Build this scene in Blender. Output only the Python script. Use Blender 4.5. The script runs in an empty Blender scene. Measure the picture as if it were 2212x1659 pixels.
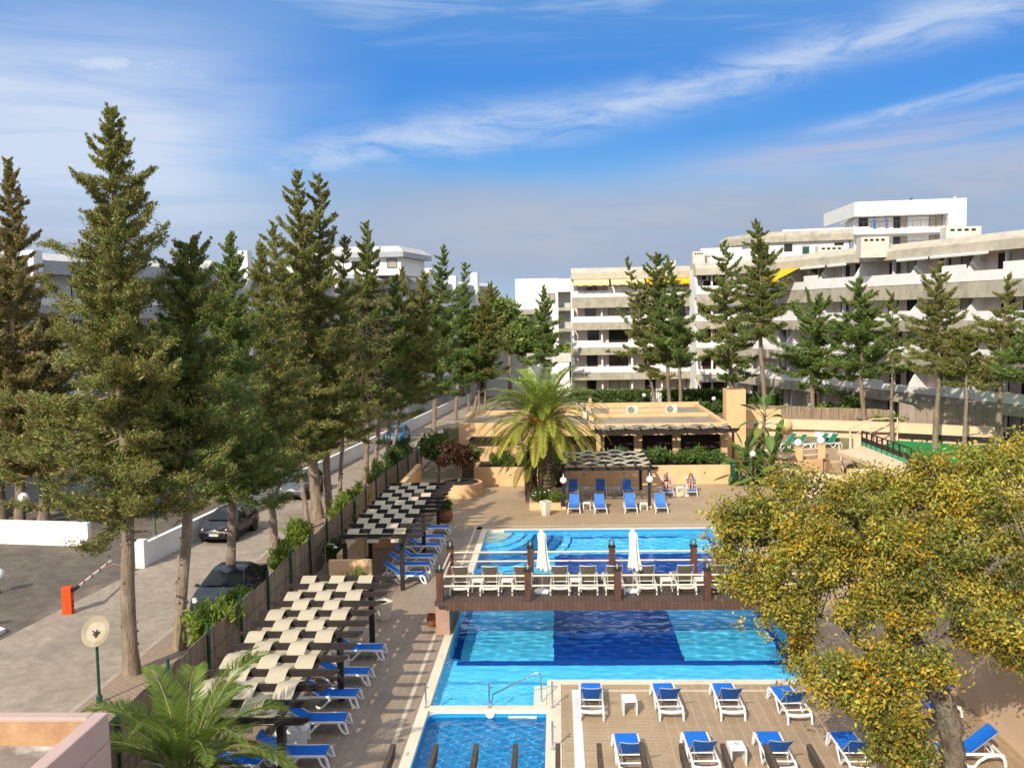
import bpy, math, random
import numpy as np
from mathutils import Vector, Matrix
R = math.radians
S = bpy.context.scene
COL = S.collection
PI = math.pi

# ------------------------------------------------------------------ camera
F, CX, CY, CH = 2100., 1106., 829.5, 11.2
_Y = np.array([97., -151.5, F]); _Y /= np.linalg.norm(_Y)
_Z = np.array([-.019, -1, 0.]); _Z[2] = -(_Z[0]*_Y[0]+_Z[1]*_Y[1])/_Y[2]; _Z /= np.linalg.norm(_Z)
_X = np.cross(_Y, _Z)
W2 = np.array([_X, _Y, _Z])
def ray(x, y): return W2 @ np.array([x-CX, y-CY, F])
def G(x, y, z=0.):                       # ground point seen at a place in the photo
    r = ray(x, y); t = (z-CH)/r[2]; return float(r[0]*t), float(r[1]*t)
def AY(x, y, Y):                         # point at depth Y -> X, Z
    r = ray(x, y); t = Y/r[1]; return float(r[0]*t), float(r[2]*t+CH)
cam = bpy.data.cameras.new('camera'); co = bpy.data.objects.new('camera', cam); COL.objects.link(co)
cam.sensor_width = 36; cam.lens = F/2212*36; cam.clip_end = 6000; cam.clip_start = .3
rt, dn, fw = W2[:, 0], W2[:, 1], W2[:, 2]
m4 = Matrix(((rt[0], -dn[0], -fw[0], 0), (rt[1], -dn[1], -fw[1], 0), (rt[2], -dn[2], -fw[2], CH), (0, 0, 0, 1)))
co.matrix_world = m4; S.camera = co

# ------------------------------------------------------------------ light
SUN = Vector((-.6, -1.34, 1.0)).normalized()
sl = bpy.data.lights.new('sun', 'SUN'); so = bpy.data.objects.new('sun', sl); COL.objects.link(so)
sl.energy = 3.8; sl.angle = R(.53); sl.color = (1, .915, .765)
so.rotation_euler = SUN.to_track_quat('Z', 'Y').to_euler()
elev = math.asin(SUN.z)
S.view_settings.view_transform = 'Standard'; S.view_settings.look = 'None'
S.view_settings.exposure = 0.45; S.view_settings.gamma = 1; S.view_settings.use_curve_mapping = False
cy = S.cycles
cy.max_bounces = 10; cy.diffuse_bounces = 4; cy.glossy_bounces = 4; cy.transmission_bounces = 6; cy.transparent_max_bounces = 12
cy.caustics_reflective = True; cy.caustics_refractive = True; cy.use_denoising = True; cy.sample_clamp_indirect = 6

# ------------------------------------------------------------------ node helpers
class NT:
    def __init__(s, nt): s.t = nt
    def n(s, typ, **kw):
        o = s.t.nodes.new(typ)
        for k, v in kw.items():
            if k.startswith('i_'): s.inp(o, k[2:], v)
            elif k[0] == 'k' and k[1:].isdigit(): s.inp(o, int(k[1:]), v)
            else: setattr(o, k, v)
        return o
    def inp(s, o, k, v):
        i = o.inputs[k] if isinstance(k, int) else o.inputs[k.replace('_', ' ')]
        if hasattr(v, 'is_linked') or isinstance(v, bpy.types.NodeSocket): s.t.links.new(v, i)
        elif isinstance(v, bpy.types.Node): s.t.links.new(v.outputs[0], i)
        else: i.default_value = v
    def math(s, op, a, b=0., c=None, clamp=False):
        o = s.n('ShaderNodeMath', operation=op, use_clamp=clamp); s.inp(o, 0, a); s.inp(o, 1, b)
        if c is not None: s.inp(o, 2, c)
        return o.outputs[0]
    def mix(s, f, a, b, blend='MIX'):
        o = s.n('ShaderNodeMix', data_type='RGBA', blend_type=blend); o.clamp_factor = True
        s.inp(o, 0, f); s.inp(o, 6, a); s.inp(o, 7, b); return o.outputs[2]
    def ramp(s, f, lo, hi):
        o = s.n('ShaderNodeMapRange'); o.interpolation_type = 'SMOOTHSTEP'
        s.inp(o, 0, f); s.inp(o, 1, lo); s.inp(o, 2, hi); return o.outputs[0]
    def noise(s, vec, scale, detail=4, rough=.6, dist=0.):
        o = s.n('ShaderNodeTexNoise'); s.inp(o, 'Vector', vec); s.inp(o, 'Scale', scale); s.inp(o, 'Detail', detail)
        s.inp(o, 'Roughness', rough); s.inp(o, 'Distortion', dist); return o.outputs[0]
    def map(s, vec, scale=(1, 1, 1), rot=(0, 0, 0), loc=(0, 0, 0)):
        o = s.n('ShaderNodeMapping'); s.inp(o, 0, vec); o.inputs['Scale'].default_value = scale
        o.inputs['Rotation'].default_value = rot; o.inputs['Location'].default_value = loc; return o.outputs[0]
def c4(c): return (c[0], c[1], c[2], 1)
def newmat(name):
    m = bpy.data.materials.new(name); m.use_nodes = True; m.node_tree.nodes.clear()
    t = NT(m.node_tree); out = t.n('ShaderNodeOutputMaterial'); return m, t, out
def mat(name, col, col2=None, rough=.7, scale=3., bump=0., bscale=40., bdist=.02, fine=0., metal=0., spec=.3, dirt=None, dscale=.7, damt=.5, coat=0., stretch=(1, 1, 1)):
    m, t, out = newmat(name)
    tc = t.n('ShaderNodeTexCoord').outputs['Object']
    v = t.map(tc, stretch)
    col2 = col2 or tuple(x*.82 for x in col)
    f = t.ramp(t.noise(v, scale), .3, .7)
    c = t.mix(f, c4(col), c4(col2))
    if dirt:
        d = t.math('MULTIPLY', t.ramp(t.noise(v, dscale, 6, .7), .48, .72), damt)
        c = t.mix(d, c, c4(dirt))
    if fine:
        c = t.mix(t.math('MULTIPLY', t.ramp(t.noise(v, fine, 4, .75), .35, .65), .45), c, c4(tuple(x*.55 for x in col2)))
    p = t.n('ShaderNodeBsdfPrincipled', i_Base_Color=c, i_Roughness=rough, i_Metallic=metal)
    p.inputs['Specular IOR Level'].default_value = spec
    if coat: p.inputs['Coat Weight'].default_value = coat; p.inputs['Coat Roughness'].default_value = .04
    if bump:
        b = t.n('ShaderNodeBump', i_Strength=bump, i_Distance=bdist, i_Height=t.noise(v, bscale, 3))
        t.inp(p, 'Normal', b)
    t.inp(out, 0, p); return m
def tilemat(name, c1, c2, mortar, bw, rh, rot=0., msize=.006, grain=(1.5, 30, 1), rough=.6, gamt=.35, dirt=None, bias=0., vert=False, offset=.5):
    m, t, out = newmat(name)
    tc = t.n('ShaderNodeTexCoord').outputs['Object']
    v = t.map(tc, rot=(R(90) if vert else 0, 0, rot))
    if vert:                                       # facades: x+y along the wall, z up
        sx = t.n('ShaderNodeSeparateXYZ'); t.inp(sx, 0, tc)
        cb = t.n('ShaderNodeCombineXYZ'); t.inp(cb, 0, t.math('ADD', sx.outputs[0], sx.outputs[1])); t.inp(cb, 1, sx.outputs[2]); v = cb.outputs[0]
    b = t.n('ShaderNodeTexBrick'); t.inp(b, 'Vector', v); b.offset = offset
    t.inp(b, 'Color1', c4(c1)); t.inp(b, 'Color2', c4(c2)); t.inp(b, 'Mortar', c4(mortar))
    t.inp(b, 'Scale', 1.); t.inp(b, 'Mortar Size', msize); t.inp(b, 'Brick Width', bw); t.inp(b, 'Row Height', rh); t.inp(b, 'Bias', bias); t.inp(b, 'Mortar Smooth', .3)
    g = t.noise(t.map(v, grain), 2., 5, .65)
    c = t.mix(gamt, b.outputs[0], t.mix(t.ramp(g, .3, .7), c4(tuple(x*.6 for x in c1)), c4(tuple(x*1.25 for x in c1))), 'MIX')
    big = t.noise(tc, .35, 5, .7)
    c = t.mix(t.math('MULTIPLY', t.ramp(big, .42, .75), .4), c, c4(dirt or tuple(x*.6 for x in c2)))
    p = t.n('ShaderNodeBsdfPrincipled', i_Base_Color=c, i_Roughness=rough)
    p.inputs['Specular IOR Level'].default_value = .35
    bp = t.n('ShaderNodeBump', i_Strength=.25, i_Distance=.01, i_Height=t.math('ADD', t.math('MULTIPLY', b.outputs[1], -1.), t.math('MULTIPLY', g, .3)))
    t.inp(p, 'Normal', bp); t.inp(out, 0, p); return m
def leafmat(name, tl=.3, rough=.55):
    m, t, out = newmat(name)
    a = t.n('ShaderNodeAttribute', attribute_name='tint')
    p = t.n('ShaderNodeBsdfPrincipled', i_Base_Color=a.outputs['Color'], i_Roughness=rough)
    p.inputs['Specular IOR Level'].default_value = .25
    tr = t.n('ShaderNodeBsdfTranslucent', i_Color=a.outputs['Color'])
    mx = t.n('ShaderNodeMixShader'); t.inp(mx, 0, tl); t.inp(mx, 1, p); t.inp(mx, 2, tr)
    t.inp(out, 0, mx); return m
def glassmat(name, tint=(.75, .85, .85), mixf=.75):
    m, t, out = newmat(name)
    tr = t.n('ShaderNodeBsdfTransparent', i_Color=c4(tint)); gl = t.n('ShaderNodeBsdfGlossy', i_Roughness=.02)
    lw = t.n('ShaderNodeLayerWeight', i_Blend=.5).outputs['Facing']; fr = t.math('ADD', .04, t.math('MULTIPLY', t.math('POWER', lw, 5.), .8))
    mx = t.n('ShaderNodeMixShader'); t.inp(mx, 0, fr); t.inp(mx, 1, tr); t.inp(mx, 2, gl); t.inp(out, 0, mx); return m

M = {}
M['peach'] = mat('peach_plaster', (.72, .46, .245), (.65, .405, .21), .85, 1.3, .5, 7, dirt=(.55, .37, .22), damt=.35)
M['peach_pale'] = mat('pale_peach_plaster', (.76, .54, .36), (.71, .50, .325), .85, 1.1, .3, 9, dirt=(.6, .45, .32), damt=.3)
M['pink'] = mat('pink_plaster', (.52, .37, .32), (.47, .33, .285), .85, 1., .3, 20, dirt=(.38, .28, .24), damt=.4)
M['white'] = mat('white_plaster', (.78, .77, .75), (.72, .71, .69), .8, .8, .2, 20, dirt=(.6, .57, .5), damt=.25)
M['whiteold'] = mat('aged_white_plaster', (.66, .61, .52), (.58, .53, .44), .85, 1.2, .2, 15, dirt=(.38, .33, .26), damt=.5)
M['rosewall'] = mat('pale_rose_plaster', (.70, .60, .56), (.66, .56, .52), .85, 1.)
M['concrete'] = mat('weathered_concrete', (.45, .405, .315), (.35, .315, .25), .9, 1.6, .4, 15, dirt=(.2, .18, .14), dscale=.8, damt=.55, stretch=(1, 1, .6))
M['concrete_grey'] = mat('grey_concrete', (.41, .42, .43), (.35, .36, .37), .9, 1.6, .3, 15, dirt=(.24, .25, .27), damt=.4)
M['roofcon'] = mat('pale_concrete_roof', (.52, .47, .37), (.44, .39, .31), .9, 1.4, .3, 12, dirt=(.26, .23, .18), dscale=.6, damt=.6)
M['roofgrey'] = mat('pale_grey_roof', (.56, .55, .52), (.5, .49, .46), .9, 1.4)
M['flatroof'] = mat('bitumen_roof', (.33, .27, .19), (.25, .20, .14), .9, .5, .5, 20, dirt=(.42, .38, .32), dscale=.45, damt=.6)
M['stainroof'] = mat('stained_roof', (.25, .20, .16), (.19, .155, .125), .85, .8, .4, 18, dirt=(.72, .67, .62), dscale=.75, damt=.95)
M['coping'] = mat('cream_coping_stone', (.73, .63, .49), (.66, .56, .43), .6, .9, .15, 30, dirt=(.5, .42, .32), damt=.4)
M['whitegrate'] = tilemat('white_gutter_grate', (.8, .8, .78), (.76, .76, .74), (.4, .4, .38), .03, .3, msize=.004, gamt=.1)
M['creamgrate'] = tilemat('cream_gutter_grate', (.68, .58, .43), (.63, .53, .38), (.36, .29, .2), .03, .3, msize=.006, gamt=.1)
M['deckx'] = tilemat('wood_look_tile_across', (.41, .295, .175), (.355, .25, .15), (.56, .44, .31), 1.2, .2, 0, .011)
M['decky'] = tilemat('wood_look_tile_along', (.40, .285, .175), (.345, .243, .148), (.58, .46, .33), 1.2, .28, PI/2, .012)
M['walk'] = tilemat('walkway_tile_along', (.315, .238, .172), (.26, .197, .145), (.42, .335, .25), 1.0, .25, PI/2, .010, dirt=(.10, .075, .045))
M['road'] = mat('pale_road', fine=2.2, col=(.40, .335, .262), col2=(.335, .278, .215), rough=.9, scale=.5, bump=.5, bscale=60, dirt=(.23, .19, .155), dscale=.25, damt=.7)
M['asphalt'] = mat('dark_asphalt', (.175, .146, .118), (.12, .10, .082), .92, .6, .5, 60, fine=1.7, dirt=(.27, .215, .165), dscale=.22, damt=.7)
M['earth'] = mat('dry_ground', (.26, .21, .14), (.16, .15, .08), .95, .3, .5, 8)
M['paver'] = tilemat('brick_paver', (.36, .26, .185), (.30, .215, .155), (.17, .13, .10), .34, .17, R(40), .012, gamt=.25)
M['kerb'] = mat('kerb_stone', (.42, .35, .28), None, .9)
M['darkwood'] = mat('dark_stained_wood', (.030, .023, .020), (.018, .0135, .012), .55, 4, .3, 25, stretch=(1, 1, 1))
M['oldwood'] = mat('weathered_wood', (.115, .082, .055), (.06, .043, .03), .85, 6, .6, 30, stretch=(8, .6, 8))
M['redwood'] = mat('red_brown_wood', (.125, .054, .034), (.07, .032, .022), .6, 3, .3, 20, stretch=(3, 3, .5))
M['boards'] = tilemat('brown_deck_board', (.105, .067, .05), (.075, .048, .038), (.018, .012, .01), 8., .145, PI/2, .012, gamt=.35, offset=0)
M['fascia'] = tilemat('brown_board_fascia', (.135, .070, .045), (.09, .045, .03), (.018, .01, .008), .145, 3., 0, .012, gamt=.3, vert=True, offset=0)
M['canvas'] = mat('cream_canvas', (.49, .425, .305), (.43, .37, .265), .9, 1.2, .15, 60)
M['parasol'] = mat('off_white_parasol_cloth', (.80, .74, .63), (.74, .68, .56), .9, 1.5, .2, 20)
M['rail'] = mat('cream_rail_paint', (.80, .62, .46), None, .5)
M['resin'] = mat('white_resin', (.80, .79, .77), (.77, .76, .74), .35, 3, 0, spec=.5)
M['resin2'] = mat('ivory_resin', (.74, .70, .62), None, .4, 3, 0, spec=.5)
M['blue'] = mat('blue_sling_cloth', (.006, .155, .66), (.005, .135, .58), .75, 6, .2, 120)
M['bluefar'] = mat('faded_blue_sling_cloth', (.06, .20, .60), (.05, .175, .54), .75, 6, .2, 120)
M['brownsling'] = mat('taupe_sling_cloth', (.22, .185, .14), None, .8, 6)
M['green'] = mat('green_sling_cloth', (.006, .19, .095), None, .75, 6)
M['alu'] = mat('aluminium_tube', (.62, .62, .64), None, .3, 5, metal=.8, spec=.5)
M['steel'] = mat('polished_steel', (.7, .7, .7), None, .15, 5, metal=1.)
M['glass'] = glassmat('clear_panel_glass', (.975, .98, .955))
M['globe'] = mat('opal_globe', (.82, .81, .78), None, .25, 2, spec=.5)
M['clearglobe'] = glassmat('smoky_clear_globe', (.74, .75, .70))
M['bulb'] = mat('lamp_bulb', (.8, .78, .72), None, .3)
M['window'] = mat('dark_window_glass', (.018, .017, .016), (.03, .027, .024), .08, .6, spec=.6)
M['curtain'] = mat('curtained_glass', (.46, .42, .34), (.30, .27, .22), .25, 4, spec=.6, stretch=(6, 6, .4))
M['brownfr'] = mat('dark_brown_frame', (.035, .025, .02), None, .5)
M['shutter'] = mat('brown_shutter', (.045, .02, .015), (.03, .014, .01), .6, 8, stretch=(1, 1, 8))
M['awn'] = mat('yellow_awning', (.85, .48, .01), None, .8)
M['awnc'] = mat('cream_awning', (.80, .60, .33), None, .8)
M['reed'] = mat('reed_screen', (.40, .30, .20), (.17, .12, .08), .9, 3, .8, 40, stretch=(4.5, 4.5, .22), dirt=(.10, .075, .05), damt=.5)
M['reed2'] = mat('grey_reed_screen', (.33, .27, .21), (.2, .16, .12), .9, 3, .8, 40, stretch=(5, 5, .25), dirt=(.5, .45, .4), dscale=.4, damt=.5)
M['fgreen'] = mat('green_fence_metal', (.012, .07, .04), None, .5)
M['bark'] = mat('cypress_bark', (.36, .28, .205), (.21, .155, .11), .95, 2.5, 1., 9, bdist=.05, fine=9, stretch=(2, 2, .45))
M['barkgrey'] = mat('grey_oak_bark', (.24, .20, .155), (.075, .06, .046), .95, 3.2, 1., 9, bdist=.09, fine=14, dirt=(.42, .41, .28), dscale=1.8, damt=.7, stretch=(1, 1, .6))
M['palmbark'] = mat('palm_trunk_bark', (.17, .115, .075), (.06, .042, .03), .95, 5, 1., 12)
M['leaf'] = leafmat('foliage', .25)
M['leafthin'] = leafmat('thin_foliage', .38, .45)
M['terra'] = mat('terracotta', (.26, .095, .045), (.2, .07, .035), .75, 3, .2, 20)
M['soil'] = mat('dark_soil', (.03, .023, .017), None, .95)
M['ivory'] = mat('ivory_pot', (.74, .68, .55), None, .5)
M['blackpot'] = mat('dark_pot', (.02, .022, .025), None, .4)
M['brick'] = tilemat('thin_terracotta_brick', (.42, .24, .17), (.36, .20, .14), (.5, .38, .29), .25, .055, 0, .008, gamt=.25, vert=True)
M['tile_lt'] = None
M['orange'] = mat('orange_red_paint', (.72, .085, .012), (.62, .07, .012), .5, 3, dirt=(.35, .06, .02), damt=.4)
M['redp'] = mat('red_paint', (.6, .03, .02), None, .5)
M['black'] = mat('black_plastic', (.012, .012, .013), None, .5)
M['rubber'] = mat('tyre_rubber', (.018, .018, .018), None, .85)
M['carblack'] = mat('black_car_paint', (.009, .009, .011), None, .22, 2, spec=.35, coat=.3)
M['carnavy'] = mat('dark_blue_car_paint', (.012, .016, .032), None, .22, 2, spec=.35, coat=.3)
M['carblue'] = mat('bright_blue_car_paint', (.015, .17, .38), None, .25, 2, spec=.35, coat=.3)
M['cargrey'] = mat('grey_car_paint', (.09, .10, .115), None, .25, 2, spec=.35, coat=.3)
M['carglass'] = mat('car_glass', (.012, .016, .018), None, .06, 2, spec=.45)
M['headlamp'] = mat('headlight_glass', (.55, .55, .5), None, .08, 2, spec=.8)
M['plate'] = mat('white_plate', (.8, .8, .78), None, .4)
M['platey'] = mat('yellow_plate_end', (.75, .5, .03), None, .4)
M['plateb'] = mat('blue_plate_end', (.02, .08, .5), None, .4)
M['text_dk'] = mat('dark_lettering', (.015, .015, .02), None, .6)
M['text_wh'] = mat('white_lettering', (.8, .8, .8), None, .6)
M['signblue'] = mat('blue_sign', (.01, .07, .35), None, .5)
M['ac'] = mat('ivory_metal_casing', (.66, .62, .53), None, .5)
M['lampdisc'] = mat('aged_lamp_shade', (.44, .375, .27), (.37, .31, .22), .6, 3, dirt=(.3, .24, .17), damt=.5)
M['carpet'] = mat('green_carpet', (.012, .26, .062), (.010, .22, .052), .95, 1, .5, 60)
M['carpet2'] = mat('pale_green_panel', (.09, .42, .24), None, .8)
M['bin'] = mat('dark_green_bin', (.008, .07, .035), None, .45)
M['skin'] = mat('skin', (.52, .27, .17), (.48, .245, .155), .55)
M['hair'] = mat('blond_hair', (.36, .23, .10), None, .6)
M['hair2'] = mat('light_brown_hair', (.28, .15, .075), None, .6)
M['navycloth'] = mat('dark_print_cloth', (.03, .03, .06), (.22, .14, .16), .8, 30)
M['palecloth'] = mat('pale_pattern_towel', (.62, .62, .66), (.32, .36, .48), .9, 14)
M['bluecloth'] = mat('blue_work_cloth', (.08, .16, .42), None, .8)
M['straw'] = mat('straw_weave', (.66, .54, .38), (.55, .44, .3), .9, 20)
M['orangefruit'] = mat('orange_fruit_stalk', (.5, .22, .03), None, .8)
M['flowerw'] = mat('white_petal', (.8, .8, .74), None, .7)
M['flowerp'] = mat('magenta_petal', (.55, .12, .35), None, .7)
M['copper'] = mat('dark_metal', (.1, .09, .085), None, .5, metal=.5)

# ------------------------------------------------------------------ mesh builder
class MB:
    def __init__(s): s.v = []; s.f = []; s.m = []
    def add(s, vs, fs, mi=0):
        b = len(s.v); s.v += [tuple(map(float, p)) for p in vs]
        s.f += [tuple(b+i for i in f) for f in fs]; s.m += [mi]*len(fs)
    def quad(s, a, b, c, d, mi=0): s.add([a, b, c, d], [(0, 1, 2, 3)], mi)
    def box(s, x0, x1, y0, y1, z0, z1, mi=0):
        s.add([(x0, y0, z0), (x1, y0, z0), (x1, y1, z0), (x0, y1, z0), (x0, y0, z1), (x1, y0, z1), (x1, y1, z1), (x0, y1, z1)],
              [(3, 2, 1, 0), (4, 5, 6, 7), (0, 1, 5, 4), (1, 2, 6, 5), (2, 3, 7, 6), (3, 0, 4, 7)], mi)
    def obox(s, c, size, rz=0., mi=0, rx=0., ry=0.):
        mt = Matrix.Translation(c) @ Matrix.Rotation(rz, 4, 'Z') @ Matrix.Rotation(ry, 4, 'Y') @ Matrix.Rotation(rx, 4, 'X')
        h = [d/2 for d in size]
        vs = [mt @ Vector((x*h[0], y*h[1], z*h[2])) for z in (-1, 1) for x, y in ((-1, -1), (1, -1), (1, 1), (-1, 1))]
        s.add(vs, [(3, 2, 1, 0), (4, 5, 6, 7), (0, 1, 5, 4), (1, 2, 6, 5), (2, 3, 7, 6), (3, 0, 4, 7)], mi)
    def prism(s, pts, z0, z1, mi=0, cap=True):
        n = len(pts); vs = [(x, y, z0) for x, y in pts]+[(x, y, z1) for x, y in pts]
        fs = [(i, (i+1) % n, n+(i+1) % n, n+i) for i in range(n)]
        if cap: fs += [tuple(range(n, 2*n)), tuple(range(n-1, -1, -1))]
        s.add(vs, fs, mi)
    def extr(s, pts, vec, mi=0):
        n = len(pts); vec = Vector(vec); vs = [Vector(p) for p in pts]; vs = vs+[p+vec for p in vs]
        s.add(vs, [(i, (i+1) % n, n+(i+1) % n, n+i) for i in range(n)]+[tuple(range(n, 2*n)), tuple(range(n-1, -1, -1))], mi)
    def tube(s, pts, r, n=8, mi=0, cap=True, sq=1.):
        pts = [Vector(p) for p in pts]; k = len(pts); rs = r if isinstance(r, (list, tuple)) else [r]*k
        d0 = (pts[1]-pts[0]).normalized(); ref = Vector((0, 0, 1)) if abs(d0.z) < .9 else Vector((1, 0, 0))
        vs = []; b = None
        for i, p in enumerate(pts):
            d = (pts[min(i+1, k-1)]-pts[max(i-1, 0)])
            d = d.normalized() if d.length > 1e-9 else d0
            a = (d.cross(ref) if b is None else (b-d*b.dot(d)))
            a = a.normalized() if a.length > 1e-6 else d.orthogonal().normalized()
            b = a; c = d.cross(a)
            for j in range(n):
                t = 2*PI*(j+.5)/n
                vs.append(p+a*(math.cos(t)*rs[i])+c*(math.sin(t)*rs[i]*sq))
        fs = [(i*n+j, i*n+(j+1) % n, (i+1)*n+(j+1) % n, (i+1)*n+j) for i in range(k-1) for j in range(n)]
        if cap: fs += [tuple(range(n-1, -1, -1)), tuple((k-1)*n+j for j in range(n))]
        s.add(vs, fs, mi)
    def lathe(s, prof, c=(0, 0, 0), n=20, mi=0):
        k = len(prof); vs = [(c[0]+r*math.cos(2*PI*j/n), c[1]+r*math.sin(2*PI*j/n), c[2]+z) for r, z in prof for j in range(n)]
        fs = [(i*n+j, i*n+(j+1) % n, (i+1)*n+(j+1) % n, (i+1)*n+j) for i in range(k-1) for j in range(n)]
        if prof[0][0] > 1e-4: fs.append(tuple(range(n-1, -1, -1)))
        if prof[-1][0] > 1e-4: fs.append(tuple((k-1)*n+j for j in range(n)))
        s.add(vs, fs, mi)
    def sphere(s, c, r, n=16, mi=0, sz=1.):
        s.lathe([(max(r*math.sin(PI*i/10), 1e-5), -r*sz*math.cos(PI*i/10)) for i in range(11)], c, n, mi)
    def frame(s, o, u, nrm, u0, u1, n0, n1, z0, z1, mi=0):
        """box in a facade frame: u along the wall, nrm outward"""
        vs = [(o[0]+u[0]*a+nrm[0]*b, o[1]+u[1]*a+nrm[1]*b, z) for z in (z0, z1) for a, b in ((u0, n0), (u1, n0), (u1, n1), (u0, n1))]
        s.add(vs, [(3, 2, 1, 0), (4, 5, 6, 7), (0, 1, 5, 4), (1, 2, 6, 5), (2, 3, 7, 6), (3, 0, 4, 7)], mi)
    def build(s, name, mats, parent=None, smooth=False, loc=None, world=False, bevel=0.):
        if not isinstance(mats, (list, tuple)): mats = [mats]
        off = Vector((0, 0, 0))
        if loc is not None: off = Vector(loc)
        elif world and parent is not None: off = parent.location
        me = bpy.data.meshes.new(name)
        me.from_pydata([(x-off[0], y-off[1], z-off[2]) for x, y, z in s.v], [], s.f)
        for m_ in mats: me.materials.append(m_)
        if len(mats) > 1: me.polygons.foreach_set('material_index', s.m)
        if smooth: me.polygons.foreach_set('use_smooth', [True]*len(s.f))
        me.update()
        if smooth:
            try: me.set_sharp_from_angle(angle=R(40))
            except Exception: pass
        o = bpy.data.objects.new(name, me); COL.objects.link(o)
        if parent is not None: o.parent = parent
        if loc is not None: o.location = loc
        if bevel:
            bm = o.modifiers.new('bevel', 'BEVEL'); bm.width = bevel; bm.segments = 2; bm.limit_method = 'ANGLE'; bm.angle_limit = R(40)
        return o
def tag(o, label=None, cat=None, group=None, kind=None):
    if label: o['label'] = label
    if cat: o['category'] = cat
    if group: o['group'] = group
    if kind: o['kind'] = kind
    return o
def thing(name, label, cat, loc=(0, 0, 0), rz=0., group=None):
    o = bpy.data.objects.new(name, None); COL.objects.link(o); o.empty_display_size = .2
    o.location = loc; o.rotation_euler = (0, 0, rz); return tag(o, label, cat, group)
def dup(root, loc, rz=0., label=None, group=None):
    def cp(o, par):
        c = o.copy(); COL.objects.link(c)
        if par is not None: c.parent = par
        for ch in KIDS.get(o.name) or kids(o): cp(ch, c)
        return c
    r = cp(root, None); r.location = loc; r.rotation_euler = (0, 0, rz)
    if label: r['label'] = label
    if group: r['group'] = group
    return r
KIDS = {}
def kids(o):
    KIDS[o.name] = [c for c in COL.objects if c.parent == o]; return KIDS[o.name]
def struct(mb, name, m, smooth=False): return tag(mb.build(name, m, smooth=smooth), kind='structure')
def text(body, size, m, name, parent, loc, rot, extrude=.004, align='CENTER', sx=1.):
    cu = bpy.data.curves.new(name, 'FONT'); cu.body = body; cu.size = size; cu.extrude = extrude; cu.align_x = align; cu.align_y = 'CENTER'
    t = bpy.data.objects.new(name, cu); COL.objects.link(t)
    bpy.context.view_layer.update()
    me = bpy.data.meshes.new_from_object(t.evaluated_get(bpy.context.evaluated_depsgraph_get()))
    bpy.data.objects.remove(t); me.materials.clear(); me.materials.append(m)
    o = bpy.data.objects.new(name, me); COL.objects.link(o); o.parent = parent; o.location = loc; o.rotation_euler = rot; o.scale = (sx, 1, 1)
    return o
# leaf cards: numpy arrays -> one mesh
def cards(name, cen, along, side, tint, mat_, parent=None, loc=None, fold=None):
    """every card is a quad (kite) with centre cen, half-length vector along, half-width vector side"""
    n = len(cen)
    v = np.empty((n, 4, 3), np.float32)
    v[:, 0] = cen-along; v[:, 1] = cen+side*1.0; v[:, 2] = cen+along; v[:, 3] = cen-side*1.0
    if loc is not None: v -= np.array(loc, np.float32)
    me = bpy.data.meshes.new(name)
    me.vertices.add(4*n); me.loops.add(4*n); me.polygons.add(n)
    me.vertices.foreach_set('co', v.ravel())
    me.loops.foreach_set('vertex_index', np.arange(4*n, dtype=np.int32))
    me.polygons.foreach_set('loop_start', np.arange(0, 4*n, 4, dtype=np.int32))
    me.update(calc_edges=True)
    a = me.attributes.new('tint', 'FLOAT_COLOR', 'FACE')
    a.data.foreach_set('color', np.concatenate([tint, np.ones((n, 1))], 1).astype(np.float32).ravel())
    me.materials.append(mat_)
    o = bpy.data.objects.new(name, me); COL.objects.link(o)
    if parent is not None: o.parent = parent
    if loc is not None and parent is None: o.location = loc
    return o
def unit(a): return a/np.maximum(np.linalg.norm(a, axis=-1, keepdims=True), 1e-9)
# ================================================================== SETTING
def sheet(name, polys, z, m):
    mb = MB()
    for p in polys: mb.add([(x, y, z) for x, y in p], [tuple(range(len(p)))])
    return struct(mb, name, m)
def rc(x0, x1, y0, y1): return [(x0, y0), (x1, y0), (x1, y1), (x0, y1)]
FX, DR = -10.8, 14.2
sheet('ground', [rc(-3000, FX, -500, 4000), rc(FX, 3000, 66, 4000), rc(DR, 3000, -500, 66), rc(FX, DR, -500, 6)], -.06, M['earth'])
wl = lambda y: -19.1+.0895*(y-43)
sheet('parking_area', [[(-75, 8), (wl(8), 8), (wl(60), 60), (-27, 76), (-75, 76)]], -.035, M['asphalt'])
sheet('road', [[(wl(2), 2), (-14.0, 2), (-13.95, 60), (-12.2, 80), (-6, 118), (4, 150), (-8, 190), (wl(130), 130)], [(-6, 118), (9, 116), (9, 128), (-2, 134)]], -.02, M['road'])
mb = MB(); mb.prism([(-14.2, 2), (-14.02, 2), (-13.97, 60), (-14.15, 60)], -.05, .09); mb.prism([(-14.15, 60.02), (-13.97, 60.02), (-12.22, 80), (-12.4, 80)], -.05, .09)
struct(mb, 'kerb', M['kerb'])
sheet('pavement', [[(-14.02, 2), (FX, 2), (FX, 60), (-10.0, 70), (-10, 80), (-12.22, 80), (-13.97, 60)]], .085, M['paver'])
mb = MB(); mb.prism([(-9.9, 82.5), (60, 82.5), (60, 190), (12, 190), (7.6, 128), (7.6, 114), (0, 114), (-3, 100)], -.05, 1.6)
mb.prism([(11.6, 74.6), (60, 66), (60, 82.48), (11.6, 82.48)], -.05, 1.58)
struct(mb, 'upper_garden_ground', M['earth'])
sheet('lawn', [[(-2, 101), (17, 99), (17, 104.5), (1, 108)]], 1.62, mat('lawn_green', (.06, .10, .025), (.09, .11, .03), .95, 3))
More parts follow.
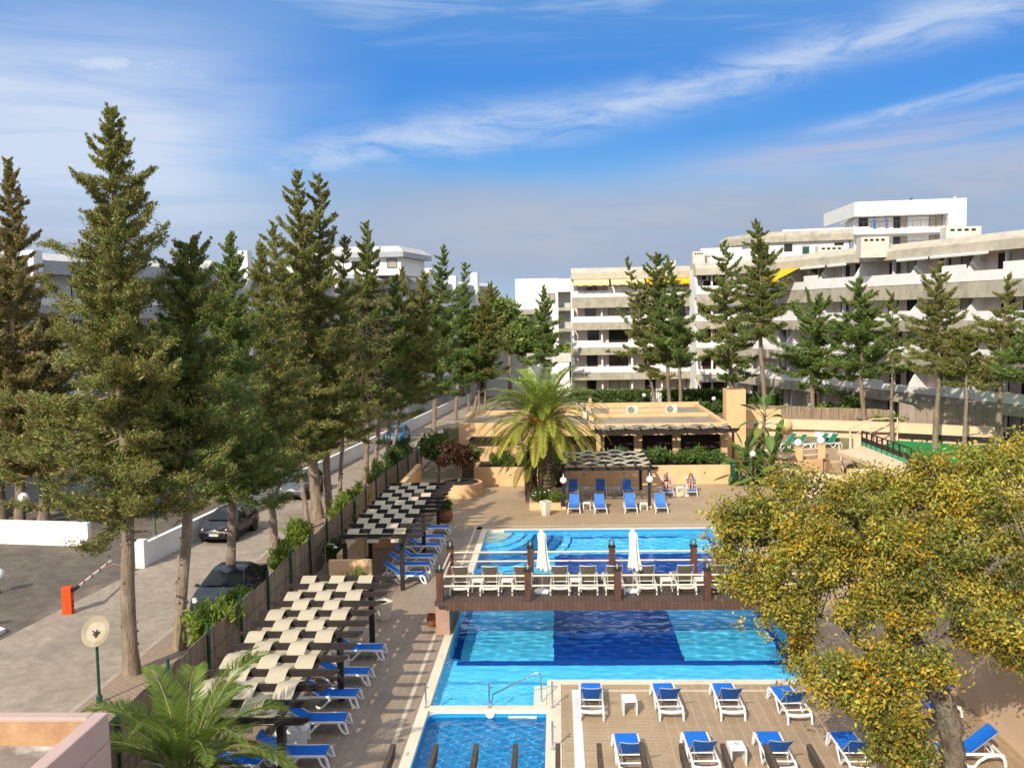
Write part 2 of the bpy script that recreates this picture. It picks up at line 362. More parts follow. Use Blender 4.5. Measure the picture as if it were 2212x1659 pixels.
# ---- deck sheets
sheet('walkway', [rc(FX, -4.53, 6, 50.97), rc(-4.41, -4.12, 6, 50.85)], 0, M['walk'])
sheet('pool_deck', [rc(FX, DR, 50.97, 66), rc(-4.41, 8.08, 50.25, 50.85), rc(-.05, 2.6, 6, 28.8)], 0, M['deckx'])
sheet('pool_deck_along', [rc(2.6, DR, 6, 28.8), rc(8.08, 8.44, 28.8, 50.85), rc(8.56, DR, 28.8, 50.97)], 0, M['decky'])
mb = MB()
mb.box(-4.53, -4.41, 6, 50.97, -.1, .003); mb.box(-4.41, 8.56, 50.85, 50.97, -.1, .003); mb.box(8.44, 8.56, 28.8, 50.85, -.1, .003)
mb.box(.53, 7.2, 28.2, 28.36, -.1, .004)
struct(mb, 'drain_grating', M['creamgrate'])
mb = MB(); mb.box(.27, .52, 6, 28.36, -.1, .004); struct(mb, 'white_drain_grating', M['whitegrate'])
mb = MB()
mb.box(-4.12, -3.83, 6, 50.25, -.16, .02); mb.box(-3.83, 7.8, 49.95, 50.25, -.16, .02); mb.box(7.8, 8.08, 28.8, 50.25, -.16, .02)
mb.box(-.05, 7.8, 28.8, 29.12, -.16, .02); mb.box(-.47, -.05, 6, 29.12, -.16, .02); mb.box(-3.83, -.47, 26.81, 27.15, -.16, .02)
struct(mb, 'pool_coping', M['coping'])
# ---- swimming pool basin
def pooltile(name, c1, c2, size=.05):
    m, t, out = newmat(name); tc = t.n('ShaderNodeTexCoord').outputs['Object']
    b = t.n('ShaderNodeTexBrick'); t.inp(b, 'Vector', tc); b.offset = 0
    t.inp(b, 'Color1', c4(c1)); t.inp(b, 'Color2', c4(c2)); t.inp(b, 'Mortar', c4(tuple(min(1, x*1.08+.01) for x in c1)))
    t.inp(b, 'Scale', 1.); t.inp(b, 'Mortar Size', .006); t.inp(b, 'Brick Width', size*3); t.inp(b, 'Row Height', size*3)
    p = t.n('ShaderNodeBsdfPrincipled', i_Base_Color=t.mix(.5, b.outputs[0], c4(c1)), i_Roughness=.6); t.inp(out, 0, p); return m
LT = pooltile('cyan_pool_tile', (.15, .74, 1.0), (.12, .69, 1.0)); NV = pooltile('navy_pool_tile', (.003, .06, .33), (.005, .075, .38))
MD = pooltile('blue_pool_tile', (.015, .30, .58), (.012, .265, .53)); PS = pooltile('pale_pool_tile', (.62, .66, .55), (.58, .63, .53))
DK = pooltile('mid_blue_pool_tile', (.02, .25, .50), (.016, .22, .45))
ZF, ZW, ZS, YS = -1.25, -.10, -.48, 31.45
x0, x1, yn, yf = -3.83, 7.8, 29.12, 49.95
mb = MB()
mb.quad((x0, YS, ZF), (x1, YS, ZF), (x1, yf, ZF), (x0, yf, ZF))
mb.quad((x0, yn, ZS), (x1, yn, ZS), (x1, YS, ZS), (x0, YS, ZS)); mb.quad((x0, YS, ZF), (x0, YS, ZS), (x1, YS, ZS), (x1, YS, ZF))
mb.quad((x0, 27.15, -.42), (-.47, 27.15, -.42), (-.47, yn, -.42), (x0, yn, -.42)); mb.quad((x0, yn, ZS), (x0, yn, -.42), (-.47, yn, -.42), (-.47, yn, ZS))
mb.quad((x0, yf, -.16), (x0, 27.15, -.16), (x0, 27.15, ZF), (x0, yf, ZF)); mb.quad((x1, yn, -.16), (x1, yf, -.16), (x1, yf, ZF), (x1, yn, ZF))
mb.quad((x1, yf, -.16), (x0, yf, -.16), (x0, yf, ZF), (x1, yf, ZF)); mb.quad((-.47, yn, -.16), (x1, yn, -.16), (x1, yn, ZS), (-.47, yn, ZS))
mb.quad((x0, 27.15, -.16), (-.47, 27.15, -.16), (-.47, 27.15, -.42), (x0, 27.15, -.42)); mb.quad((-.47, 27.15, -.16), (-.47, yn, -.16), (-.47, yn, -.42), (-.47, 27.15, -.42))
basin = thing('swimming_pool', 'large blue tiled swimming pool crossed by the wooden bridge', 'pool', (2, 40, -1.45))
LTo = mb.build('basin', LT, basin, world=True)
mb = MB(); e = ZF+.006
mb.quad((-.3, 31.95, e), (4.12, 31.95, e), (4.12, 38, e), (-.3, 38, e)); mb.quad((-.3, 38, e), (7.5, 38, e), (7.5, 46.4, e), (-.3, 46.4, e))
e2 = ZF+.012
for a in (rc(x0+.06, x0+.34, 32.36, yf-.3), rc(x1-.34, x1-.06, 32.36, yf-.3), rc(x0+.3, x1-.06, yf-.29, yf-.06)):
    mb.add([(x, y, e2) for x, y in a], [(0, 1, 2, 3)])
mb.add([(x, y, ZS+.006) for x, y in rc(x0+.35, x1-.06, 31.02, YS-.01)], [(0, 1, 2, 3)])
NVo = mb.build('navy_tile_pattern', NV, basin, world=True)
mb = MB(); mb.box(x0+.9, x1, yf-.012, yf-.002, -.15, .0); WLo = mb.build('waterline_tiles', DK, basin, world=True)
rings = [(1.4, 2.3, -.17, PS), (2.05, 3.2, -.36, LT), (2.5, 4.1, -.56, LT), (3.4, 5.1, -.78, DK), (3.95, 6.0, -1.0, DK), (4.45, 7.0, -1.22, LT)]
STo = []
for a, b, z, m_ in rings:
    mb = MB(); pts = [(x0+.01, yf-.01)]+[(x0+.01+a*math.sin(t*PI/2/24), yf-.01-b*math.cos(t*PI/2/24)) for t in range(25)]
    mb.prism(pts, ZF+.02, z)
    rim = [(x0+.01+a*math.sin(t*PI/2/24), yf-.01-b*math.cos(t*PI/2/24)) for t in range(25)]
    STo.append(mb.build('corner_step', m_, basin, world=True))
    mb = MB()
    for p, q in zip(rim, rim[1:]):
        f1 = 1-.09/max(a, b)
        i = lambda w: (x0+.01+(w[0]-x0-.01)*(1-.09/a), yf-.01+(w[1]-yf+.01)*(1-.09/b))
        mb.quad((*p, z+.005), (*q, z+.005), (*i(q), z+.005), (*i(p), z+.005))
    STo.append(mb.build('step_edge', NV if m_ is not PS else DK, basin, world=True))
# children's pool
kid = thing('paddling_pool', 'small deeper blue paddling pool below the glass fence', 'pool', (-2.1, 20, ZS))
kx0, kx1, ky1 = -3.822, -.478, 26.802
mb = MB(); zk = -.75
r_ = .35
pts = [(kx0, 17), (kx1, 17), (kx1, ky1)]+[(kx0+r_-r_*math.sin(t*PI/16), ky1-r_+r_*math.cos(t*PI/16)) for t in range(9)]
n_ = len(pts); mb.add([(x, y, zk) for x, y in pts], [tuple(range(n_))])
mb.add([(x, y, zk) for x, y in pts]+[(x, y, -.075) for x, y in pts], [(i, n_+i, n_+(i+1) % n_, (i+1) % n_) for i in range(n_)])
KDo = mb.build('basin', MD, kid, world=True)
mb = MB(); k2 = [(x, y) for x, y in pts]
mb.add([(x, y, -.074) for x, y in k2]+[(x, y, .021) for x, y in k2], [(i, n_+i, n_+(i+1) % n_, (i+1) % n_) for i in range(n_)])
KWo = mb.build('white_lip', M['resin'], kid, world=True)
mb = MB(); mb.lathe([(.0001, 0), (.13, 0), (.13, .03), (.0001, .03)], (0, 0, 0), 16)
sk = mb.build('inlet_cover', M['resin'], kid); sk.location = (-2.07+2.1, ky1-.03-20, -.2+.6+.02); sk.rotation_euler = (R(90), 0, 0)
mb = MB(); mb.box(-1.55, -.75, ky1-.03, ky1-.01, -.24, -.14); mb.build('skimmer_slot', M['bulb'], kid, world=True)
def wavegrid(name, x0, x1, y0, y1, d, z, amps, seed, label):
    rng = np.random.RandomState(seed)
    nx, ny = int((x1-x0)/d)+1, int((y1-y0)/d)+1
    X, Y = np.meshgrid(np.linspace(x0, x1, nx), np.linspace(y0, y1, ny)); Z = np.zeros_like(X)+z
    for lam, am, k in amps:
        for _ in range(k):
            th = rng.uniform(0, 2*PI); q = 2*PI/(lam*rng.uniform(.7, 1.4))
            Z += am/k**.5*np.sin(q*(X*math.cos(th)+Y*math.sin(th))+rng.uniform(0, 6.28))
    v = np.stack([X, Y, Z], -1).reshape(-1, 3); i = np.arange(nx*ny).reshape(ny, nx)
    f = np.stack([i[:-1, :-1], i[:-1, 1:], i[1:, 1:], i[1:, :-1]], -1).reshape(-1, 4)
    me = bpy.data.meshes.new(name); me.from_pydata(v.tolist(), [], f.tolist()); me.polygons.foreach_set('use_smooth', [True]*len(f)); me.update()
    o = bpy.data.objects.new(name, me); COL.objects.link(o); me.materials.append(WATER); return tag(o, label, 'water', kind='structure')
m, t, out = newmat('pool_water')
gs = t.n('ShaderNodeBsdfGlass', i_Color=(.88, .98, 1, 1), i_IOR=1.33, i_Roughness=0.); t.inp(out, 0, gs)
WATER = m
wa = wavegrid('pool_water', x0, x1, yn, yf, .09, ZW, [(2.2, .007, 5), (.8, .0055, 7), (.40, .0036, 9)], 3, 'rippled clear water of the large pool')
wb = wavegrid('pool_water', x0, -.47, 27.15, yn, .07, ZW, [(2.2, .006, 5), (.8, .0045, 7), (.32, .0032, 9)], 3, 'shallow clear water over the corner beach of the large pool')
wc = wavegrid('pool_water', kx0, kx1, 17, ky1, .035, ZW-.09, [(1.3, .006, 6), (.6, .0055, 8), (.26, .0036, 10)], 5, 'rippling water of the small paddling pool')
sl.cycles.is_caustics_light = True
for o in (wa, wb, wc): o.cycles.is_caustics_caster = True
for o in [LTo, NVo, KDo, WLo]+STo: o.cycles.is_caustics_receiver = True
# red depth marks on the coping
dm = [(-4.0, 24.05, R(90)), (4.9, 28.97, 0), (-3.98, 33.2-2.0, R(90)), (-3.98, 42.7, R(90))]
for i, (x, y, rz) in enumerate(dm):
    tx = ['0.60', '1.40', '1.40', '1.40'][i]
    o = text(tx, .10, M['redp'], 'depth_mark', None, (x, y, .0225), (0, 0, rz), .0005)
    tag(o, ['small red depth figures on the coping beside the paddling pool', 'small red depth figures on the near coping between sun loungers', 'small red depth figures on the left coping in front of the brick pier', 'small red depth figures on the left coping beyond the bridge'][i], 'marking')
# ---- glass fence and hand rail round the paddling pool
gf = thing('glass_fence', 'low glass fence on steel posts round the paddling pool corner', 'fence', (-2.1, 27, .02))
for (x, y) in ((-3.92, 26.98), (-2.1, 26.98), (-.30, 26.98), (-.28, 24.3)):
    mb = MB(); mb.tube([(x, y, .02), (x, y, .78)], .026, 10); mb.lathe([(.055, .02), (.055, .04), (.03, .05)], (x, y, 0), 12)
    mb.build('post', M['steel'], gf, True, world=True)
    for z in (.2, .62):
        mb = MB(); mb.obox((x+.04, y, z), (.1, .04, .04)); mb.build('clamp', M['steel'], gf, world=True)
for a in ((-3.86, -2.16, 26.98, 26.98), (-2.04, -.36, 26.98, 26.98), (-.30, -.288, 26.9, 24.36)):
    mb = MB(); mb.quad((a[0], a[2], .1), (a[1], a[3], .1), (a[1], a[3], .74), (a[0], a[2], .74)); mb.build('glass_panel', M['glass'], gf, world=True)
mb = MB(); mb.tube([(-.62, 27.5, -.1), (-.62, 27.5, .72), (-.65, 27.5, .82), (-.75, 27.52, .85), (-2.05, 27.75, .1), (-2.1, 27.75, -.3)], .022, 10)
o = mb.build('handrail', M['steel'], smooth=True, loc=(-.62, 27.5, -.1)); tag(o, 'slanting steel hand rail into the shallow end of the pool', 'handrail')
mb = MB(); mb.box(-.85, -.48, 27.2, 28.7, -.42, -.02); o = mb.build('pool_ledge', PS, loc=(-.66, 28, -.4)); tag(o, 'pale mosaic ledge in the shallow water beside the hand rail', 'ledge')

# ================================================================== BRIDGE
br = thing('footbridge', 'dark wooden footbridge with cream rails across the pool', 'bridge', (2, 35, 0))
mb = MB(); mb.box(-4.4, 8.75, 33.02, 36.62, 1.14, 1.3); mb.build('deck_boards', M['boards'], br, world=True)
mb = MB(); mb.box(-4.0, 8.6, 32.985, 33.015, .98, 1.285); mb.build('fascia', M['fascia'], br, world=True)
mb = MB(); mb.box(-4.0, 8.6, 36.625, 36.655, .98, 1.285); mb.build('fascia', M['fascia'], br, world=True)
mb = MB(); mb.box(-4.42, -3.93, 33.3, 36.5, .02, 1.135); mb.build('brick_pier', M['brick'], br, world=True)
mb = MB(); mb.box(8.12, 8.65, 33.3, 36.5, .02, 1.135); mb.build('brick_pier', M['brick'], br, world=True)
PX = [-4.22, -1.15, 1.94, 5.02, 8.2]
for y in (33.12, 36.5):
    for x in PX:
        mb = MB(); mb.box(x-.115, x+.115, y-.115, y+.115, 1.301, 2.34); p = mb.build('rail_post', M['redwood'], br, world=True, bevel=.012)
        mb = MB(); mb.box(x-.14, x+.14, y-.14, y+.14, 2.341, 2.40); q = mb.build('post_cap', M['darkwood'], p, loc=None); 
        for v in q.data.vertices: v.co -= Vector(br.location)
        mb = MB(); mb.sphere((x, y, 2.53), .135, 18); mb.lathe([(.07, 2.401), (.05, 2.43)], (x, y, 0), 12)
        q = mb.build('globe_lamp', M['clearglobe'], p, True)
        for v in q.data.vertices: v.co -= Vector(br.location)
        mb = MB(); mb.lathe([(.025, 2.40), (.03, 2.47), (.02, 2.56), (.0001, 2.58)], (x, y, 0), 10)
        q = mb.build('bulb', M['bulb'], p, True)
        for v in q.data.vertices: v.co -= Vector(br.location)
    for a, b in zip(PX, PX[1:]):
        for z in (2.17, 1.82):
            mb = MB(); mb.tube([(a+.115, y, z), (b-.115, y, z)], .035, 8); mb.build('rail', M['rail'], br, True, world=True)
for z in (2.17, 1.82):
    mb = MB(); mb.tube([(PX[0], 33.235, z), (PX[0], 36.385, z)], .035, 8); mb.build('rail', M['rail'], br, True, world=True)

# ================================================================== PERGOLAS over the left loungers
def weave(mb, fixed, along, width, tops, ztop, zbot, phase, axis):
    """one strip of cloth woven over and under the beams. fixed = start across, along = beam positions"""
    pts = []; rr = random.Random(round(fixed*77)+len(along))
    zs = [ztop if (i+phase) % 2 == 0 else zbot for i in range(len(along))]
    for i in range(len(along)-1):
        sg = rr.uniform(.0, .075)
        for k in range(8):
            u = k/8; w = min(1, max(0, (u-.06)/.88)); w = w*w*(3-2*w)
            pts.append((along[i]+(along[i+1]-along[i])*u, zs[i]*(1-w)+zs[i+1]*w - sg*math.sin(PI*u)))
    pts.append((along[-1], zs[-1]))
    pts = [(along[0]+.05*(1 if along[0] > along[-1] else -1), zs[0]-.16)]+pts+[(along[-1]-.05*(1 if along[0] > along[-1] else -1), zs[-1]-.16)]
    vs = []
    for a, z in pts:
        for d in (rr.uniform(-.006, .006), width+rr.uniform(-.006, .006)): vs.append((fixed+d, a, z) if axis == 'Y' else (a, fixed+d, z))
    n = len(pts); mb.add(vs, [(2*i, 2*i+1, 2*i+3, 2*i+2) for i in range(n-1)])
def beam_profile(x0, x1, z0, z1):        # beam along X with the lower corner cut at both ends
    return [(x0, z1), (x0, z1-.06), (x0+.18, z0), (x1-.18, z0), (x1, z1-.06), (x1, z1)]
def left_pergola(label, Ys, xl, xr, lposts, rposts, nstrip, xs, ph):
    root = thing('pergola', label, 'pergola', ((xl+xr)/2, Ys[0], 0))
    zt, zb = 2.36, 2.19
    for i, y in enumerate(Ys):
        mb = MB(); a = xl(i) if callable(xl) else xl
        mb.extr([(x, y-.045, z) for x, z in beam_profile(a, xr, zb, zt)], (0, .09, 0)); mb.build('crossbeam', M['darkwood'], root, world=True, bevel=.006)
    for x in (-6.5, -8.85):
        mb = MB(); mb.box(x-.06, x+.06, Ys[-1]-.25, Ys[0]+.25, 2.03, zb-.004); mb.build('side_beam', M['oldwood'], root, world=True)
    for x, ys in ((-6.5, rposts), (-8.85, lposts)):
        for y in ys:
            mb = MB(); mb.box(x-.085, x+.085, y-.085, y+.085, 0.004, 2.026); mb.build('post', M['darkwood'], root, world=True, bevel=.01)
    for k in range(nstrip):
        mb = MB(); weave(mb, xs+k*.488, Ys, .486, None, zt+.012, zb-.012, k+ph, 'Y'); mb.build('canvas_strip', M['canvas'], root, world=True, smooth=True)
    return root
Y1 = [32.58-i*(32.58-20.8)/12 for i in range(13)]
left_pergola('near pergola of cream canvas strips woven through dark beams, beside the foreground palm', Y1, -9.14, -5.62, [32.4, 27, 21.5], [32.4, 27.6, 21.5], 5, -8.87, 0)
Y2 = [51.1-i*(51.1-38.9)/12 for i in range(13)]
left_pergola('far pergola of cream canvas strips woven through black beams, beside the terracotta pot', Y2, -9.08, -5.56, [51, 44.3, 39], [51, 45.4, 39], 5, -8.87, 1)
# pergola on the far deck
root = thing('pergola', 'pergola with zigzag canvas and globe lamps over the far deck loungers', 'pergola', (2.7, 58, 0))
zt = 2.58
for y in (55.3, 61.2):
    mb = MB(); mb.extr([(x, y-.06, z) for x, z in [(-.25, zt-.2), (-.12, zt-.36), (5.5, zt-.36), (5.65, zt-.2), (5.65, zt-.17), (-.25, zt-.17)]], (0, .12, 0)); mb.build('front_beam', M['darkwood'], root, world=True, bevel=.006)
Xb = [.1+i*.85 for i in range(7)]
for x in Xb:
    mb = MB(); mb.box(x-.045, x+.045, 54.9, 61.6, zt-.166, zt); mb.build('crossbeam', M['darkwood'], root, world=True)
for x in (.22, 5.12):
    for y in (55.3, 61.2):
        mb = MB(); mb.box(x-.085, x+.085, y-.085, y+.085, .004, zt-.364); mb.build('post', M['darkwood'], root, world=True, bevel=.01)
    mb = MB(); mb.box(x-.14, x+.14, 55.16, 55.44, .003, .16); mb.build('post_foot', M['peach'], root, world=True)
    mb = MB(); mb.sphere((x, 55.05, 1.72), .2, 18); mb.tube([(x, 55.2, 2.05), (x, 55.05, 2.05), (x, 55.05, 1.9)], .03, 8)
    mb.build('globe_lamp', M['globe'], root, True, world=True)
for k in range(7):
    mb = MB(); weave(mb, 55.55+k*.83, Xb, .7, None, zt+.012, zt-.13, k, 'X'); mb.build('canvas_strip', M['canvas'], root, world=True, smooth=True)
# beams of the terrace pergola just below the camera
fb = thing('pergola', 'weathered pergola beams jutting in at the bottom of the picture', 'pergola', (2, 9, 0))
zt = 5.1
for x, y in [(850, 1605), (942, 1605), (1029, 1605), (1114, 1605), (1205, 1604), (1294, 1604), (1385.5, 1601), (1471, 1604), (1561, 1604.4), (1654, 1605), (1747, 1606)]:
    px, py = G(x, y, zt); mb = MB()
    mb.extr([(px-.035, yy, zz) for yy, zz in [(py, zt), (py, zt-.05), (py-.16, zt-.17), (6, zt-.17), (6, zt)]], (.07, 0, 0)); mb.build('beam', M['oldwood'], fb, world=True, bevel=.004)
mb = MB(); mb.box(-4.5, 8, 6.6, 6.75, zt-.36, zt-.174); mb.build('cross_bearer', M['oldwood'], fb, world=True)
for x in (-4.2, 2, 7.6):
    mb = MB(); mb.box(x-.09, x+.09, 6.58, 6.77, 0, zt-.365); mb.build('post', M['oldwood'], fb, world=True)
# ================================================================== LOUNGERS, TABLES, PARASOLS
def make_lounger(label, cloth, ang, group, resin='resin', tilt_legs=True):
    """length along X: foot end at +.94, head at -.94, lies on z = 0"""
    root = thing('sun_lounger', label, 'sun lounger', (0, 0, 0), 0, group); rs = M[resin]
    mb = MB()
    for s in (-1, 1):
        y = s*.315
        mb.tube([(.88, y, .315), (.5, y, .325), (0, y, .325), (-.5, y, .325), (-.72, y, .31)], [.030]*5, 8, sq=1.25)
    for x in (.86, .35, -.2, -.66): mb.tube([(x, -.315, .30), (x, .315, .30)], .02, 8)
    mb.tube([(-.90, -.325, .27), (-.915, -.16, .245), (-.92, 0, .24), (-.915, .16, .245), (-.90, .325, .27)], .032, 8, sq=1.5)
    mb.build('frame', rs, root, True)
    for s in (-1, 1):
        y = s*.325
        mb = MB(); mb.tube([(.90, y, .315), (.95, y*1.03, .16), (.985, y*1.06, .015)], [.03, .028, .03], 8, sq=1.3); mb.tube([(.72, y, .31), (.80, y*1.03, .12), (.90, y*1.06, .015), (.985, y*1.06, .015)], [.026, .022, .024, .028], 8, sq=1.3)
        mb.build('leg', rs, root, True)
        mb = MB(); mb.tube([(-.68, y, .315), (-.82, y, .30), (-.91, y, .22), (-.945, y, .10), (-.95, y, .015)], [.034, .036, .034, .03, .034], 8, sq=1.3); mb.build('leg', rs, root, True)
        mb = MB(); mb.tube([(-.72, y, .30), (-.50, y, .27), (-.32, y, .16), (-.22, y, .03), (-.14, y, .012)], [.03, .032, .03, .028, .03], 8, sq=1.3)
        mb.tube([(.22, y, .31), (.08, y, .18), (-.06, y, .03), (-.14, y, .012)], [.028, .026, .026, .03], 8, sq=1.3); mb.build('middle_leg', rs, root, True)
    hx = -.16
    mb = MB(); n = 8                                      # seat sling, very slightly sagging
    for i in range(n):
        a0 = hx+(.90-hx)*i/n; a1 = hx+(.90-hx)*(i+1)/n
        z = lambda q: .362-.012*math.sin(PI*(q-hx)/(.9-hx))
        mb.add([(a0, -.275, z(a0)), (a1, -.275, z(a1)), (a1, .275, z(a1)), (a0, .275, z(a0)), (a0, -.275, z(a0)-.014), (a1, -.275, z(a1)-.014), (a1, .275, z(a1)-.014), (a0, .275, z(a0)-.014)],
               [(0, 1, 2, 3), (7, 6, 5, 4), (0, 4, 5, 1), (2, 6, 7, 3)])
    mb.build('seat', cloth, root)
    ca, sa = math.cos(ang), math.sin(ang)
    bp = lambda d, y, o=0: (hx-d*ca-o*sa*-1*0-o*sa, y, .362+d*sa-o*ca*1.0)
    mb = MB(); L = .80; n = 6
    for i in range(n):
        d0, d1 = L*i/n, L*(i+1)/n
        for (ya, yb) in ((-.27, -.09), (-.09, .09), (.09, .27)):
            sg = lambda y: .03*(1-(y/.27)**2)
            mb.add([bp(d0, ya, sg(ya)), bp(d1, ya, sg(ya)), bp(d1, yb, sg(yb)), bp(d0, yb, sg(yb)), bp(d0, ya, sg(ya)+.012), bp(d1, ya, sg(ya)+.012), bp(d1, yb, sg(yb)+.012), bp(d0, yb, sg(yb)+.012)],
                   [(3, 2, 1, 0), (4, 5, 6, 7), (0, 1, 5, 4), (3, 7, 6, 2)])
    mb.build('backrest', cloth, root)
    mb = MB(); fr = M['alu'] if resin == 'resin' else rs
    mb.tube([bp(0, -.285), bp(L*.5, -.285), bp(L, -.285), bp(L+.01, -.15, .03), bp(L+.01, 0, .04), bp(L+.01, .15, .03), bp(L, .285), bp(L*.5, .285), bp(0, .285)], .014, 6)
    if ang > .2:
        q = bp(.42, 0)
        mb.tube([bp(.42, -.25, .01), (q[0]+.02, -.22, .24), (q[0]-.02, -.18, .16), (q[0]-.02, .18, .16), (q[0]+.02, .22, .24), bp(.42, .25, .01)], .011, 6)
    mb.build('backrest_frame', fr, root, True)
    return root
def make_table(label, group, resin='resin'):
    root = thing('side_table', label, 'side table', (0, 0, 0), 0, group); rs = M[resin]
    mb = MB(); mb.box(-.2, .2, -.27, .27, .385, .42); mb.build('table_top', rs, root, bevel=.012)
    for s in (-1, 1):
        mb = MB(); mb.box(s*.2-(.035 if s > 0 else 0), s*.2+(0 if s > 0 else .035), -.262, .262, 0.004, .384); mb.build('leg_panel', rs, root, bevel=.01)
    return root
def make_table2(label, group, resin='resin'):
    root = thing('side_table', label, 'side table', (0, 0, 0), 0, group); rs = M[resin]
    mb = MB(); mb.box(-.21, .21, -.2, .2, .39, .42); mb.box(-.19, .19, -.18, .18, .35, .389); mb.build('table_top', rs, root, bevel=.01)
    for sx_ in (-1, 1):
        for sy_ in (-1, 1):
            mb = MB(); mb.tube([(sx_*.18, sy_*.17, .349), (sx_*.195, sy_*.185, .002)], [.028, .02], 6); mb.build('leg', rs, root)
    return root
used = set()
_jr = random.Random(4)
def put(proto, x, y, z, rz, label):
    rz += R(_jr.uniform(-2, 2)); x += _jr.uniform(-.03, .03)
    if proto.name not in used:
        used.add(proto.name); proto.location = (x, y, z); proto.rotation_euler = (0, 0, rz); proto['label'] = label; return proto
    return dup(proto, (x, y, z), rz, label)
T_ = R(90)
# near deck: feet away from the camera
pA = make_lounger('', M['blue'], R(40), 'blue loungers on the near deck')
for (fx, rx), ry, fy, lb in (((.83, .83), 26.18, 27.95, 'blue sun lounger on the near deck, front row, closest to the white drain strip'),
                             ((2.92, 3.0), 26.16, 27.95, 'blue sun lounger on the near deck, front row, just right of the lone side table'),
                             ((4.62, 4.68), 26.15, 27.95, 'blue sun lounger on the near deck, front row, third along from the drain strip'),
                             ((6.27, 6.35), 25.92, 27.72, 'blue sun lounger on the near deck, front row, brushed by the oak twigs'),
                             ((1.63, 1.66), 22.75, 24.52, 'near deck lounger, second row, nearest the drain strip with two beams across it'),
                             ((3.40, 3.45), 22.85, 24.66, 'blue sun lounger on the near deck, second row, left of the low white table'),
                             ((5.24, 5.29), 22.85, 24.66, 'blue sun lounger on the near deck, second row, right of the low white table'),
                             ((7.08, 7.16), 22.85, 24.66, 'blue sun lounger on the near deck, second row, half under the oak leaves')):
    put(pA, (fx+rx)/2, (fy+ry)/2, .002, math.atan2(fy-ry, fx-rx), lb)
pT = make_table('', 'low white tables on the near deck')
put(pT, 1.84, 26.72, .002, R(2), 'white side table between the first two front row loungers on the near deck')
put(pT, 4.32, 23.72, .002, R(1), 'white side table with a small ashtray in the second row of the near deck')
put(pT, 7.3, 27.3, .002, R(8), 'white side table mostly hidden behind the oak twigs by the pool corner')
mb = MB(); mb.lathe([(.0001, .0), (.05, .0), (.062, .03), (.052, .03), (.045, .012), (.0001, .012)], (0, 0, 0), 14)
o = mb.build('ashtray', M['alu'], None, True); o.location = (4.30, 23.78, .4225); tag(o, 'small glassy ashtray on the white table of the second row', 'ashtray')
pR = make_lounger('', M['blue'], R(38), 'blue loungers beside the right wall')
put(pR, 9.75, 23.75, .002, R(180), 'blue sun lounger lying crosswise at the bottom right corner beside the peach wall')
put(pR, 9.9, 26.4, .002, R(195), 'blue sun lounger behind the oak trunk beside the peach wall')
# loungers under the left pergolas: feet towards the pool
pL = make_lounger('', M['blue'], R(33), 'blue loungers under the near pergola')
for y, lb, a in ((31.15, 'blue sun lounger under the near pergola, farthest from the camera', 1), (29.0, 'blue sun lounger under the near pergola, second from its far end', -1),
              (27.27, 'blue sun lounger under the near pergola, in the middle of the row', 0), (25.52, 'blue sun lounger under the near pergola, just behind the white side table', 1),
              (23.5, 'blue sun lounger under the near pergola, nearest the camera with its head by the post', 2)):
    put(pL, -6.83, y+.02, .002, R(a), lb)
put(pL, -8.35, 23.1, .002, R(-6), 'blue sun lounger almost hidden by the fronds of the foreground palm')
pU = make_lounger('', M['blue'], R(36), 'blue loungers under the far pergola')
for y, lb, a in ((49.45, 'blue sun lounger under the far pergola, farthest one by the terracotta pot', -2), (47.25, 'blue sun lounger under the far pergola, second from the terracotta pot', 1),
              (45.55, 'blue sun lounger under the far pergola, third from the terracotta pot', 0), (43.35, 'blue sun lounger under the far pergola, fourth from the terracotta pot', 2),
              (41.95, 'blue sun lounger under the far pergola, second nearest the bridge', -1), (40.3, 'blue sun lounger under the far pergola, nearest the bridge', 1)):
    put(pU, -6.66, y, .002, R(a), lb)
pT2 = make_table('', 'white tables between the pergola loungers')
for x, y, lb in ((-7.1, 30.05, 'white side table in the shade of the near pergola by its far lounger'), (-7.0, 24.75, 'white side table under the near end of the near pergola'),
                 (-6.75, 48.5, 'white side table between the two farthest loungers of the far pergola'), (-6.65, 46.4, 'white side table between the second and third loungers of the far pergola'), (-6.85, 41.1, 'white side table between the two loungers nearest the bridge')):
    put(pT2, x, y, .002, R(90), lb)
# far deck: heads away from the camera
pF = make_lounger('', M['bluefar'], R(36), 'blue loungers on the far deck')
for x, y, lb in ((.80, 58.85, 'shaded blue lounger under the canvas roof on the far deck, leftmost of the back row'), (2.53, 58.9, 'shaded blue lounger under the canvas roof on the far deck, middle of the back row'),
                 (4.2, 58.6, 'shaded blue lounger under the canvas roof on the far deck, beside the back post'), (.83, 53.85, 'sunlit blue lounger on the far deck, front row, beside the left globe lamp post'),
                 (2.26, 53.8, 'sunlit blue lounger on the far deck, front row, second from the left'), (4.0, 53.85, 'sunlit far deck lounger, front row, left of the small table at the right post'),
                 (5.7, 53.8, 'sunlit blue lounger on the far deck, front row, right of the pergola post')):
    put(pF, x, y+.98, .002, R(-90), lb)
pS = make_lounger('', M['bluefar'], R(48), 'loungers of the two sunbathers')
put(pS, 6.58, 58.5+.98, .002, R(-90), 'blue lounger holding the blond sunbather with a phone')
put(pS, 8.05, 58.6+.98, .002, R(-98), 'blue lounger holding the sunbather in a dark top')
pT3 = make_table2('', 'small white tables on the far deck')
for x, y, lb in ((1.63, 59.9, 'shaded small white table between the left and middle back row far deck loungers'), (3.54, 59.8, 'shaded small white table between the middle and right back row far deck loungers'),
                 (1.52, 55.15, 'small white table in the sun between the two left front loungers of the far deck'), (4.72, 54.8, 'small white table in the sun at the right pergola post'), (7.4, 59.8, 'small white table between the two sunbathers')):
    put(pT3, x, y, .002, 0, lb)
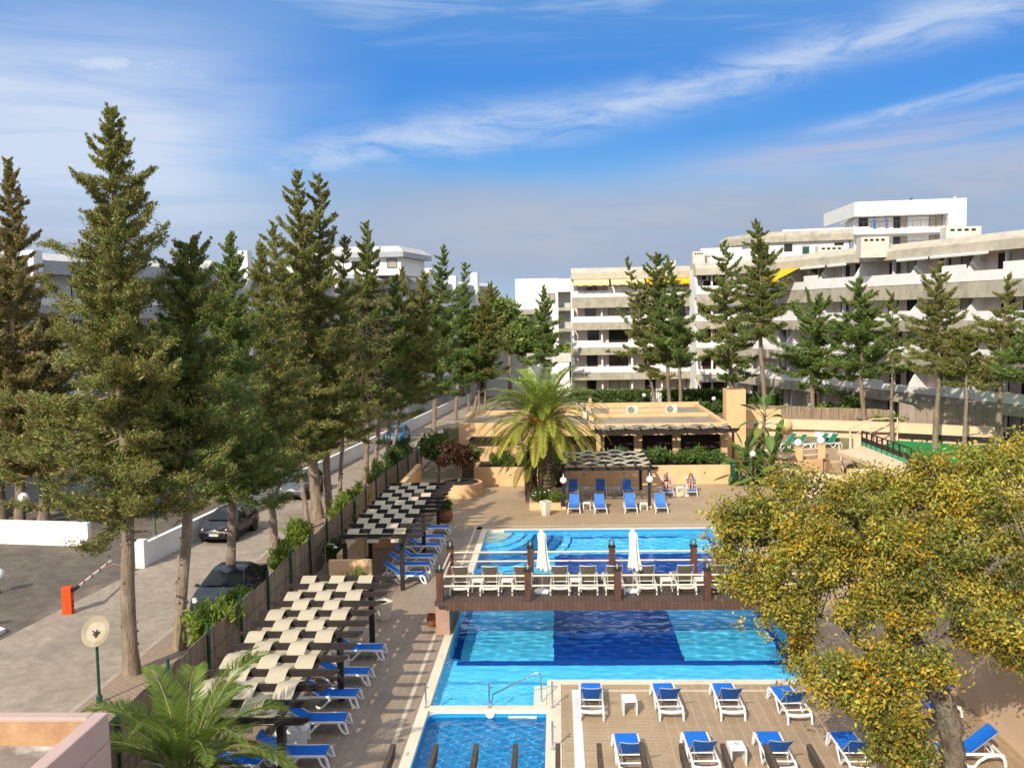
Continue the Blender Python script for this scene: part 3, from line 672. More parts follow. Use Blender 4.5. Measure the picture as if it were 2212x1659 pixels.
# bridge
pB = make_lounger('', M['brownsling'], R(52), 'taupe loungers on the footbridge', 'resin2')
lb = ['at the left end of the bridge', 'second from the left end of the bridge', 'behind the second bridge post', 'just right of the left parasol', 'left of the third bridge post', 'between the third post and the right parasol', 'just right of the right parasol', 'left of the fourth bridge post', 'right of the fourth bridge post by the oak leaves', 'at the hidden right end of the bridge under the oak leaves']
for x, l in zip([-3.58, -2.51, -1.42, -.01, 1.0, 1.89, 3.06, 4.38, 5.55, 6.75], lb):
    put(pB, x, 33.66+.96, 1.302, R(90), 'ivory framed taupe lounger '+l)
pT4 = make_table2('', 'ivory tables on the footbridge', 'resin2')
for x, l in ((-2.97, 'between the two leftmost bridge loungers'), (-1.93, 'between the second and third bridge loungers'), (.5, 'right of the left parasol between two bridge loungers'), (3.75, 'between the bridge loungers left of the fourth post'), (4.95, 'behind the fourth bridge post'), (6.15, 'under the oak leaves at the right end of the bridge')):
    put(pT4, x, 34.3, 1.302, 0, 'ivory side table '+l)
# closed parasols
def parasol(x, y, z, label, seed):
    rng = random.Random(seed)
    root = thing('closed_parasol', label, 'parasol', (x, y, z), 0, 'closed parasols on the footbridge')
    mb = MB(); mb.lathe([(.30, 0.002), (.30, .06), (.24, .10), (.05, .12), (.04, .3), (.0001, .3)], (0, 0, 0), 8); mb.build('base', M['resin'], root)
    mb = MB(); mb.tube([(0, 0, .25), (0, 0, 2.16)], .022, 8); mb.build('pole', M['alu'], root, True)
    mb = MB(); n = 48; prof = [(.05, 2.20), (.11, 2.13), (.14, 2.0), (.13, 1.8), (.145, 1.5), (.17, 1.2), (.20, .98), (.215, .86)]
    vs = []
    for k, (r, zz) in enumerate(prof):
        for j in range(n):
            th = 2*PI*j/n; fo = 1+(.13+.022*k)*math.cos(8*th+.5*k*.4+seed)+.05*math.sin(5*th+seed)
            vs.append((r*fo*math.cos(th)+.012*k*math.sin(seed), r*fo*math.sin(th), zz+(.07*math.cos(8*th+seed) if k == len(prof)-1 else 0)))
    mb.add(vs, [(i*n+j, i*n+(j+1) % n, (i+1)*n+(j+1) % n, (i+1)*n+j) for i in range(len(prof)-1) for j in range(n)]+[tuple(range(n))])
    can = mb.build('canopy', M['parasol'], root, True)
    mb = MB(); mb.lathe([(.05, 2.2), (.09, 2.23), (.05, 2.27), (.0001, 2.28)], (0, 0, 0), 10); mb.build('finial', M['ivory'], root, True)
    return root
parasol(-.68, 34.1, 1.302, 'tied white parasol on the bridge, left one beside the second post', 1)
parasol(2.55, 34.1, 1.302, 'tied white parasol on the bridge, right one beside the third post', 2)

# ================================================================== PEOPLE
def person(name, label, joints, rad, edges, loc, rz=0., parts=()):
    me = bpy.data.meshes.new('person'); me.from_pydata(joints, edges, []); me.materials.append(M['skin'])
    o = bpy.data.objects.new('person', me); COL.objects.link(o); o.location = loc; o.rotation_euler = (0, 0, rz)
    sk = o.modifiers.new('skin', 'SKIN'); sk.use_smooth_shade = True
    for i, v in enumerate(me.skin_vertices[0].data): v.radius = (rad[i], rad[i]); v.use_root = (i == 0)
    sb = o.modifiers.new('sub', 'SUBSURF'); sb.levels = 1; sb.render_levels = 2
    return tag(o, label, 'person', None)
def sit_person(label, loc, rz, ang, hairm, hold, topm, topname, extra):
    """reclined on a lounger, knees drawn up; local X towards the feet, hips at x = 0, z = seat"""
    ca, sa = math.cos(ang), math.sin(ang)
    b = lambda d, y, o=0: (-.02-d*ca+o*sa, y, .10+d*sa+o*ca)
    J, Rd, E = [], [], []
    def v(p, r, link=None):
        J.append(p); Rd.append(r)
        if link is not None: E.append((link, len(J)-1))
        return len(J)-1
    hip = v((-.02, 0, .10), .135); wa = v(b(.2, 0), .12, hip); ch = v(b(.42, 0, .02), .14, wa); nk = v(b(.56, 0, .04), .055, ch); h0 = v(b(.64, 0, .07), .075, nk); h1 = v(b(.74, 0, .09), .10, h0); h2 = v(b(.83, 0, .09), .07, h1)
    ns = v(b(.71, 0, .20), .018, h1)
    for s in (-1, 1):
        sh = v(b(.48, s*.18, .02), .065, ch)
        el = v(b(.24, s*.25, .10), .045, sh)
        if hold == 'phone': wr = v(b(.50, s*.06, .30), .032, el)
        else: wr = v(b(.34, s*-.02, .26), .032, el)
        pa = v(tuple(np.array(J[wr])+np.array([.03, -s*.015, .05])), .032, wr)
        for k in range(4): 
            f = v(tuple(np.array(J[pa])+np.array([.02+.004*k, -s*.03+.013*(k-1.5), .045-.006*abs(k-1.2)])), .0085, pa)
        v(tuple(np.array(J[pa])+np.array([.0, -s*.05, .015])), .009, pa)
        th = v((.03, s*.10, .11), .10, hip); kn = v((.40, s*.085, .42), .065, th); cf = v((.50, s*.085, .22), .055, kn); an = v((.56, s*.085, .04), .036, cf); to = v((.72, s*.10, .03), .028, an)
        for k in range(3): v((.76-.012*k, s*.10+.022*(k-1), .028), .010, to)
    o = person('person', label, J, Rd, E, loc, rz)
    mb = MB(); c = b(.775, 0, .065)
    mb.sphere((c[0]-.012, 0, c[2]+.02), .118, 14, sz=1.05)
    hx, hy, hz = c
    for s in (-1, 1): mb.tube([(hx, s*.09, hz), (hx+.01, s*.115, hz-.12), (hx+.03, s*.11, hz-.26)], [.05, .055, .03], 8)
    mb.build('hair', hairm, o, True)
    f = b(.745, 0, .175); mb = MB()
    for s in (-1, 1): mb.sphere((f[0]+.012, s*.042, f[2]+.01), .03, 10, sz=.8)
    mb.tube([(f[0]-.09, -.1, f[2]), (f[0]+.01, -.07, f[2]+.01), (f[0]+.01, .07, f[2]+.01), (f[0]-.09, .1, f[2])], .008, 6); mb.build('sunglasses', M['black'], o, True)
    mb = MB(); m_ = b(.665, 0, .165); mb.tube([(m_[0], -.03, m_[2]), (m_[0]+.01, 0, m_[2]), (m_[0], .03, m_[2])], .008, 6); mb.build('mouth', M['terra'], o, True)
    mb = MB()
    if topname == 'top':
        mb.tube([b(.10, 0, .0), b(.25, 0, .0), b(.42, 0, .02), b(.50, 0, .03)], [.16, .15, .175, .10], 14)
        for s in (-1, 1): mb.tube([b(.47, s*.15, .03), b(.36, s*.23, .07)], [.09, .075], 10)
    else:
        for s in (-1, 1): mb.sphere(b(.40, s*.07, .10), .075, 12)
        mb.tube([b(.40, -.16, .03), b(.40, 0, .13), b(.40, .16, .03)], .03, 8)
    mb.build(topname, topm, o, True)
    mb = MB(); mb.tube([(-.12, 0, .12), (-.01, 0, .11), (.09, 0, .12)], [.15, .165, .12], 12); mb.build('swim_bottom', topm, o, True)
    return o
a_ = R(48)
o1 = sit_person('blond sunbather in sunglasses with knees drawn up, holding a phone', (6.58, 59.55, .36), R(-90), a_, M['hair'], 'phone', M['black'], 'bikini_top', None)
o2 = sit_person('sunbather in sunglasses and dark patterned top, arms folded with a paper', (8.06, 59.62, .36), R(-98), a_, M['hair2'], 'fold', M['navycloth'], 'top', None)
for (x, y, rz, lb) in ((6.58, 59.48, R(-90), 'pale patterned towel under the sunbather with the phone'), (8.05, 59.58, R(-98), 'pale patterned towel under the sunbather in the dark top')):
    mb = MB(); ca, sa = math.cos(a_), math.sin(a_); n = 7
    P_ = [(.42, .385), (.1, .378), (-.15, .385)]+[(-.16-d*ca, .385+d*sa) for d in (.2, .4, .6, .82)]+[(-.16-.86*ca-.03, .385+.80*sa)]
    vs = [(x_, s*.28, z_) for x_, z_ in P_ for s in (-1, -.4, .3, 1)]
    vs = [(a, b_, c+.006*math.sin(9*a+7*b_)) for a, b_, c in vs]
    mb.add(vs, [(i*4+j, i*4+j+1, i*4+j+5, i*4+j+4) for i in range(len(P_)-1) for j in range(3)])
    o = mb.build('beach_towel', M['palecloth'], None, True); o.location = (x, y, .006); o.rotation_euler = (0, 0, rz)
    sd = o.modifiers.new('solid', 'SOLIDIFY'); sd.thickness = .012; tag(o, lb, 'towel', 'towels of the two sunbathers')
mb = MB(); mb.obox((0, 0, 0), (.012, .085, .16), 0, ry=R(-25)); q = mb.build('phone', M['black'], None, bevel=.004); q.location = (6.58, 59.55-.03, .36+.1+.62*math.sin(a_)+.13); q.rotation_euler = (0, 0, R(-90))
tag(q, 'dark phone held up by the blond sunbather', 'phone')
mb = MB(); mb.obox((0, 0, 0), (.14, .2, .012), 0, ry=R(-20)); q = mb.build('paper', M['resin'], None); q.location = (8.02, 59.28, .36+.47); q.rotation_euler = (0, 0, R(-98))
tag(q, 'white paper in the lap of the sunbather in the dark top', 'paper')
bg_ = thing('beach_bag', 'slumped straw beach bag on the deck beside the small table', 'bag', (7.25, 58.7, .003))
mb = MB(); n = 14; vs = []
for k, (r, z) in enumerate([(.16, 0), (.22, .06), (.24, .17), (.20, .27), (.21, .33)]):
    for j in range(n): th = 2*PI*j/n; vs.append((r*1.25*math.cos(th)+.03*k, r*.8*math.sin(th)*(1+.1*math.sin(3*th+k)), z*(1+.15*math.cos(th))))
mb.add(vs, [(i*n+j, i*n+(j+1) % n, (i+1)*n+(j+1) % n, (i+1)*n+j) for i in range(4) for j in range(n)]+[tuple(range(n-1, -1, -1))]); mb.build('body', M['straw'], bg_, True)
mb = MB(); mb.tube([(.0, -.16, .3), (.08, -.2, .45), (.2, -.18, .47), (.25, -.15, .3)], .014, 6); mb.build('strap', M['straw'], bg_, True)
hh = thing('rope_bag', 'white bag with two rope handles leaning beside the right sunbather', 'bag', (7.66, 58.75, .003))
mb = MB(); mb.prism([(-.16, -.08), (.16, -.08), (.14, .08), (-.14, .08)], 0, .12); mb.build('body', M['resin2'], hh, bevel=.02)
for yy in (-.05, .05):
    mb = MB(); mb.tube([(-.1, yy, .11), (-.08, yy, .35), (.02, yy, .5), (.1, yy, .35), (.1, yy, .11)], .013, 6); mb.build('handle', M['straw'], hh, True)

# ================================================================== POTS AND SMALL THINGS
def pot(name, label, m, prof, x, y, n=20, soil=None):
    root = thing(name, label, 'pot', (x, y, .003)); mb = MB(); mb.lathe(prof, (0, 0, 0), n); mb.build('pot_body', m, root, True)
    mb = MB(); rr, zz = soil; mb.lathe([(.0001, zz), (rr, zz)], (0, 0, 0), n); mb.build('soil', M['soil'], root); return root
pot('plant_pot', 'round glazed terracotta pot with a green bush at the end of the far pergola', M['terra'], [(.24, 0), (.36, .12), (.43, .32), (.42, .5), (.36, .62), (.40, .68), (.40, .72), (.35, .72), (.33, .62)], *G(962, 1127), 24, (.34, .64))
pot('plant_pot', 'small weathered terracotta pot leaning at the brick bridge pier', M['terra'], [(.13, 0), (.19, .12), (.21, .3), (.18, .42), (.2, .45), (.17, .45), (.16, .4)], *G(934, 1352), 18, (.16, .41))
pot('plant_pot', 'tall white square pot below the palm on the far deck', M['ivory'], [(.20, 0), (.22, .04), (.34, .78), (.34, .82), (.30, .82), (.29, .74)], *G(1179, 1113), 4, (.29, .75))
pot('plant_pot', 'dark glazed pot against the planter wall beside the palm', M['blackpot'], [(.22, 0), (.36, .25), (.38, .6), (.30, .8), (.33, .85), (.28, .85), (.27, .78)], *G(1207, 1051), 20, (.27, .79))
pot('plant_pot', 'tall ivory pot in the gap between the two left pergolas', M['ivory'], [(.22, 0), (.26, .05), (.36, .62), (.40, .66), (.40, .7), (.34, .7), (.33, .6)], *G(828, 1338), 4, (.33, .62))
# globe lamps on posts, street lamp, barrier, bin
def post_lamp(x, y, z0, h, r, label, post=M['black']):
    root = thing('globe_lamp', label, 'lamp', (x, y, z0), 0, 'white globe lamps'); mb = MB(); mb.lathe([(.09, 0), (.09, .08), (.045, .12), (.04, h-r*1.1), (.08, h-r)], (0, 0, 0), 12); mb.build('post', post, root, True)
    mb = MB(); mb.sphere((0, 0, h), r, 18); mb.build('globe', M['globe'], root, True); return root
x, y = 12.35, 62.2; post_lamp(x, y, .003, 2.05, .2, 'white globe lamp on a black post in front of the giant bird of paradise')
x, z = AY(1718, 1045, 58.5); post_lamp(x, 58.5, .003, z, .21, 'white globe lamp on a black post above the pink flowers beside the oak')
x, y = G(69, 1150); post_lamp(x-.3, 50.3, -.03, 1.95, .28, 'white globe lamp behind the white parking wall on the left')
x, z = AY(-6, 1241, 39); post_lamp(x, 39, -.03, z, .3, 'white globe lamp cut off by the left edge of the photo')
x, y = G(172, 1515); y = 27.2; x = (171-1219.5)/2100*y
sl_ = thing('street_lamp', 'street lamp with a tilted round ribbed shade on a dark green pole', 'street lamp', (x, y, .085))
_, zt = AY(170, 1372, y)
mb = MB(); mb.lathe([(.09, 0), (.09, .2), (.045, .25), (.04, zt-.1)], (0, 0, 0), 10); mb.build('pole', M['fgreen'], sl_, True)
mb = MB(); prof = [(.0001, 0), (.1, .012)]
for k in range(5): r = .30+.03*k; prof += [(r, .03+.006*k), (r+.012, .045+.006*k), (r+.024, .034+.006*k)]
prof += [(.455, .05), (.455, .035), (.0001, -.02)]
mb.lathe(prof, (0, 0, 0), 36); d_ = mb.build('lamp_shade', M['lampdisc'], sl_, True); d_.location = (-.02, .06, zt+.0); d_.rotation_euler = (R(62), R(-14), 0)
mb = MB(); mb.tube([(0, 0, zt-.14), (0, -.02, zt+.0)], .05, 8); mb.tube([(-.09, -.03, zt+.05), (.0, -.04, zt), (.06, -.05, zt+.09)], .025, 6); mb.tube([(-.08, -.04, zt-.06), (.09, -.04, zt+.03)], .025, 6); mb.build('bracket', M['oldwood'], sl_)
bx, by = G(145, 1325)
ba = thing('parking_barrier', 'orange parking barrier with its red and white arm lowered', 'barrier', (bx, by+.1, -.03), R(98))
mb = MB(); mb.box(-.16, .16, -.18, .18, 0, 1.02); mb.box(-.175, .175, -.195, .195, 1.02, 1.06); mb.build('cabinet', M['orange'], ba, bevel=.015)
mb = MB(); mb.box(-.02, .02, -.205, -.182, .45, .52); mb.box(-.09, -.03, -.205, -.182, .30, .36); mb.build('lock', M['black'], ba)
mb = MB(); mb.obox((.25, -.23, .90), (.7, .07, .10), 0); mb.build('arm_mount', M['black'], ba)
mb = MB(); mb.box(.6, 4.6, -.26, -.20, .86, .94); am = mb.build('arm', M['plate'], ba)
for k in range(4):
    mb = MB(); x_ = 1.0+.95*k; mb.extr([(x_, -.264, .858), (x_+.22, -.264, .858), (x_+.30, -.264, .943), (x_+.08, -.264, .943)], (0, .068, 0)); mb.build('red_stripe', M['redp'], am)
b_ = thing('waste_bin', 'dark green waste bin with a domed hood fixed to the planter wall end', 'bin', (*G(1577, 1038), .003)); b_.location.y = 62.7
mb = MB(); mb.lathe([(.24, .30), (.25, .34), (.25, .98), (.262, .99), (.262, 1.02), (.25, 1.03), (.25, 1.1)], (0, 0, 0), 20); mb.tube([(0, .1, 0), (0, .1, .4)], .04, 8); mb.build('bin_body', M['bin'], b_, True)
mb = MB(); mb.lathe([(.25, 1.1), (.245, 1.25), (.2, 1.37), (.1, 1.44), (.0001, 1.46)], (0, 0, 0), 20); mb.build('hood', M['bin'], b_, True)
mb = MB(); mb.lathe([(.0001, 0), (.15, 0), (.15, .012), (.0001, .012)], (0, 0, 0), 18); q = mb.build('opening', M['black'], b_); q.location = (0, -.235, 1.2); q.rotation_euler = (R(72), 0, 0); q.scale = (1, .75, 1)
# ================================================================== VEGETATION
def crown_cards(tips, rng, cols, csz, per, spread, mix=.5, up=.25):
    """tips: (n,7) = point, direction, size. returns cen, along, side, tint"""
    n = len(tips); idx = np.repeat(np.arange(n), per); N = len(idx)
    P0, D, sz = tips[idx, :3], tips[idx, 3:6], tips[idx, 6:7]
    off = rng.normal(size=(N, 3))*spread*sz
    along = unit(D*(1-mix)+rng.normal(size=(N, 3))*mix+np.array([0, 0, up]))
    side = unit(np.cross(along, rng.normal(size=(N, 3))))
    s = csz*rng.uniform(.6, 1.35, (N, 1))*np.clip(sz, .45, 1.3)
    tone = rng.uniform(0, 1, n)[idx]; v = rng.uniform(.7, 1.3, N)
    k = np.clip(tone+rng.normal(size=N)*.15, 0, .999)*(len(cols)-1); i0 = k.astype(int); fr = (k-i0)[:, None]
    c = np.array(cols); tint = (c[i0]*(1-fr)+c[i0+1]*fr)*v[:, None]
    return P0+off, along*s, side*s*.36, tint
CYP = [(0.221, 0.171, 0.063), (0.264, 0.237, 0.07), (0.216, 0.237, 0.059), (0.119, 0.16, 0.039), (0.335, 0.332, 0.088)]
CYPB = [(0.27, 0.195, 0.085), (0.302, 0.237, 0.091), (0.227, 0.224, 0.067), (0.356, 0.296, 0.122)]
CYPG = [(0.124, 0.195, 0.046), (0.178, 0.243, 0.056), (0.086, 0.136, 0.037), (0.259, 0.319, 0.074)]
def conifer(label, x, y, z0, H, cb, Rm, seed, nb=130, per=34, csz=.17, cols=CYP, rt=.2, lean=0., shape=.85, group=None, dead=False, leanY=0., topr=.25, asym=None):
    rng = np.random.RandomState(seed)
    root = thing('cypress_tree', label, 'tree', (x, y, z0), 0, group)
    cx = lambda h: lean*(h/H)+.12*math.sin(h*.55+seed)*min(1, h/4); cyy = lambda h: leanY*(h/H)+.10*math.sin(h*.43+seed*2)*min(1, h/4)
    hs = np.linspace(0, H*.985, 22); mb = MB()
    mb.tube([(cx(h), cyy(h), h) for h in hs], [max(.02, rt*(1-h/H)**.75*(1+.35*math.exp(-h*2.2))*(1+.06*math.sin(9*h+seed))) for h in hs], 9)
    # knobs of cut branches
    for k in range(14):
        h = rng.uniform(.8, max(1.2, cb)); th = rng.uniform(0, 2*PI); r = rt*(1-h/H)**.75
        mb.tube([(cx(h)+r*.7*math.cos(th), cyy(h)+r*.7*math.sin(th), h), (cx(h)+(r+.06)*math.cos(th), cyy(h)+(r+.06)*math.sin(th), h+.03)], [.06, .035], 6)
    for k in range(3):
        h = rng.uniform(cb*.6, cb*1.0); th = rng.uniform(0, 2*PI); L = rng.uniform(.5, 1.2)
        mb.tube([(cx(h), cyy(h), h), (cx(h)+L*.6*math.cos(th), cyy(h)+L*.6*math.sin(th), h+.1), (cx(h)+L*math.cos(th), cyy(h)+L*math.sin(th), h-.05)], [.05, .03, .01], 5)
    tips = []
    gold = 2.399
    nb = int(nb*.74)
    for i in range(nb):
        t = ((i+rng.uniform(0, 1))/nb)**1.08; h = cb+(H-cb)*t-(.6 if t < .1 else 0)*rng.uniform(0, 1)
        th = i*gold+rng.uniform(-.5, .5)
        prof = Rm*1.36*((1-t)**(shape*.95))*(.70+.30*math.sin(PI*.5*min(1, t*5+.1)))+.05
        L = prof*(rng.uniform(.85, 1.2) if rng.uniform() < .36 else rng.uniform(.32, .74))
        if rng.uniform() < .06: L *= rng.uniform(1.15, 1.4)
        if asym: L *= 1+asym[1]*math.cos(th-asym[0])
        ang = rng.uniform(-.22, .26)+.42*t*t
        nseg = 5; p = np.array([cx(h), cyy(h), h]); d = np.array([math.cos(th)*math.cos(ang), math.sin(th)*math.cos(ang), math.sin(ang)-.18*(1-t)])
        st = L/nseg; pts = [p.copy()]
        for s in range(nseg):
            d = unit(d+np.array([0, 0, -.02+.075*s])+rng.normal(size=3)*.10); p = p+d*st; pts.append(p.copy())
            fr = (s+1)/nseg
            if fr > .15:
                for q in range(3 if L > 1.1 else 2 if L > .45 else 1):
                    pp = p-d*st*rng.uniform(0, 1); lat = np.array([-d[1], d[0], 0])*rng.choice([-1, 1])
                    pd = unit(d*rng.uniform(.5, 1.)+lat*rng.uniform(.0, .9)+np.array([0, 0, rng.uniform(-.30, .55)])); pl = (1.1-.6*fr)*min(.95, .16+.30*L)*rng.uniform(.7, 1.25)
                    for g_ in range(4):
                        u_ = (g_+.6)/4; tips.append([*(pp+pd*pl*u_+np.array([0, 0, .10*pl*u_*u_])), *unit(pd+np.array([0, 0, .25*u_])), max(.2, (1.0-.55*u_)*min(1.2, .40+pl*.80)*(.6+.4*min(1, (1-t)*2.2)))])
            if s == nseg-1:
                for g_ in range(3): tips.append([*(p+d*.12*g_), *d, max(.18, .34-.07*g_)])
        mb.tube([tuple(q) for q in pts], [max(.008, .05*min(1, L/2)*(1-.2*j)) for j in range(nseg+1)], 4, cap=False)
    for q in range(12):                         # leading shoot
        hq = H-.09*q*max(.6, Rm*.5); tips.append([cx(hq)+rng.normal()*.04, cyy(hq)+rng.normal()*.04, hq, rng.normal()*.5, rng.normal()*.5, 1, .22+.025*q])
    mb.build('trunk', M['bark'], root, True)
    c_, al, sd, ti = crown_cards(np.array(tips), rng, cols, csz*.80, max(9, int(per*.60)), .125, .36, .12); sd = sd*.80
    cards('crown', c_, al, sd, ti, M['leaf'], root)
    if dead:
        mb = MB()
        for k in range(220):
            h = cb+(H-cb)*rng.uniform(.02, .62); th = -PI/2+rng.normal()*.75; L = rng.uniform(.7, 1.5)*(Rm*(1-(h-cb)/(H-cb))+.35)
            p = np.array([cx(h)-.15, cyy(h)-.1, h]); d = np.array([math.cos(th), math.sin(th), .2]); pts = [p]
            for s in range(4): d = unit(d+np.array([0, 0, -.18])+rng.normal(size=3)*.22); pts.append(pts[-1]+d*L/4)
            mb.tube([tuple(q) for q in pts], [.02, .016, .012, .009, .005], 3, cap=False)
            for s in range(3):
                q = pts[2+s % 3]; e_ = unit(d+rng.normal(size=3)*.8)*rng.uniform(.2, .5); mb.tube([tuple(q), tuple(q+e_)], [.009, .004], 3, cap=False)
        mb.build('dead_branches', mat('dead_grey_twigs', (.22, .165, .12), (.15, .11, .08), .95), root)
    return root
def Htop(px, py, Y): return AY(px, py, Y)[1]
GL = 'cypress trees along the street'; GR_ = 'cypress trees in front of the right apartments'
def ctree(label, bx, by, tx, ty, cbpy, halfpx, seed, Y=None, z0=.085, group=GL, **kw):
    """base pixel, top pixel, lowest foliage pixel, widest half width in pixels"""
    if Y is None: x, Y = G(bx, by, z0)
    else: x = (ray(bx, by)[0]/ray(bx, by)[1])*Y
    xt, zt = AY(tx, ty, Y); _, zc = AY(bx, cbpy, Y); Rm = halfpx/F*Y*(1.0 if group == GR_ else 1.2)
    return conifer(label, x, Y, z0, zt-z0, max(.5, zc-z0), Rm, seed, lean=xt-x, group=group, **kw)
# street side, from the near end
ctree('tallest cypress with the open ragged crown and a bare trunk in the foreground', 285, 1455, 235, 240, 1082, 166, 11, nb=200, per=40, csz=.135, rt=.24, shape=.80, cols=CYP, asym=(2.6, .12))
ctree('dark cypress in the foreground, its knobbly trunk right of the tallest one', 388, 1400, 404, 522, 1015, 112, 12, nb=170, per=38, csz=.14, rt=.22, shape=.62, cols=CYPG+CYP[:2], leanY=.4)
ctree('cypress with a thin spire and a low green skirt over the parked black car', 497, 1290, 490, 510, 1052, 108, 13, nb=165, per=36, csz=.15, rt=.2, shape=1.05, cols=CYPG+CYP[1:2], topr=.05)
ctree('yellowish cypress with a broken tip left of the tall twin tops', 594.8, 1233, 559, 530, 975, 74, 14, nb=120, per=34, csz=.15, rt=.18, shape=.9, cols=CYP[1:]+[(.17, .15, .04)])
ctree('narrow cypress close behind the left of the twin tops', 665, 1142, 596, 484, 980, 62, 15, nb=110, per=30, csz=.17, rt=.14, shape=.8)
ctree('tall cypress forming the left and higher of the twin tops', 686, 1118, 637, 371, 960, 100, 16, nb=170, per=36, csz=.165, rt=.32, shape=.75, cols=CYP, asym=(PI, .15))
ctree('tall cypress forming the right of the twin tops', 710.5, 1106, 684, 381, 940, 82, 17, nb=150, per=34, csz=.165, rt=.24, shape=.75, cols=CYP)
ctree('lower cypress leaning out to the right of the twin tops', 735, 1085, 741, 512, 930, 52, 18, nb=90, per=30, csz=.165, rt=.13, shape=.6)
ctree('cypress with a hanging mass of dead grey twigs', 789.5, 1036, 792, 482, 880, 78, 19, nb=150, per=32, csz=.18, rt=.2, shape=.85, cols=CYPG+CYP[:2], dead=True)
ctree('slim cypress just right of the one with dead twigs', 807.6, 1018, 851, 596, 870, 55, 20, nb=100, per=30, csz=.18, rt=.18, shape=.8, cols=CYPG)
ctree('brownish cypress with a bare twig top beside the blue car', 835, 1008, 872, 582, 850, 52, 21, nb=100, per=28, csz=.19, rt=.18, shape=.9)
ctree('short broad cypress in front of the last bay of the left apartments', 847, 993, 921, 591, 850, 62, 22, nb=110, per=30, csz=.19, rt=.18, shape=.75)
ctree('tall dark cypress standing clear above the roofline near the street end', 937, 938.7, 957, 532, 840, 62, 23, nb=120, per=30, csz=.2, rt=.24, shape=.8, cols=CYPG)
ctree('slim dark cypress touching the tall one near the street end', 984, 905.5, 1003, 570, 820, 36, 24, nb=90, per=28, csz=.22, rt=.2, shape=.7, cols=CYPG)
ctree('pale green cypress at the far end of the street row', 1023, 903, 1057, 615, 800, 48, 25, nb=100, per=28, csz=.24, rt=.2, shape=.65)
ctree('last thin cypress behind the palm where the street bends', 1176, 835, 1172, 620, 780, 34, 26, Y=104, z0=0, nb=80, per=26, csz=.22, rt=.14, shape=.8, cols=CYPG)
for bx, by, l, s in ((1011, 903, 'left', 27), (1034, 903, 'middle', 28), (1048, 884, 'right', 29)):
    ctree('thin bare trunked cypress at the street end, %s of three slender stems' % l, bx, by, bx+8, 690+4*(s-27), 812, 30, s, nb=60, per=26, csz=.24, rt=.14, shape=.6, cols=CYPG)
# behind the white parking wall
GP = 'cypress trees in the parking area'
ctree('brownish cypress at the left edge of the photo with a tapering spire', 43, 1140, 20, 345, 1010, 108, 31, Y=51, z0=-.03, nb=190, per=38, csz=.19, rt=.28, shape=.85, cols=CYPB, group=GP)
ctree('brownish cypress cut off by the left edge of the photo', 5, 1140, -70, 470, 1000, 110, 32, Y=52, z0=-.03, nb=140, per=34, csz=.2, rt=.28, shape=.7, cols=CYPB, group=GP)
ctree('cypress behind the tallest one with its trunk beside the globe lamp', 95, 1140, 100, 690, 1000, 62, 33, Y=53, z0=-.03, nb=140, per=34, csz=.2, rt=.3, shape=.6, cols=CYPB+CYP[1:3], group=GP)
ctree('cypress filling the gap behind the dark foreground one', 350, 1100, 330, 700, 960, 70, 34, Y=58, z0=-.03, nb=120, per=32, csz=.2, rt=.25, shape=.6, cols=CYP, group=GP)
ctree('cypress behind the twin tops on the far side of the street', 747, 965, 760, 640, 900, 60, 35, Y=84, z0=-.03, nb=90, per=30, csz=.24, rt=.2, shape=.7, cols=CYPG, group=GP)
# right hand garden
GR = 'cypress trees in front of the right apartments'
def rtree(label, bx, tx, ty, cbpy, halfpx, seed, Y, z0=1.58, **kw):
    kw['nb'] = int(kw['nb']*.62); kw['shape'] = kw['shape']*1.1
    return ctree(label, bx, 900, tx, ty, cbpy, halfpx*1.06, seed, Y=Y, z0=z0, group=GR, **kw)
rtree('slender left stem of the ragged cypress trio before the corner balconies', 1424, 1357, 558, 800, 42, 41, 88, nb=100, per=30, csz=.2, rt=.16, shape=.6, cols=CYP)
rtree('flat topped cypress with two spread top branches before the corner balconies', 1451, 1418, 552, 770, 66, 42, 87, nb=130, per=32, csz=.2, rt=.2, shape=.45, cols=CYPG+CYP[:2], topr=.6)
rtree('leaning right stem of the ragged cypress trio before the corner balconies', 1473, 1448, 570, 790, 46, 43, 85, nb=100, per=30, csz=.2, rt=.18, shape=.5, cols=CYPG)
rtree('pointed cypress left of the tall bent one on the right', 1583, 1563, 521, 815, 66, 44, 84, nb=130, per=30, csz=.2, rt=.2, shape=.7, cols=CYPG+CYP[:2])
rtree('tall cypress with a bent hooked top on the right', 1652, 1636, 480, 720, 62, 45, 80, nb=140, per=32, csz=.2, rt=.24, shape=.62, cols=CYPG+CYP[:2], dead=False)
rtree('broad low cypress with a flattened top right of the tall bent one', 1754, 1760, 655, 820, 74, 46, 76, nb=110, per=32, csz=.2, rt=.22, shape=.35, cols=CYPG)
rtree('evenly pointed cypress in the middle of the right hand group', 1870, 1854, 602, 805, 74, 47, 73, nb=130, per=32, csz=.19, rt=.2, shape=.7, cols=CYPG)
rtree('very thin cypress with a pale slender trunk on the right', 1928, 1926, 635, 800, 28, 48, 70, nb=70, per=26, csz=.18, rt=.13, shape=.5, cols=CYPG+CYP[:1])
rtree('open layered cypress with wide sparse branches on the right', 2021, 2031, 567, 800, 78, 49, 67, nb=105, per=32, csz=.18, rt=.2, shape=.8, cols=CYP)
rtree('small cypress between the two layered ones on the right', 2084, 2088, 720, 815, 54, 50, 65, nb=70, per=30, csz=.18, rt=.16, shape=.5, cols=CYP)
rtree('sparse cypress close to the right edge of the photo', 2152, 2176, 595, 805, 62, 51, 63, nb=85, per=30, csz=.18, rt=.2, shape=.75, cols=CYP)
rtree('cypress cut off by the right edge of the photo', 2235, 2230, 640, 800, 60, 52, 57, nb=90, per=32, csz=.18, rt=.2, shape=.6, cols=CYPG)
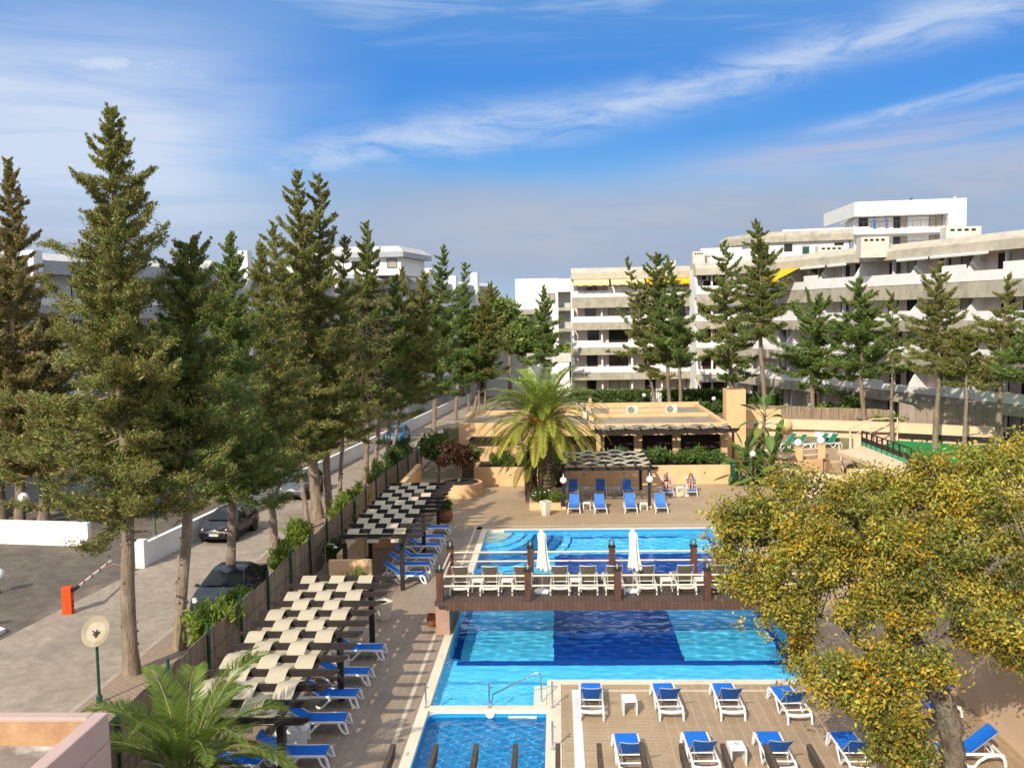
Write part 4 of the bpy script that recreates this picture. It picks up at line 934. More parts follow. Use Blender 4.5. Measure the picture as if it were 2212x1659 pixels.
# round pines far down the street
def blob_tree(name, label, x, y, z0, H, R_, seed, n=2600, csz=.4, cols=CYPG, squash=.8, cat='tree', trunk=True, group=None, lobes=9, stem=M['bark']):
    rng = np.random.RandomState(seed); root = thing(name, label, cat, (x, y, z0), 0, group)
    zc = H-R_*squash
    L = np.array([[rng.normal()*R_*.5, rng.normal()*R_*.5, zc+rng.uniform(-.5, .55)*R_*squash] for _ in range(lobes)]); rr = rng.uniform(.35, .62, lobes)*R_
    if trunk:
        mb = MB(); mb.tube([(0, 0, 0), (.05, 0, zc*.5), (0, 0, zc)], [.05+R_*.06, .04+R_*.05, .03+R_*.03], 8)
        for l in L: mb.tube([(0, 0, max(0.05, zc*.55)), tuple((l+np.array([0, 0, zc*.6]))*.5), tuple(l)], [R_*.03+.01, R_*.02+.008, .008], 5)
        mb.build('trunk', stem, root, True)
    i = rng.randint(0, lobes, n); u = unit(rng.normal(size=(n, 3))); rad = rng.uniform(.35, 1.05, (n, 1))**.5
    p = L[i]+u*rad*rr[i][:, None]*np.array([1, 1, squash]); p[:, 2] = np.maximum(p[:, 2], .06)
    tips = np.concatenate([p, u, np.full((n, 1), 1.)], 1)
    c_, al, sd, ti = crown_cards(tips, rng, cols, csz, 3, csz*.5, .6); c_[:, 2] = np.maximum(c_[:, 2], .03)
    cards('crown' if trunk else 'leaves', c_, al, sd, ti, M['leaf'], root); return root
for px, py, Y, r, s, lb in ((1098, 645, 128, 4.0, 61, 'rounded pine crown in front of the white flats at the street end'), (1130, 690, 122, 2.6, 62, 'smaller rounded pine right of the big one at the street end')):
    x, z = AY(px, py, Y); blob_tree('pine_tree', lb, x, Y, 0, z, r, s, 3000, .5, CYPG+[(.09, .10, .03)])
BUSH = [(.055, .11, .022), (.10, .17, .035), (.035, .07, .016), (.14, .21, .05)]
YB = [(.16, .26, .035), (.25, .33, .045), (.08, .15, .025), (.32, .36, .055)]
x, z = AY(1222, 770, 122); blob_tree('bush', 'large light green bush beside the corner of the right apartments', x, 122, 0, z+1.5, 2.6, 63, 1500, .35, YB, trunk=False, cat='bush')
# shrubs along the street fence
GS = 'leafy shrubs poking over the reed fence'
def shrub(label, x, y, z0, H, R_, seed, cols=YB, csz=.13, n=420, group=GS, name='oleander_shrub', leafw=.2, per=5):
    rng = np.random.RandomState(seed); root = thing(name, label, 'shrub', (x, y, z0), 0, group); mb = MB(); tips = []
    for k in range(int(max(10, n/14))):
        th = rng.uniform(0, 2*PI); sp = rng.uniform(.1, 1.)*R_; h = H*rng.uniform(.55, 1.0)*(1-.35*(sp/R_)**2)
        pts = [(rng.normal()*.08, rng.normal()*.08, 0), (sp*.45*math.cos(th), sp*.45*math.sin(th), h*.55), (sp*math.cos(th), sp*math.sin(th), h)]
        mb.tube(pts, [.018, .012, .005], 4, cap=False)
        for s in range(14):
            f = rng.uniform(.35, 1.0); a, b, c = [np.array(q) for q in pts]; p = a*(1-f)**2+2*b*f*(1-f)+c*f*f
            tips.append([*p, *unit(c-b), 1.])
    mb.build('stems', M['bark'], root)
    tips = np.array(tips); c_, al, sd, ti = crown_cards(tips, rng, cols, csz, per, .09*max(1, R_), .55, .35)
    c_[:, 2] = np.maximum(c_[:, 2], .05); cards('leaves', c_, al, sd*leafw/.36, ti, M['leafthin'], root); return root
for (px, py, Y, r, s, lb) in ((455, 1275, 30.5, 1.15, 1, 'bright oleander shrub in front of the dark saloon beside the fence'), (520, 1262, 33.2, .75, 2, 'oleander sprig between the saloon bonnet and the fence corner'),
                              (615, 1160, 41, 1.0, 3, 'oleander shrub poking over the fence behind the parked saloon'), (690, 1175, 42.5, .9, 4, 'dense green shrub inside the fence above the near pergola'),
                              (645, 1120, 46, .8, 5, 'low oleander shrub by the thick trunk behind the fence'), (755, 1060, 50, 1.0, 6, 'yellow green shrub over the fence midway along the street'), (780, 1035, 54, .8, 7, 'bright yellow sprays over the fence beside two close trunks'),
                              (845, 985, 60, 1.0, 8, 'leafy sprays over the fence in front of the blue car'), (885, 960, 66, 1.1, 9, 'shrub over the fence right of the blue car'), (925, 942, 70, 1.3, 10, 'tall shrub at the far corner of the reed fence')):
    inside = s == 4
    x, z = AY(px, py, Y); x0_ = -9.9 if inside else min(x, -11.4)
    shrub(lb, x0_, Y, .09 if not inside else .003, max(1.5, z-.1), r, s+70, YB if s not in (4, 9, 10) else BUSH, csz=.15, n=560)
for px, py, Y, s, lb, X_ in ((838, 1280, 37.0, 91, 'light green shrub in the gap between the two left pergolas', -7.9),):
    shrub(lb, X_, Y, .003, 1.5, .6, s, YB, .13, 300)
shrub('small bush growing in the round terracotta pot', *G(962, 1127), .63, .55, .42, 92, BUSH, .10, 260, None, 'potted_bush')
shrub('thin plant in the dark pot beside the palm', *G(1207, 1051), .78, .7, .45, 93, [(.12, .09, .03), (.08, .09, .03), (.05, .07, .02)], .16, 120, None, 'potted_plant')
RB = [(.075, .03, .018), (.11, .05, .025), (.045, .022, .014), (.09, .06, .03)]
blob_tree('copper_bush', 'dark red brown leaved bush in the curved planter', -6.3, 60.2, .6, 2.7, 1.1, 94, 900, .16, RB, cat='bush', lobes=7)
blob_tree('bush', 'tall green bush between the fence corner and the copper bush', -8.0, 63.5, 0, 3.4, 1.3, 95, 800, .2, BUSH, cat='bush')
# planter bushes in front of the low building
GO = 'oleanders in the long planter'
for k, (x, h, r) in enumerate([(-3.8, 1.2, .9), (-1.8, 1.0, 1.0), (.2, .9, .9), (3.9, 1.15, 1.1), (5.6, .9, .9), (6.7, 1.15, 1.1), (8.1, 1.05, 1.0), (9.3, 1.15, 1.0), (10.4, .9, .7)]):
    lbs = ['oleander at the left end of the planter behind the palm fronds', 'oleander left of the palm trunk in the planter', 'oleander right of the palm trunk in the planter', 'oleander in the planter left of the first dark opening pillar', 'small oleander under the first pillar of the low building', 'oleander in the planter below the second dark opening', 'oleander with pale blossoms below the second pillar', 'oleander in the planter below the third dark opening', 'thin shrub at the right end of the planter']
    shrub(lbs[k], x, 64.2+.3*(k % 2), 1.12, h, r, 100+k, [BUSH[1], BUSH[0], BUSH[3], YB[0]], .15, 420, GO, leafw=.24)
# hedges
def hedge(label, pts, w, h, z0, seed, n=2600, csz=.2):
    rng = np.random.RandomState(seed); a = np.array(pts, float); root = thing('hedge', label, 'hedge', (*a[0], z0), 0, 'clipped hedges by the right apartments')
    seg = np.linalg.norm(np.diff(a, axis=0), axis=1); cs = np.concatenate([[0], np.cumsum(seg)])
    s = rng.uniform(0, cs[-1], n); px = np.interp(s, cs, a[:, 0])-a[0, 0]; py = np.interp(s, cs, a[:, 1])-a[0, 1]
    u = rng.uniform(-1, 1, (n, 2)); face = rng.uniform(size=n) < .5
    zz = np.where(face, h*(1+.06*u[:, 1]), h*rng.uniform(0.02, 1, n)); ww = np.where(face, u[:, 0]*w/2, np.sign(u[:, 0])*w/2*(1+.1*u[:, 1]))
    d = unit(a[-1]-a[0]); p = np.stack([px-d[1]*ww, py+d[0]*ww, zz], 1)
    tips = np.concatenate([p, unit(rng.normal(size=(n, 3))), np.ones((n, 1))], 1)
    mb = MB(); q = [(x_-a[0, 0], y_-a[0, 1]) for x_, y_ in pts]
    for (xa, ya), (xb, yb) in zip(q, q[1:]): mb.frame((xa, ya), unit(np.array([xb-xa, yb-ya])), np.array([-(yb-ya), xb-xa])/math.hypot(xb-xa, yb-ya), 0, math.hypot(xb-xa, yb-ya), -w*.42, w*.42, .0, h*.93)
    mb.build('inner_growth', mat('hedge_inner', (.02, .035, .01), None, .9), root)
    c_, al, sd, ti = crown_cards(tips, rng, BUSH, csz, 4, csz*.4, .7); c_[:, 2] = np.maximum(c_[:, 2], .02); cards('leaves', c_, al, sd, ti, M['leaf'], root)
hedge('long clipped hedge under the corner balconies left of the white gate', [(1.5, 99.5), (9.2, 99)], 1.3, 1.5, 1.6, 1)
hedge('long clipped hedge under the corner balconies right of the white gate', [(10.6, 99), (17.5, 98)], 1.3, 1.5, 1.6, 2)
hedge('dark hedge left of the tall peach chimney block', [(15.3, 87), (19.5, 86.5)], 1.3, 1.9, 1.6, 3, 1600)
hedge('low hedge behind the reed screen between the tree trunks', [(19.5, 79), (24.2, 72.5)], 1.2, 1.1, 1.6, 4, 1600)
for k, (px, py, Y, r, lb) in enumerate([(1240, 852, 101, 1.5, 'round bush left of the dark ground floor door'), (1390, 850, 101, 1.6, 'round bush at the foot of the corner column'), (1808, 872, 78, 1.5, 'light bush right of the white stair wall behind the reed screen'), (1950, 885, 73.5, 1.5, 'light green bush between the reed screens'), (1845, 893, 77, .9, 'low dark bush behind the reed screen'), (1300, 880, 92, 1.2, 'white flowering bush below the garden gate'), (1530, 880, 86, 1.1, 'loose bush between the trio of trunks and the dark hedge')]):
    x, z = AY(px, py, Y); blob_tree('bush', lb, x, Y, 1.58, max(1.4, z-1.58+.6), r, 120+k, 700, .2, YB if k in (2, 3) else BUSH, trunk=False, cat='bush', group='garden bushes by the right apartments')
# ------------------------------------------------------------------ palms
def palm_crown(parent, rng, n, L, z, cols, leaf_n, leaf_l, droop, elev0, elev1, yellow=0., wid=.035, name='fronds'):
    C_, A_, S_, T_c = [], [], [], []; mb = MB()
    for i in range(n):
        f = i/(n-1); th = i*2.399+rng.uniform(-.2, .2); el = elev0+(elev1-elev0)*f**1.1+rng.uniform(-.1, .1); Lf = L*rng.uniform(.85, 1.1)*(1 if f < .8 else .9)
        d = np.array([math.cos(th)*math.cos(el), math.sin(th)*math.cos(el), math.sin(el)]); p = np.array([.12*math.cos(th), .12*math.sin(th), z-.25*f]); pts = [p]; ns = 14
        for s in range(ns): d = unit(d+np.array([0, 0, -droop*(.3+1.2*s/ns)*(1.1 if el > 0 else .75)])); pts.append(pts[-1]+d*Lf/ns)
        P = np.array(pts); mb.tube([tuple(q) for q in pts[::2]], [.03*(1-.12*k) for k in range(len(pts[::2]))], 4, cap=False)
        old = f > .78 and rng.uniform() < yellow
        u = np.linspace(.12, 1, leaf_n); ip = u*ns; i0 = np.minimum(ip.astype(int), ns-1); q = P[i0]+(P[i0+1]-P[i0])*(ip-i0)[:, None]; dd = unit(P[i0+1]-P[i0])
        sd = unit(np.cross(dd, np.array([0, 0, 1.]))+1e-6); nm = np.cross(sd, dd)
        ll = leaf_l*(np.sin(np.clip(u*.93+.10, 0, 1)*PI)**.6)*rng.uniform(.9, 1.1, leaf_n)
        for s in (-1, 1):
            dirv = unit(dd*(.75+.35*u[:, None])+sd*s*.95+nm*(.32-.25*f)+rng.normal(size=(leaf_n, 3))*.07+np.array([0, 0, -.12]))
            C_.append(q+dirv*ll[:, None]/2); A_.append(dirv*ll[:, None]/2); S_.append(unit(np.cross(dirv, nm+.3*sd*s))*wid)
            c = cols[0]*(1-f)+cols[1]*f; c = c*rng.uniform(.8, 1.2)
            t_ = np.repeat(c[None], leaf_n, 0)
            if old: w = np.clip((u-.3)*2.2, 0, 1)[:, None]; t_ = t_*(1-w)+np.array([.46, .26, .02])*w
            T_c.append(t_*rng.uniform(.85, 1.15, (leaf_n, 1)))
    mb.build('frond_ribs', mat('frond_rib', (.22, .22, .06), None, .6), parent)
    cards(name, np.concatenate(C_), np.concatenate(A_), np.concatenate(S_), np.concatenate(T_c), M['leafthin'], parent)
def palm_trunk(mb, pts, r, n=14):
    P = [Vector(p) for p in pts]; N = 46; q = []
    for i in range(N+1):
        u = i/N*(len(P)-1); k = min(int(u), len(P)-2); q.append(P[k].lerp(P[k+1], u-k))
    mb.tube([tuple(p) for p in q], [r*(1+.12*(i % 2))*(1.15-.15*i/N) for i in range(N+1)], n)
    for i in range(2, N):
        for k in range(7):
            th = 2*PI*(k+.5*(i % 2))/7; p = q[i]; mb.add([(p.x+r*1.0*math.cos(th-.25), p.y+r*math.sin(th-.25), p.z-.05), (p.x+r*math.cos(th+.25), p.y+r*math.sin(th+.25), p.z-.05), (p.x+r*1.28*math.cos(th), p.y+r*1.28*math.sin(th), p.z+.06)], [(0, 1, 2)])
rng = np.random.RandomState(5)
pm = thing('palm_tree', 'large date palm with drooping partly yellow fronds on the far deck', 'palm', (-.95, 56.3, .25)); zt = Htop(1180, 905, 56.3)-.25
mb = MB(); palm_trunk(mb, [(.1, 0, 0), (.12, 0, zt*.5), (.08, 0, zt)], .36); mb.build('trunk', M['palmbark'], pm, True)
palm_crown(pm, rng, 96, 4.4, zt+.05, (np.array([.25, .325, .055]), np.array([.40, .37, .065])), 66, .64, .135, 1.22, -.25, .30, .028)
mb = MB()
for k in range(9):
    th = -PI/2+rng.uniform(-1.6, 1.6); r = rng.uniform(.5, 1.1)
    for j in range(16):
        a = th+rng.normal()*.15; rr = r+rng.uniform(-.1, .5); mb.tube([(.1, 0, zt), (rr*.6*math.cos(a), rr*.6*math.sin(a), zt+.1), (rr*math.cos(a), rr*math.sin(a), zt-.2+rng.normal()*.1)], [.015, .012, .02], 4, cap=False)
mb.build('fruit_stalks', M['orangefruit'], pm)
p2 = thing('palm_tree', 'second shaggy palm trunk close behind the large date palm', 'palm', (-1.65, 57.6, .0)); mb = MB(); palm_trunk(mb, [(0, 0, 0), (-.08, 0, 1.6), (.1, 0, 3.0)], .33); mb.build('trunk', M['palmbark'], p2, True)
rng = np.random.RandomState(6); palm_crown(p2, rng, 22, 2.6, 3.0, (np.array([.13, .19, .035]), np.array([.19, .21, .04])), 34, .5, .16, .7, -.5, .3, .028)
px_, py_ = (346-1206)/F*19.6, 19.6
pf = thing('palm_tree', 'feathery green palm in the bottom left foreground', 'palm', (px_, py_, 0)); mb = MB(); palm_trunk(mb, [(0, 0, 0), (.03, 0, .9), (0, 0, 1.75)], .27); mb.build('trunk', M['palmbark'], pf, True)
rng = np.random.RandomState(8); palm_crown(pf, rng, 40, 3.0, 1.75, (np.array([.15, .22, .04]), np.array([.23, .27, .05])), 112, .54, .135, 1.25, -.2, .25, .0145)
mb = MB(); mb.prism([(-.85, -1.1), (.95, -1.1), (.95, .75), (-.85, .75)], .1, .5); 
o = mb.build('planter', M['peach'], None, loc=None); o.location = (-.9, 56.2, 0); tag(o, 'low peach planter box at the foot of the palms', 'planter')
for v in o.data.vertices: v.co.z -= .097
shrub('white flowering shrub at the foot of the palms', -1.1, 55.4, .42, .75, .8, 141, BUSH, .12, 380, None, 'flowering_shrub')
shrub('leafy green shrub at the right foot of the palms', -.35, 55.5, .42, .7, .6, 142, YB, .12, 260, None, 'flowering_shrub')
def flowers(label, x, y, z, r, h, n, m_, seed):
    rng = np.random.RandomState(seed); mb = MB()
    for k in range(n):
        p = (rng.normal()*r*.5, rng.normal()*r*.5, h*rng.uniform(.5, 1)); mb.lathe([(.0001, .03), (.05, .02), (.07, -.01), (.0001, -.02)], p, 5)
    o = mb.build('blossom', m_); o.location = (x, y, z); return tag(o, label, 'flowers', None)
mbF = None
for k in range(9):
    flowers(['white blossom cluster on the shrub at the foot of the palms'][0], -1.1+.13*(k-4), 55.15+.05*(k % 3), .62+.07*(k % 4), .1, .3, 1, M['flowerw'], k)['group'] = 'white blossoms at the foot of the palms'
bx_, bz_ = AY(1690, 1065, 58)
for k in range(14):
    flowers('magenta blossom cluster beside the globe lamp right of the bird of paradise', bx_+.35*math.sin(k*2.1), 58+.2*math.cos(k*1.7), bz_+.28*math.cos(k*2.9), .1, .2, 1, M['flowerp'], k)['group'] = 'magenta blossoms by the globe lamp'
# ------------------------------------------------------------------ giant bird of paradise
st = thing('bird_of_paradise', 'giant bird of paradise plant with paddle leaves by the planter end', 'plant', (13.0, 63.3, 0)); rng = np.random.RandomState(9)
mbT, mbL = MB(), MB(); VV, FF = [], []
def paddle(base, d, L, w, bend, roll):
    """one big leaf: petiole and a folded blade with a wavy edge"""
    d = unit(np.array(d, float)); p = np.array(base, float); pts = [p]; dd = d.copy()
    for s in range(6): dd = unit(dd+np.array([0, 0, -bend*.25])); pts.append(pts[-1]+dd*L*.075)
    mbT.tube([tuple(q) for q in pts], [.04-.004*k for k in range(7)], 5, cap=False)
    sd = unit(np.cross(dd, [0, 0, 1.])); sd = unit(sd*math.cos(roll)+np.cross(sd, dd)*math.sin(roll)); nm = np.cross(sd, dd); q = pts[-1]; n = 9; rows = []
    for s in range(n+1):
        u = s/n; ww = w*math.sin(PI*min(1, u*.93+.06))**.55; dd = unit(dd+np.array([0, 0, -bend*.13])); 
        if s: q = q+dd*L*.62/n
        rows.append([q-sd*ww+nm*ww*.35, q-sd*ww*.5+nm*ww*.1, q, q+sd*ww*.5+nm*ww*.1, q+sd*ww+nm*ww*.35])
    b = len(VV)
    for r in rows: VV.extend([tuple(x) for x in r])
    FF.extend([(b+i*5+j, b+i*5+j+1, b+i*5+j+6, b+i*5+j+5) for i in range(n) for j in range(4)])
stems = [((.0, 0), (.35, .1, 4.6)), ((-.5, .2), (-.9, .1, 2.0)), ((.5, 0), (.9, 0, 2.3)), ((.2, -.5), (.3, -.9, 1.0)), ((-.2, -.4), (-.5, -.8, .8)), ((.5, -.3), (.8, -.5, 1.5)), ((-.5, -.1), (-1.2, -.3, 1.2))]
for (bx_, by_), (tx_, ty_, tz_) in stems:
    mbL.tube([(bx_, by_, 0), ((bx_+tx_)/2, (by_+ty_)/2, tz_*.5), (tx_, ty_, tz_)], [.16, .13, .10], 8)
    for k in range(20):
        th = k*2.4+rng.uniform(0, .5); e = 1.25-.08*k; paddle((tx_, ty_, tz_-.08*k), (math.cos(th)*math.cos(e), math.sin(th)*math.cos(e)*.7-.1, math.sin(e)), rng.uniform(1.35, 1.9), rng.uniform(.20, .29), .10+.035*k, rng.uniform(-.6, .6))
mbL.build('stem', M['bark'], st, True); mbT.build('leaf_stalks', mat('leaf_stalk', (.20, .24, .06), None, .6), st)
me = bpy.data.meshes.new('paddle_leaves'); me.from_pydata(VV, [], FF); a = me.attributes.new('tint', 'FLOAT_COLOR', 'FACE')
a.data.foreach_set('color', np.repeat(np.array([[.13, .22, .06, 1], [.16, .25, .065, 1], [.11, .19, .055, 1], [.24, .28, .055, 1]])[rng.randint(0, 4, len(FF)//36)], 36, 0).astype(np.float32).ravel())
me.polygons.foreach_set('use_smooth', [True]*len(FF)); me.materials.append(M['leafthin']); o = bpy.data.objects.new('paddle_leaves', me); COL.objects.link(o); o.parent = st
mb = MB()
for (x_, y_, z_) in ((.2, -.25, 4.55), (.95, -.3, 1.7)):
    for k in range(6): th = rng.uniform(-1, 1)-PI/2; mb.tube([(x_, y_, z_), (x_+.25*math.cos(th), y_+.25*math.sin(th), z_+.12*rng.uniform(-1, 2))], [.04, .008], 4)
mb.build('flower_head', M['flowerw'], st)
# ------------------------------------------------------------------ oak in the right foreground
def oak():
    rng = np.random.RandomState(21); Y0 = 22.6
    W = lambda px, py, Y: np.array([AY(px, py, Y)[0], Y, AY(px, py, Y)[1]])
    b = np.array([W(2062, 1659, Y0)[0]-.02, Y0, 0.])
    root = thing('oak_tree', 'spreading oak with yellowing leaves and a lichen covered trunk, right foreground', 'tree', tuple(b)); mb = MB()
    def limb(pts, r0, r1):
        P = [np.array(p)-b for p in pts]; n = len(P); q = []
        for i in range(n-1):
            p0, p1, p2, p3 = P[max(i-1, 0)], P[i], P[i+1], P[min(i+2, n-1)]
            for s in range(5):
                t = s/5; q.append(.5*((2*p1)+(p2-p0)*t+(2*p0-5*p1+4*p2-p3)*t*t+(3*p1-p0-3*p2+p3)*t**3))
        q.append(P[-1]); m = len(q)
        mb.tube([tuple(x) for x in q], [(r0+(r1-r0)*i/(m-1))*(1+.09*math.sin(2.1*i)+.05*rng.normal()) for i in range(m)], 10); return q
    trunk = limb([b-np.array([0, 0, .1]), W(2055, 1600, Y0), W(2040, 1520, Y0), W(2003, 1455, Y0), W(2010, 1405, Y0+.1)], .30, .20)
    L = []
    L.append(limb([W(2010, 1410, Y0+.1), W(2060, 1370, Y0+.3), W(2075, 1290, Y0+1.4), W(2060, 1210, Y0+2.6), W(2090, 1100, Y0+3.6), W(2110, 1040, Y0+4.0)], .20, .05))
    L.append(limb([W(2005, 1430, Y0+.1), W(1985, 1390, Y0+.9), W(1960, 1330, Y0+1.8), W(1930, 1250, Y0+2.8), W(1860, 1160, Y0+3.4), W(1790, 1100, Y0+3.6)], .15, .04))
    L.append(limb([W(1985, 1400, Y0+.5), W(1900, 1420, Y0+1.2), W(1850, 1380, Y0+1.9), W(1815, 1345, Y0+2.4), W(1740, 1320, Y0+2.6), W(1650, 1290, Y0+2.9)], .14, .03))
    L.append(limb([W(2075, 1290, Y0+.8), W(2140, 1230, Y0+.6), W(2220, 1190, Y0+.2), W(2330, 1150, Y0)], .12, .04))
    L.append(limb([W(2003, 1460, Y0), W(1930, 1480, Y0-.3), W(1860, 1490, Y0-.4), W(1790, 1500, Y0-.4)], .08, .025))
    L.append(limb([W(2060, 1210, Y0+2.6), W(2000, 1120, Y0+3.6), W(1950, 1060, Y0+4.2)], .09, .03))
    # leaf clumps: an ellipsoid is given by its place in the view, depth and radii in metres
    E_ = [(1700, 1130, 25.5, 1.3, .85), (1620, 1180, 25.6, 1.0, .85), (1640, 1110, 25.8, .7, .45), (1830, 1140, 25.6, 1.5, 1.0), (1960, 1120, 26.2, 1.6, 1.15), (2090, 1055, 26, 1.3, 1.0), (2190, 1000, 25.5, 1.1, .75), (2200, 1080, 24.5, 1.6, 1.4),
          (1730, 1240, 25, 1.3, .9), (1860, 1240, 24.8, 1.5, 1.0), (2000, 1220, 24.4, 1.5, 1.2), (2130, 1210, 23.6, 1.3, 1.1), (2230, 1250, 22.8, 1.1, 1.1), (1700, 1320, 24.6, .75, .55), (1720, 1395, 24.4, .38, .5), (1800, 1070, 26.4, .9, .45), (1715, 1045, 26.6, .55, .4),
          (1890, 1340, 23.8, .85, .6), (1990, 1310, 23.0, .9, .6), (2140, 1350, 22.2, .9, .7), (2210, 1420, 22, .6, .6), (1940, 1430, 22.6, .75, .55), (2030, 1440, 22.0, .3, .35),
          (1800, 1460, 22.3, .75, .45), (1880, 1500, 22.0, .85, .6), (1950, 1560, 21.7, .75, .6), (1975, 1640, 21.5, .55, .5), (1900, 1590, 21.7, .5, .5), (1850, 1440, 22.4, .6, .5), (1930, 1055, 26.8, .9, .5), (2020, 1020, 26.8, .8, .45), (1580, 1130, 25.9, .55, .6), (1600, 1250, 25.4, .5, .35)]
    cl = []; sub = []; sz_all = []
    for px, py, Y, r, rz in E_:
        c = W(px, py, Y)-b; ns = int(15*r*r*max(rz, .5)**.5)+7
        u = unit(rng.normal(size=(ns, 3))); rad = rng.uniform(.2, 1.05, (ns, 1))**.5; sc = c+u*rad*np.array([r, r, rz]); sz = rng.uniform(.08, .18, ns)
        k = 6; q = np.repeat(np.arange(ns), k); sub += [len(sz_all)+a for a in q]; sz_all += [0]*ns
        cl.append(np.concatenate([sc[q]+rng.normal(size=(len(q), 3))*sz[q][:, None], unit(u[q]+rng.normal(size=(len(q), 3))*.4)], 1))
    cl = np.concatenate(cl); n = len(cl)
    # twigs from the nearest limb point to some of the clumps
    LP = np.array([q for l in L for q in l])
    for k in range(0, n, 7):
        p = cl[k, :3]; j = np.argmin(((LP-p)**2).sum(1)); q = LP[j]; m_ = (p+q)/2+rng.normal(size=3)*.15
        mb.tube([tuple(q), tuple(m_), tuple(p)], [.022, .014, .005], 4, cap=False)
    mb.build('trunk', M['barkgrey'], root, True)
    per = 28; N = n*per; idx = np.repeat(np.arange(n), per)
    off = rng.normal(size=(N, 3))*.125; P = cl[idx, :3]+off
    al = unit(cl[idx, 3:]*.5+rng.normal(size=(N, 3))*.8+np.array([0, 0, .15])); sd = unit(np.cross(al, rng.normal(size=(N, 3))+np.array([0, 0, .8])))
    s = rng.uniform(.044, .074, (N, 1)); cols = np.array([(.195, .205, .036), (.29, .25, .042), (.11, .13, .028), (.37, .29, .044), (.24, .245, .044)])
    sub = np.array(sub); tone = rng.randint(0, 5, len(sz_all))[sub][idx]; lum = rng.uniform(.75, 1.5, len(sz_all))[sub][idx][:, None]; T = cols[np.where(rng.uniform(size=N) < .6, tone, rng.randint(0, 5, N))]*rng.uniform(.8, 1.25, (N, 1))*lum
    yel = rng.uniform(size=len(sz_all))[sub][idx] < .2; k = (rng.uniform(size=N) < .025) | (yel & (rng.uniform(size=N) < .32)); T[k] = np.array([.55, .30, .015])*rng.uniform(.8, 1.2, (k.sum(), 1))
    cards('crown', P, al*s, sd*s*.5, T, M['leaf'], root)
oak()
# ================================================================== BUILDINGS
def U2(a, b): d = math.hypot(b[0]-a[0], b[1]-a[1]); return ((b[0]-a[0])/d, (b[1]-a[1])/d), d
class Facade:
    """parts of one storeyed front between two plan points; outward side is to the right of A->B"""
    def __init__(s, root, A, B):
        s.r = root; s.A = A; s.u, s.L = U2(A, B); s.n = (s.u[1], -s.u[0])
    def fr(s, mb, *a): mb.frame(s.A, s.u, s.n, *a)
    def part(s, name, m, boxes, parent=None, **kw):
        mb = MB()
        for b in boxes: s.fr(mb, *b)
        o = mb.build(name, m, None, **kw); p = parent or s.r; o.parent = p
        off = s.r.location
        for v in o.data.vertices: v.co -= off
        return o
    def poly(s, name, m, prof, u0, u1, parent=None):      # profile in (n, z) swept along u
        mb = MB(); vs = [(s.A[0]+s.u[0]*u0+s.n[0]*a, s.A[1]+s.u[1]*u0+s.n[1]*a, z) for a, z in prof]
        mb.extr(vs, (s.u[0]*(u1-u0), s.u[1]*(u1-u0), 0)); o = mb.build(name, m, None); o.parent = parent or s.r
        for v in o.data.vertices: v.co -= s.r.location
        return o
    def window(s, u0, u1, z0, z1, n, m, nm='window', mull=1, fw=.06, frm='brownfr', rail=False):
        f = s.part(nm, M[frm], [(u0, u1, n, n+.05, z0, z0+fw), (u0, u1, n, n+.05, z1-fw, z1), (u0, u0+fw, n, n+.05, z0+fw, z1-fw), (u1-fw, u1, n, n+.05, z0+fw, z1-fw)]+[(u0+(u1-u0)*(k+1)/(mull+1)-fw/2, u0+(u1-u0)*(k+1)/(mull+1)+fw/2, n, n+.045, z0+fw, z1-fw) for k in range(mull)])
        s.part('pane', m, [(u0+fw*.5, u1-fw*.5, n+.005, n+.02, z0+fw*.5, z1-fw*.5)], f); return f
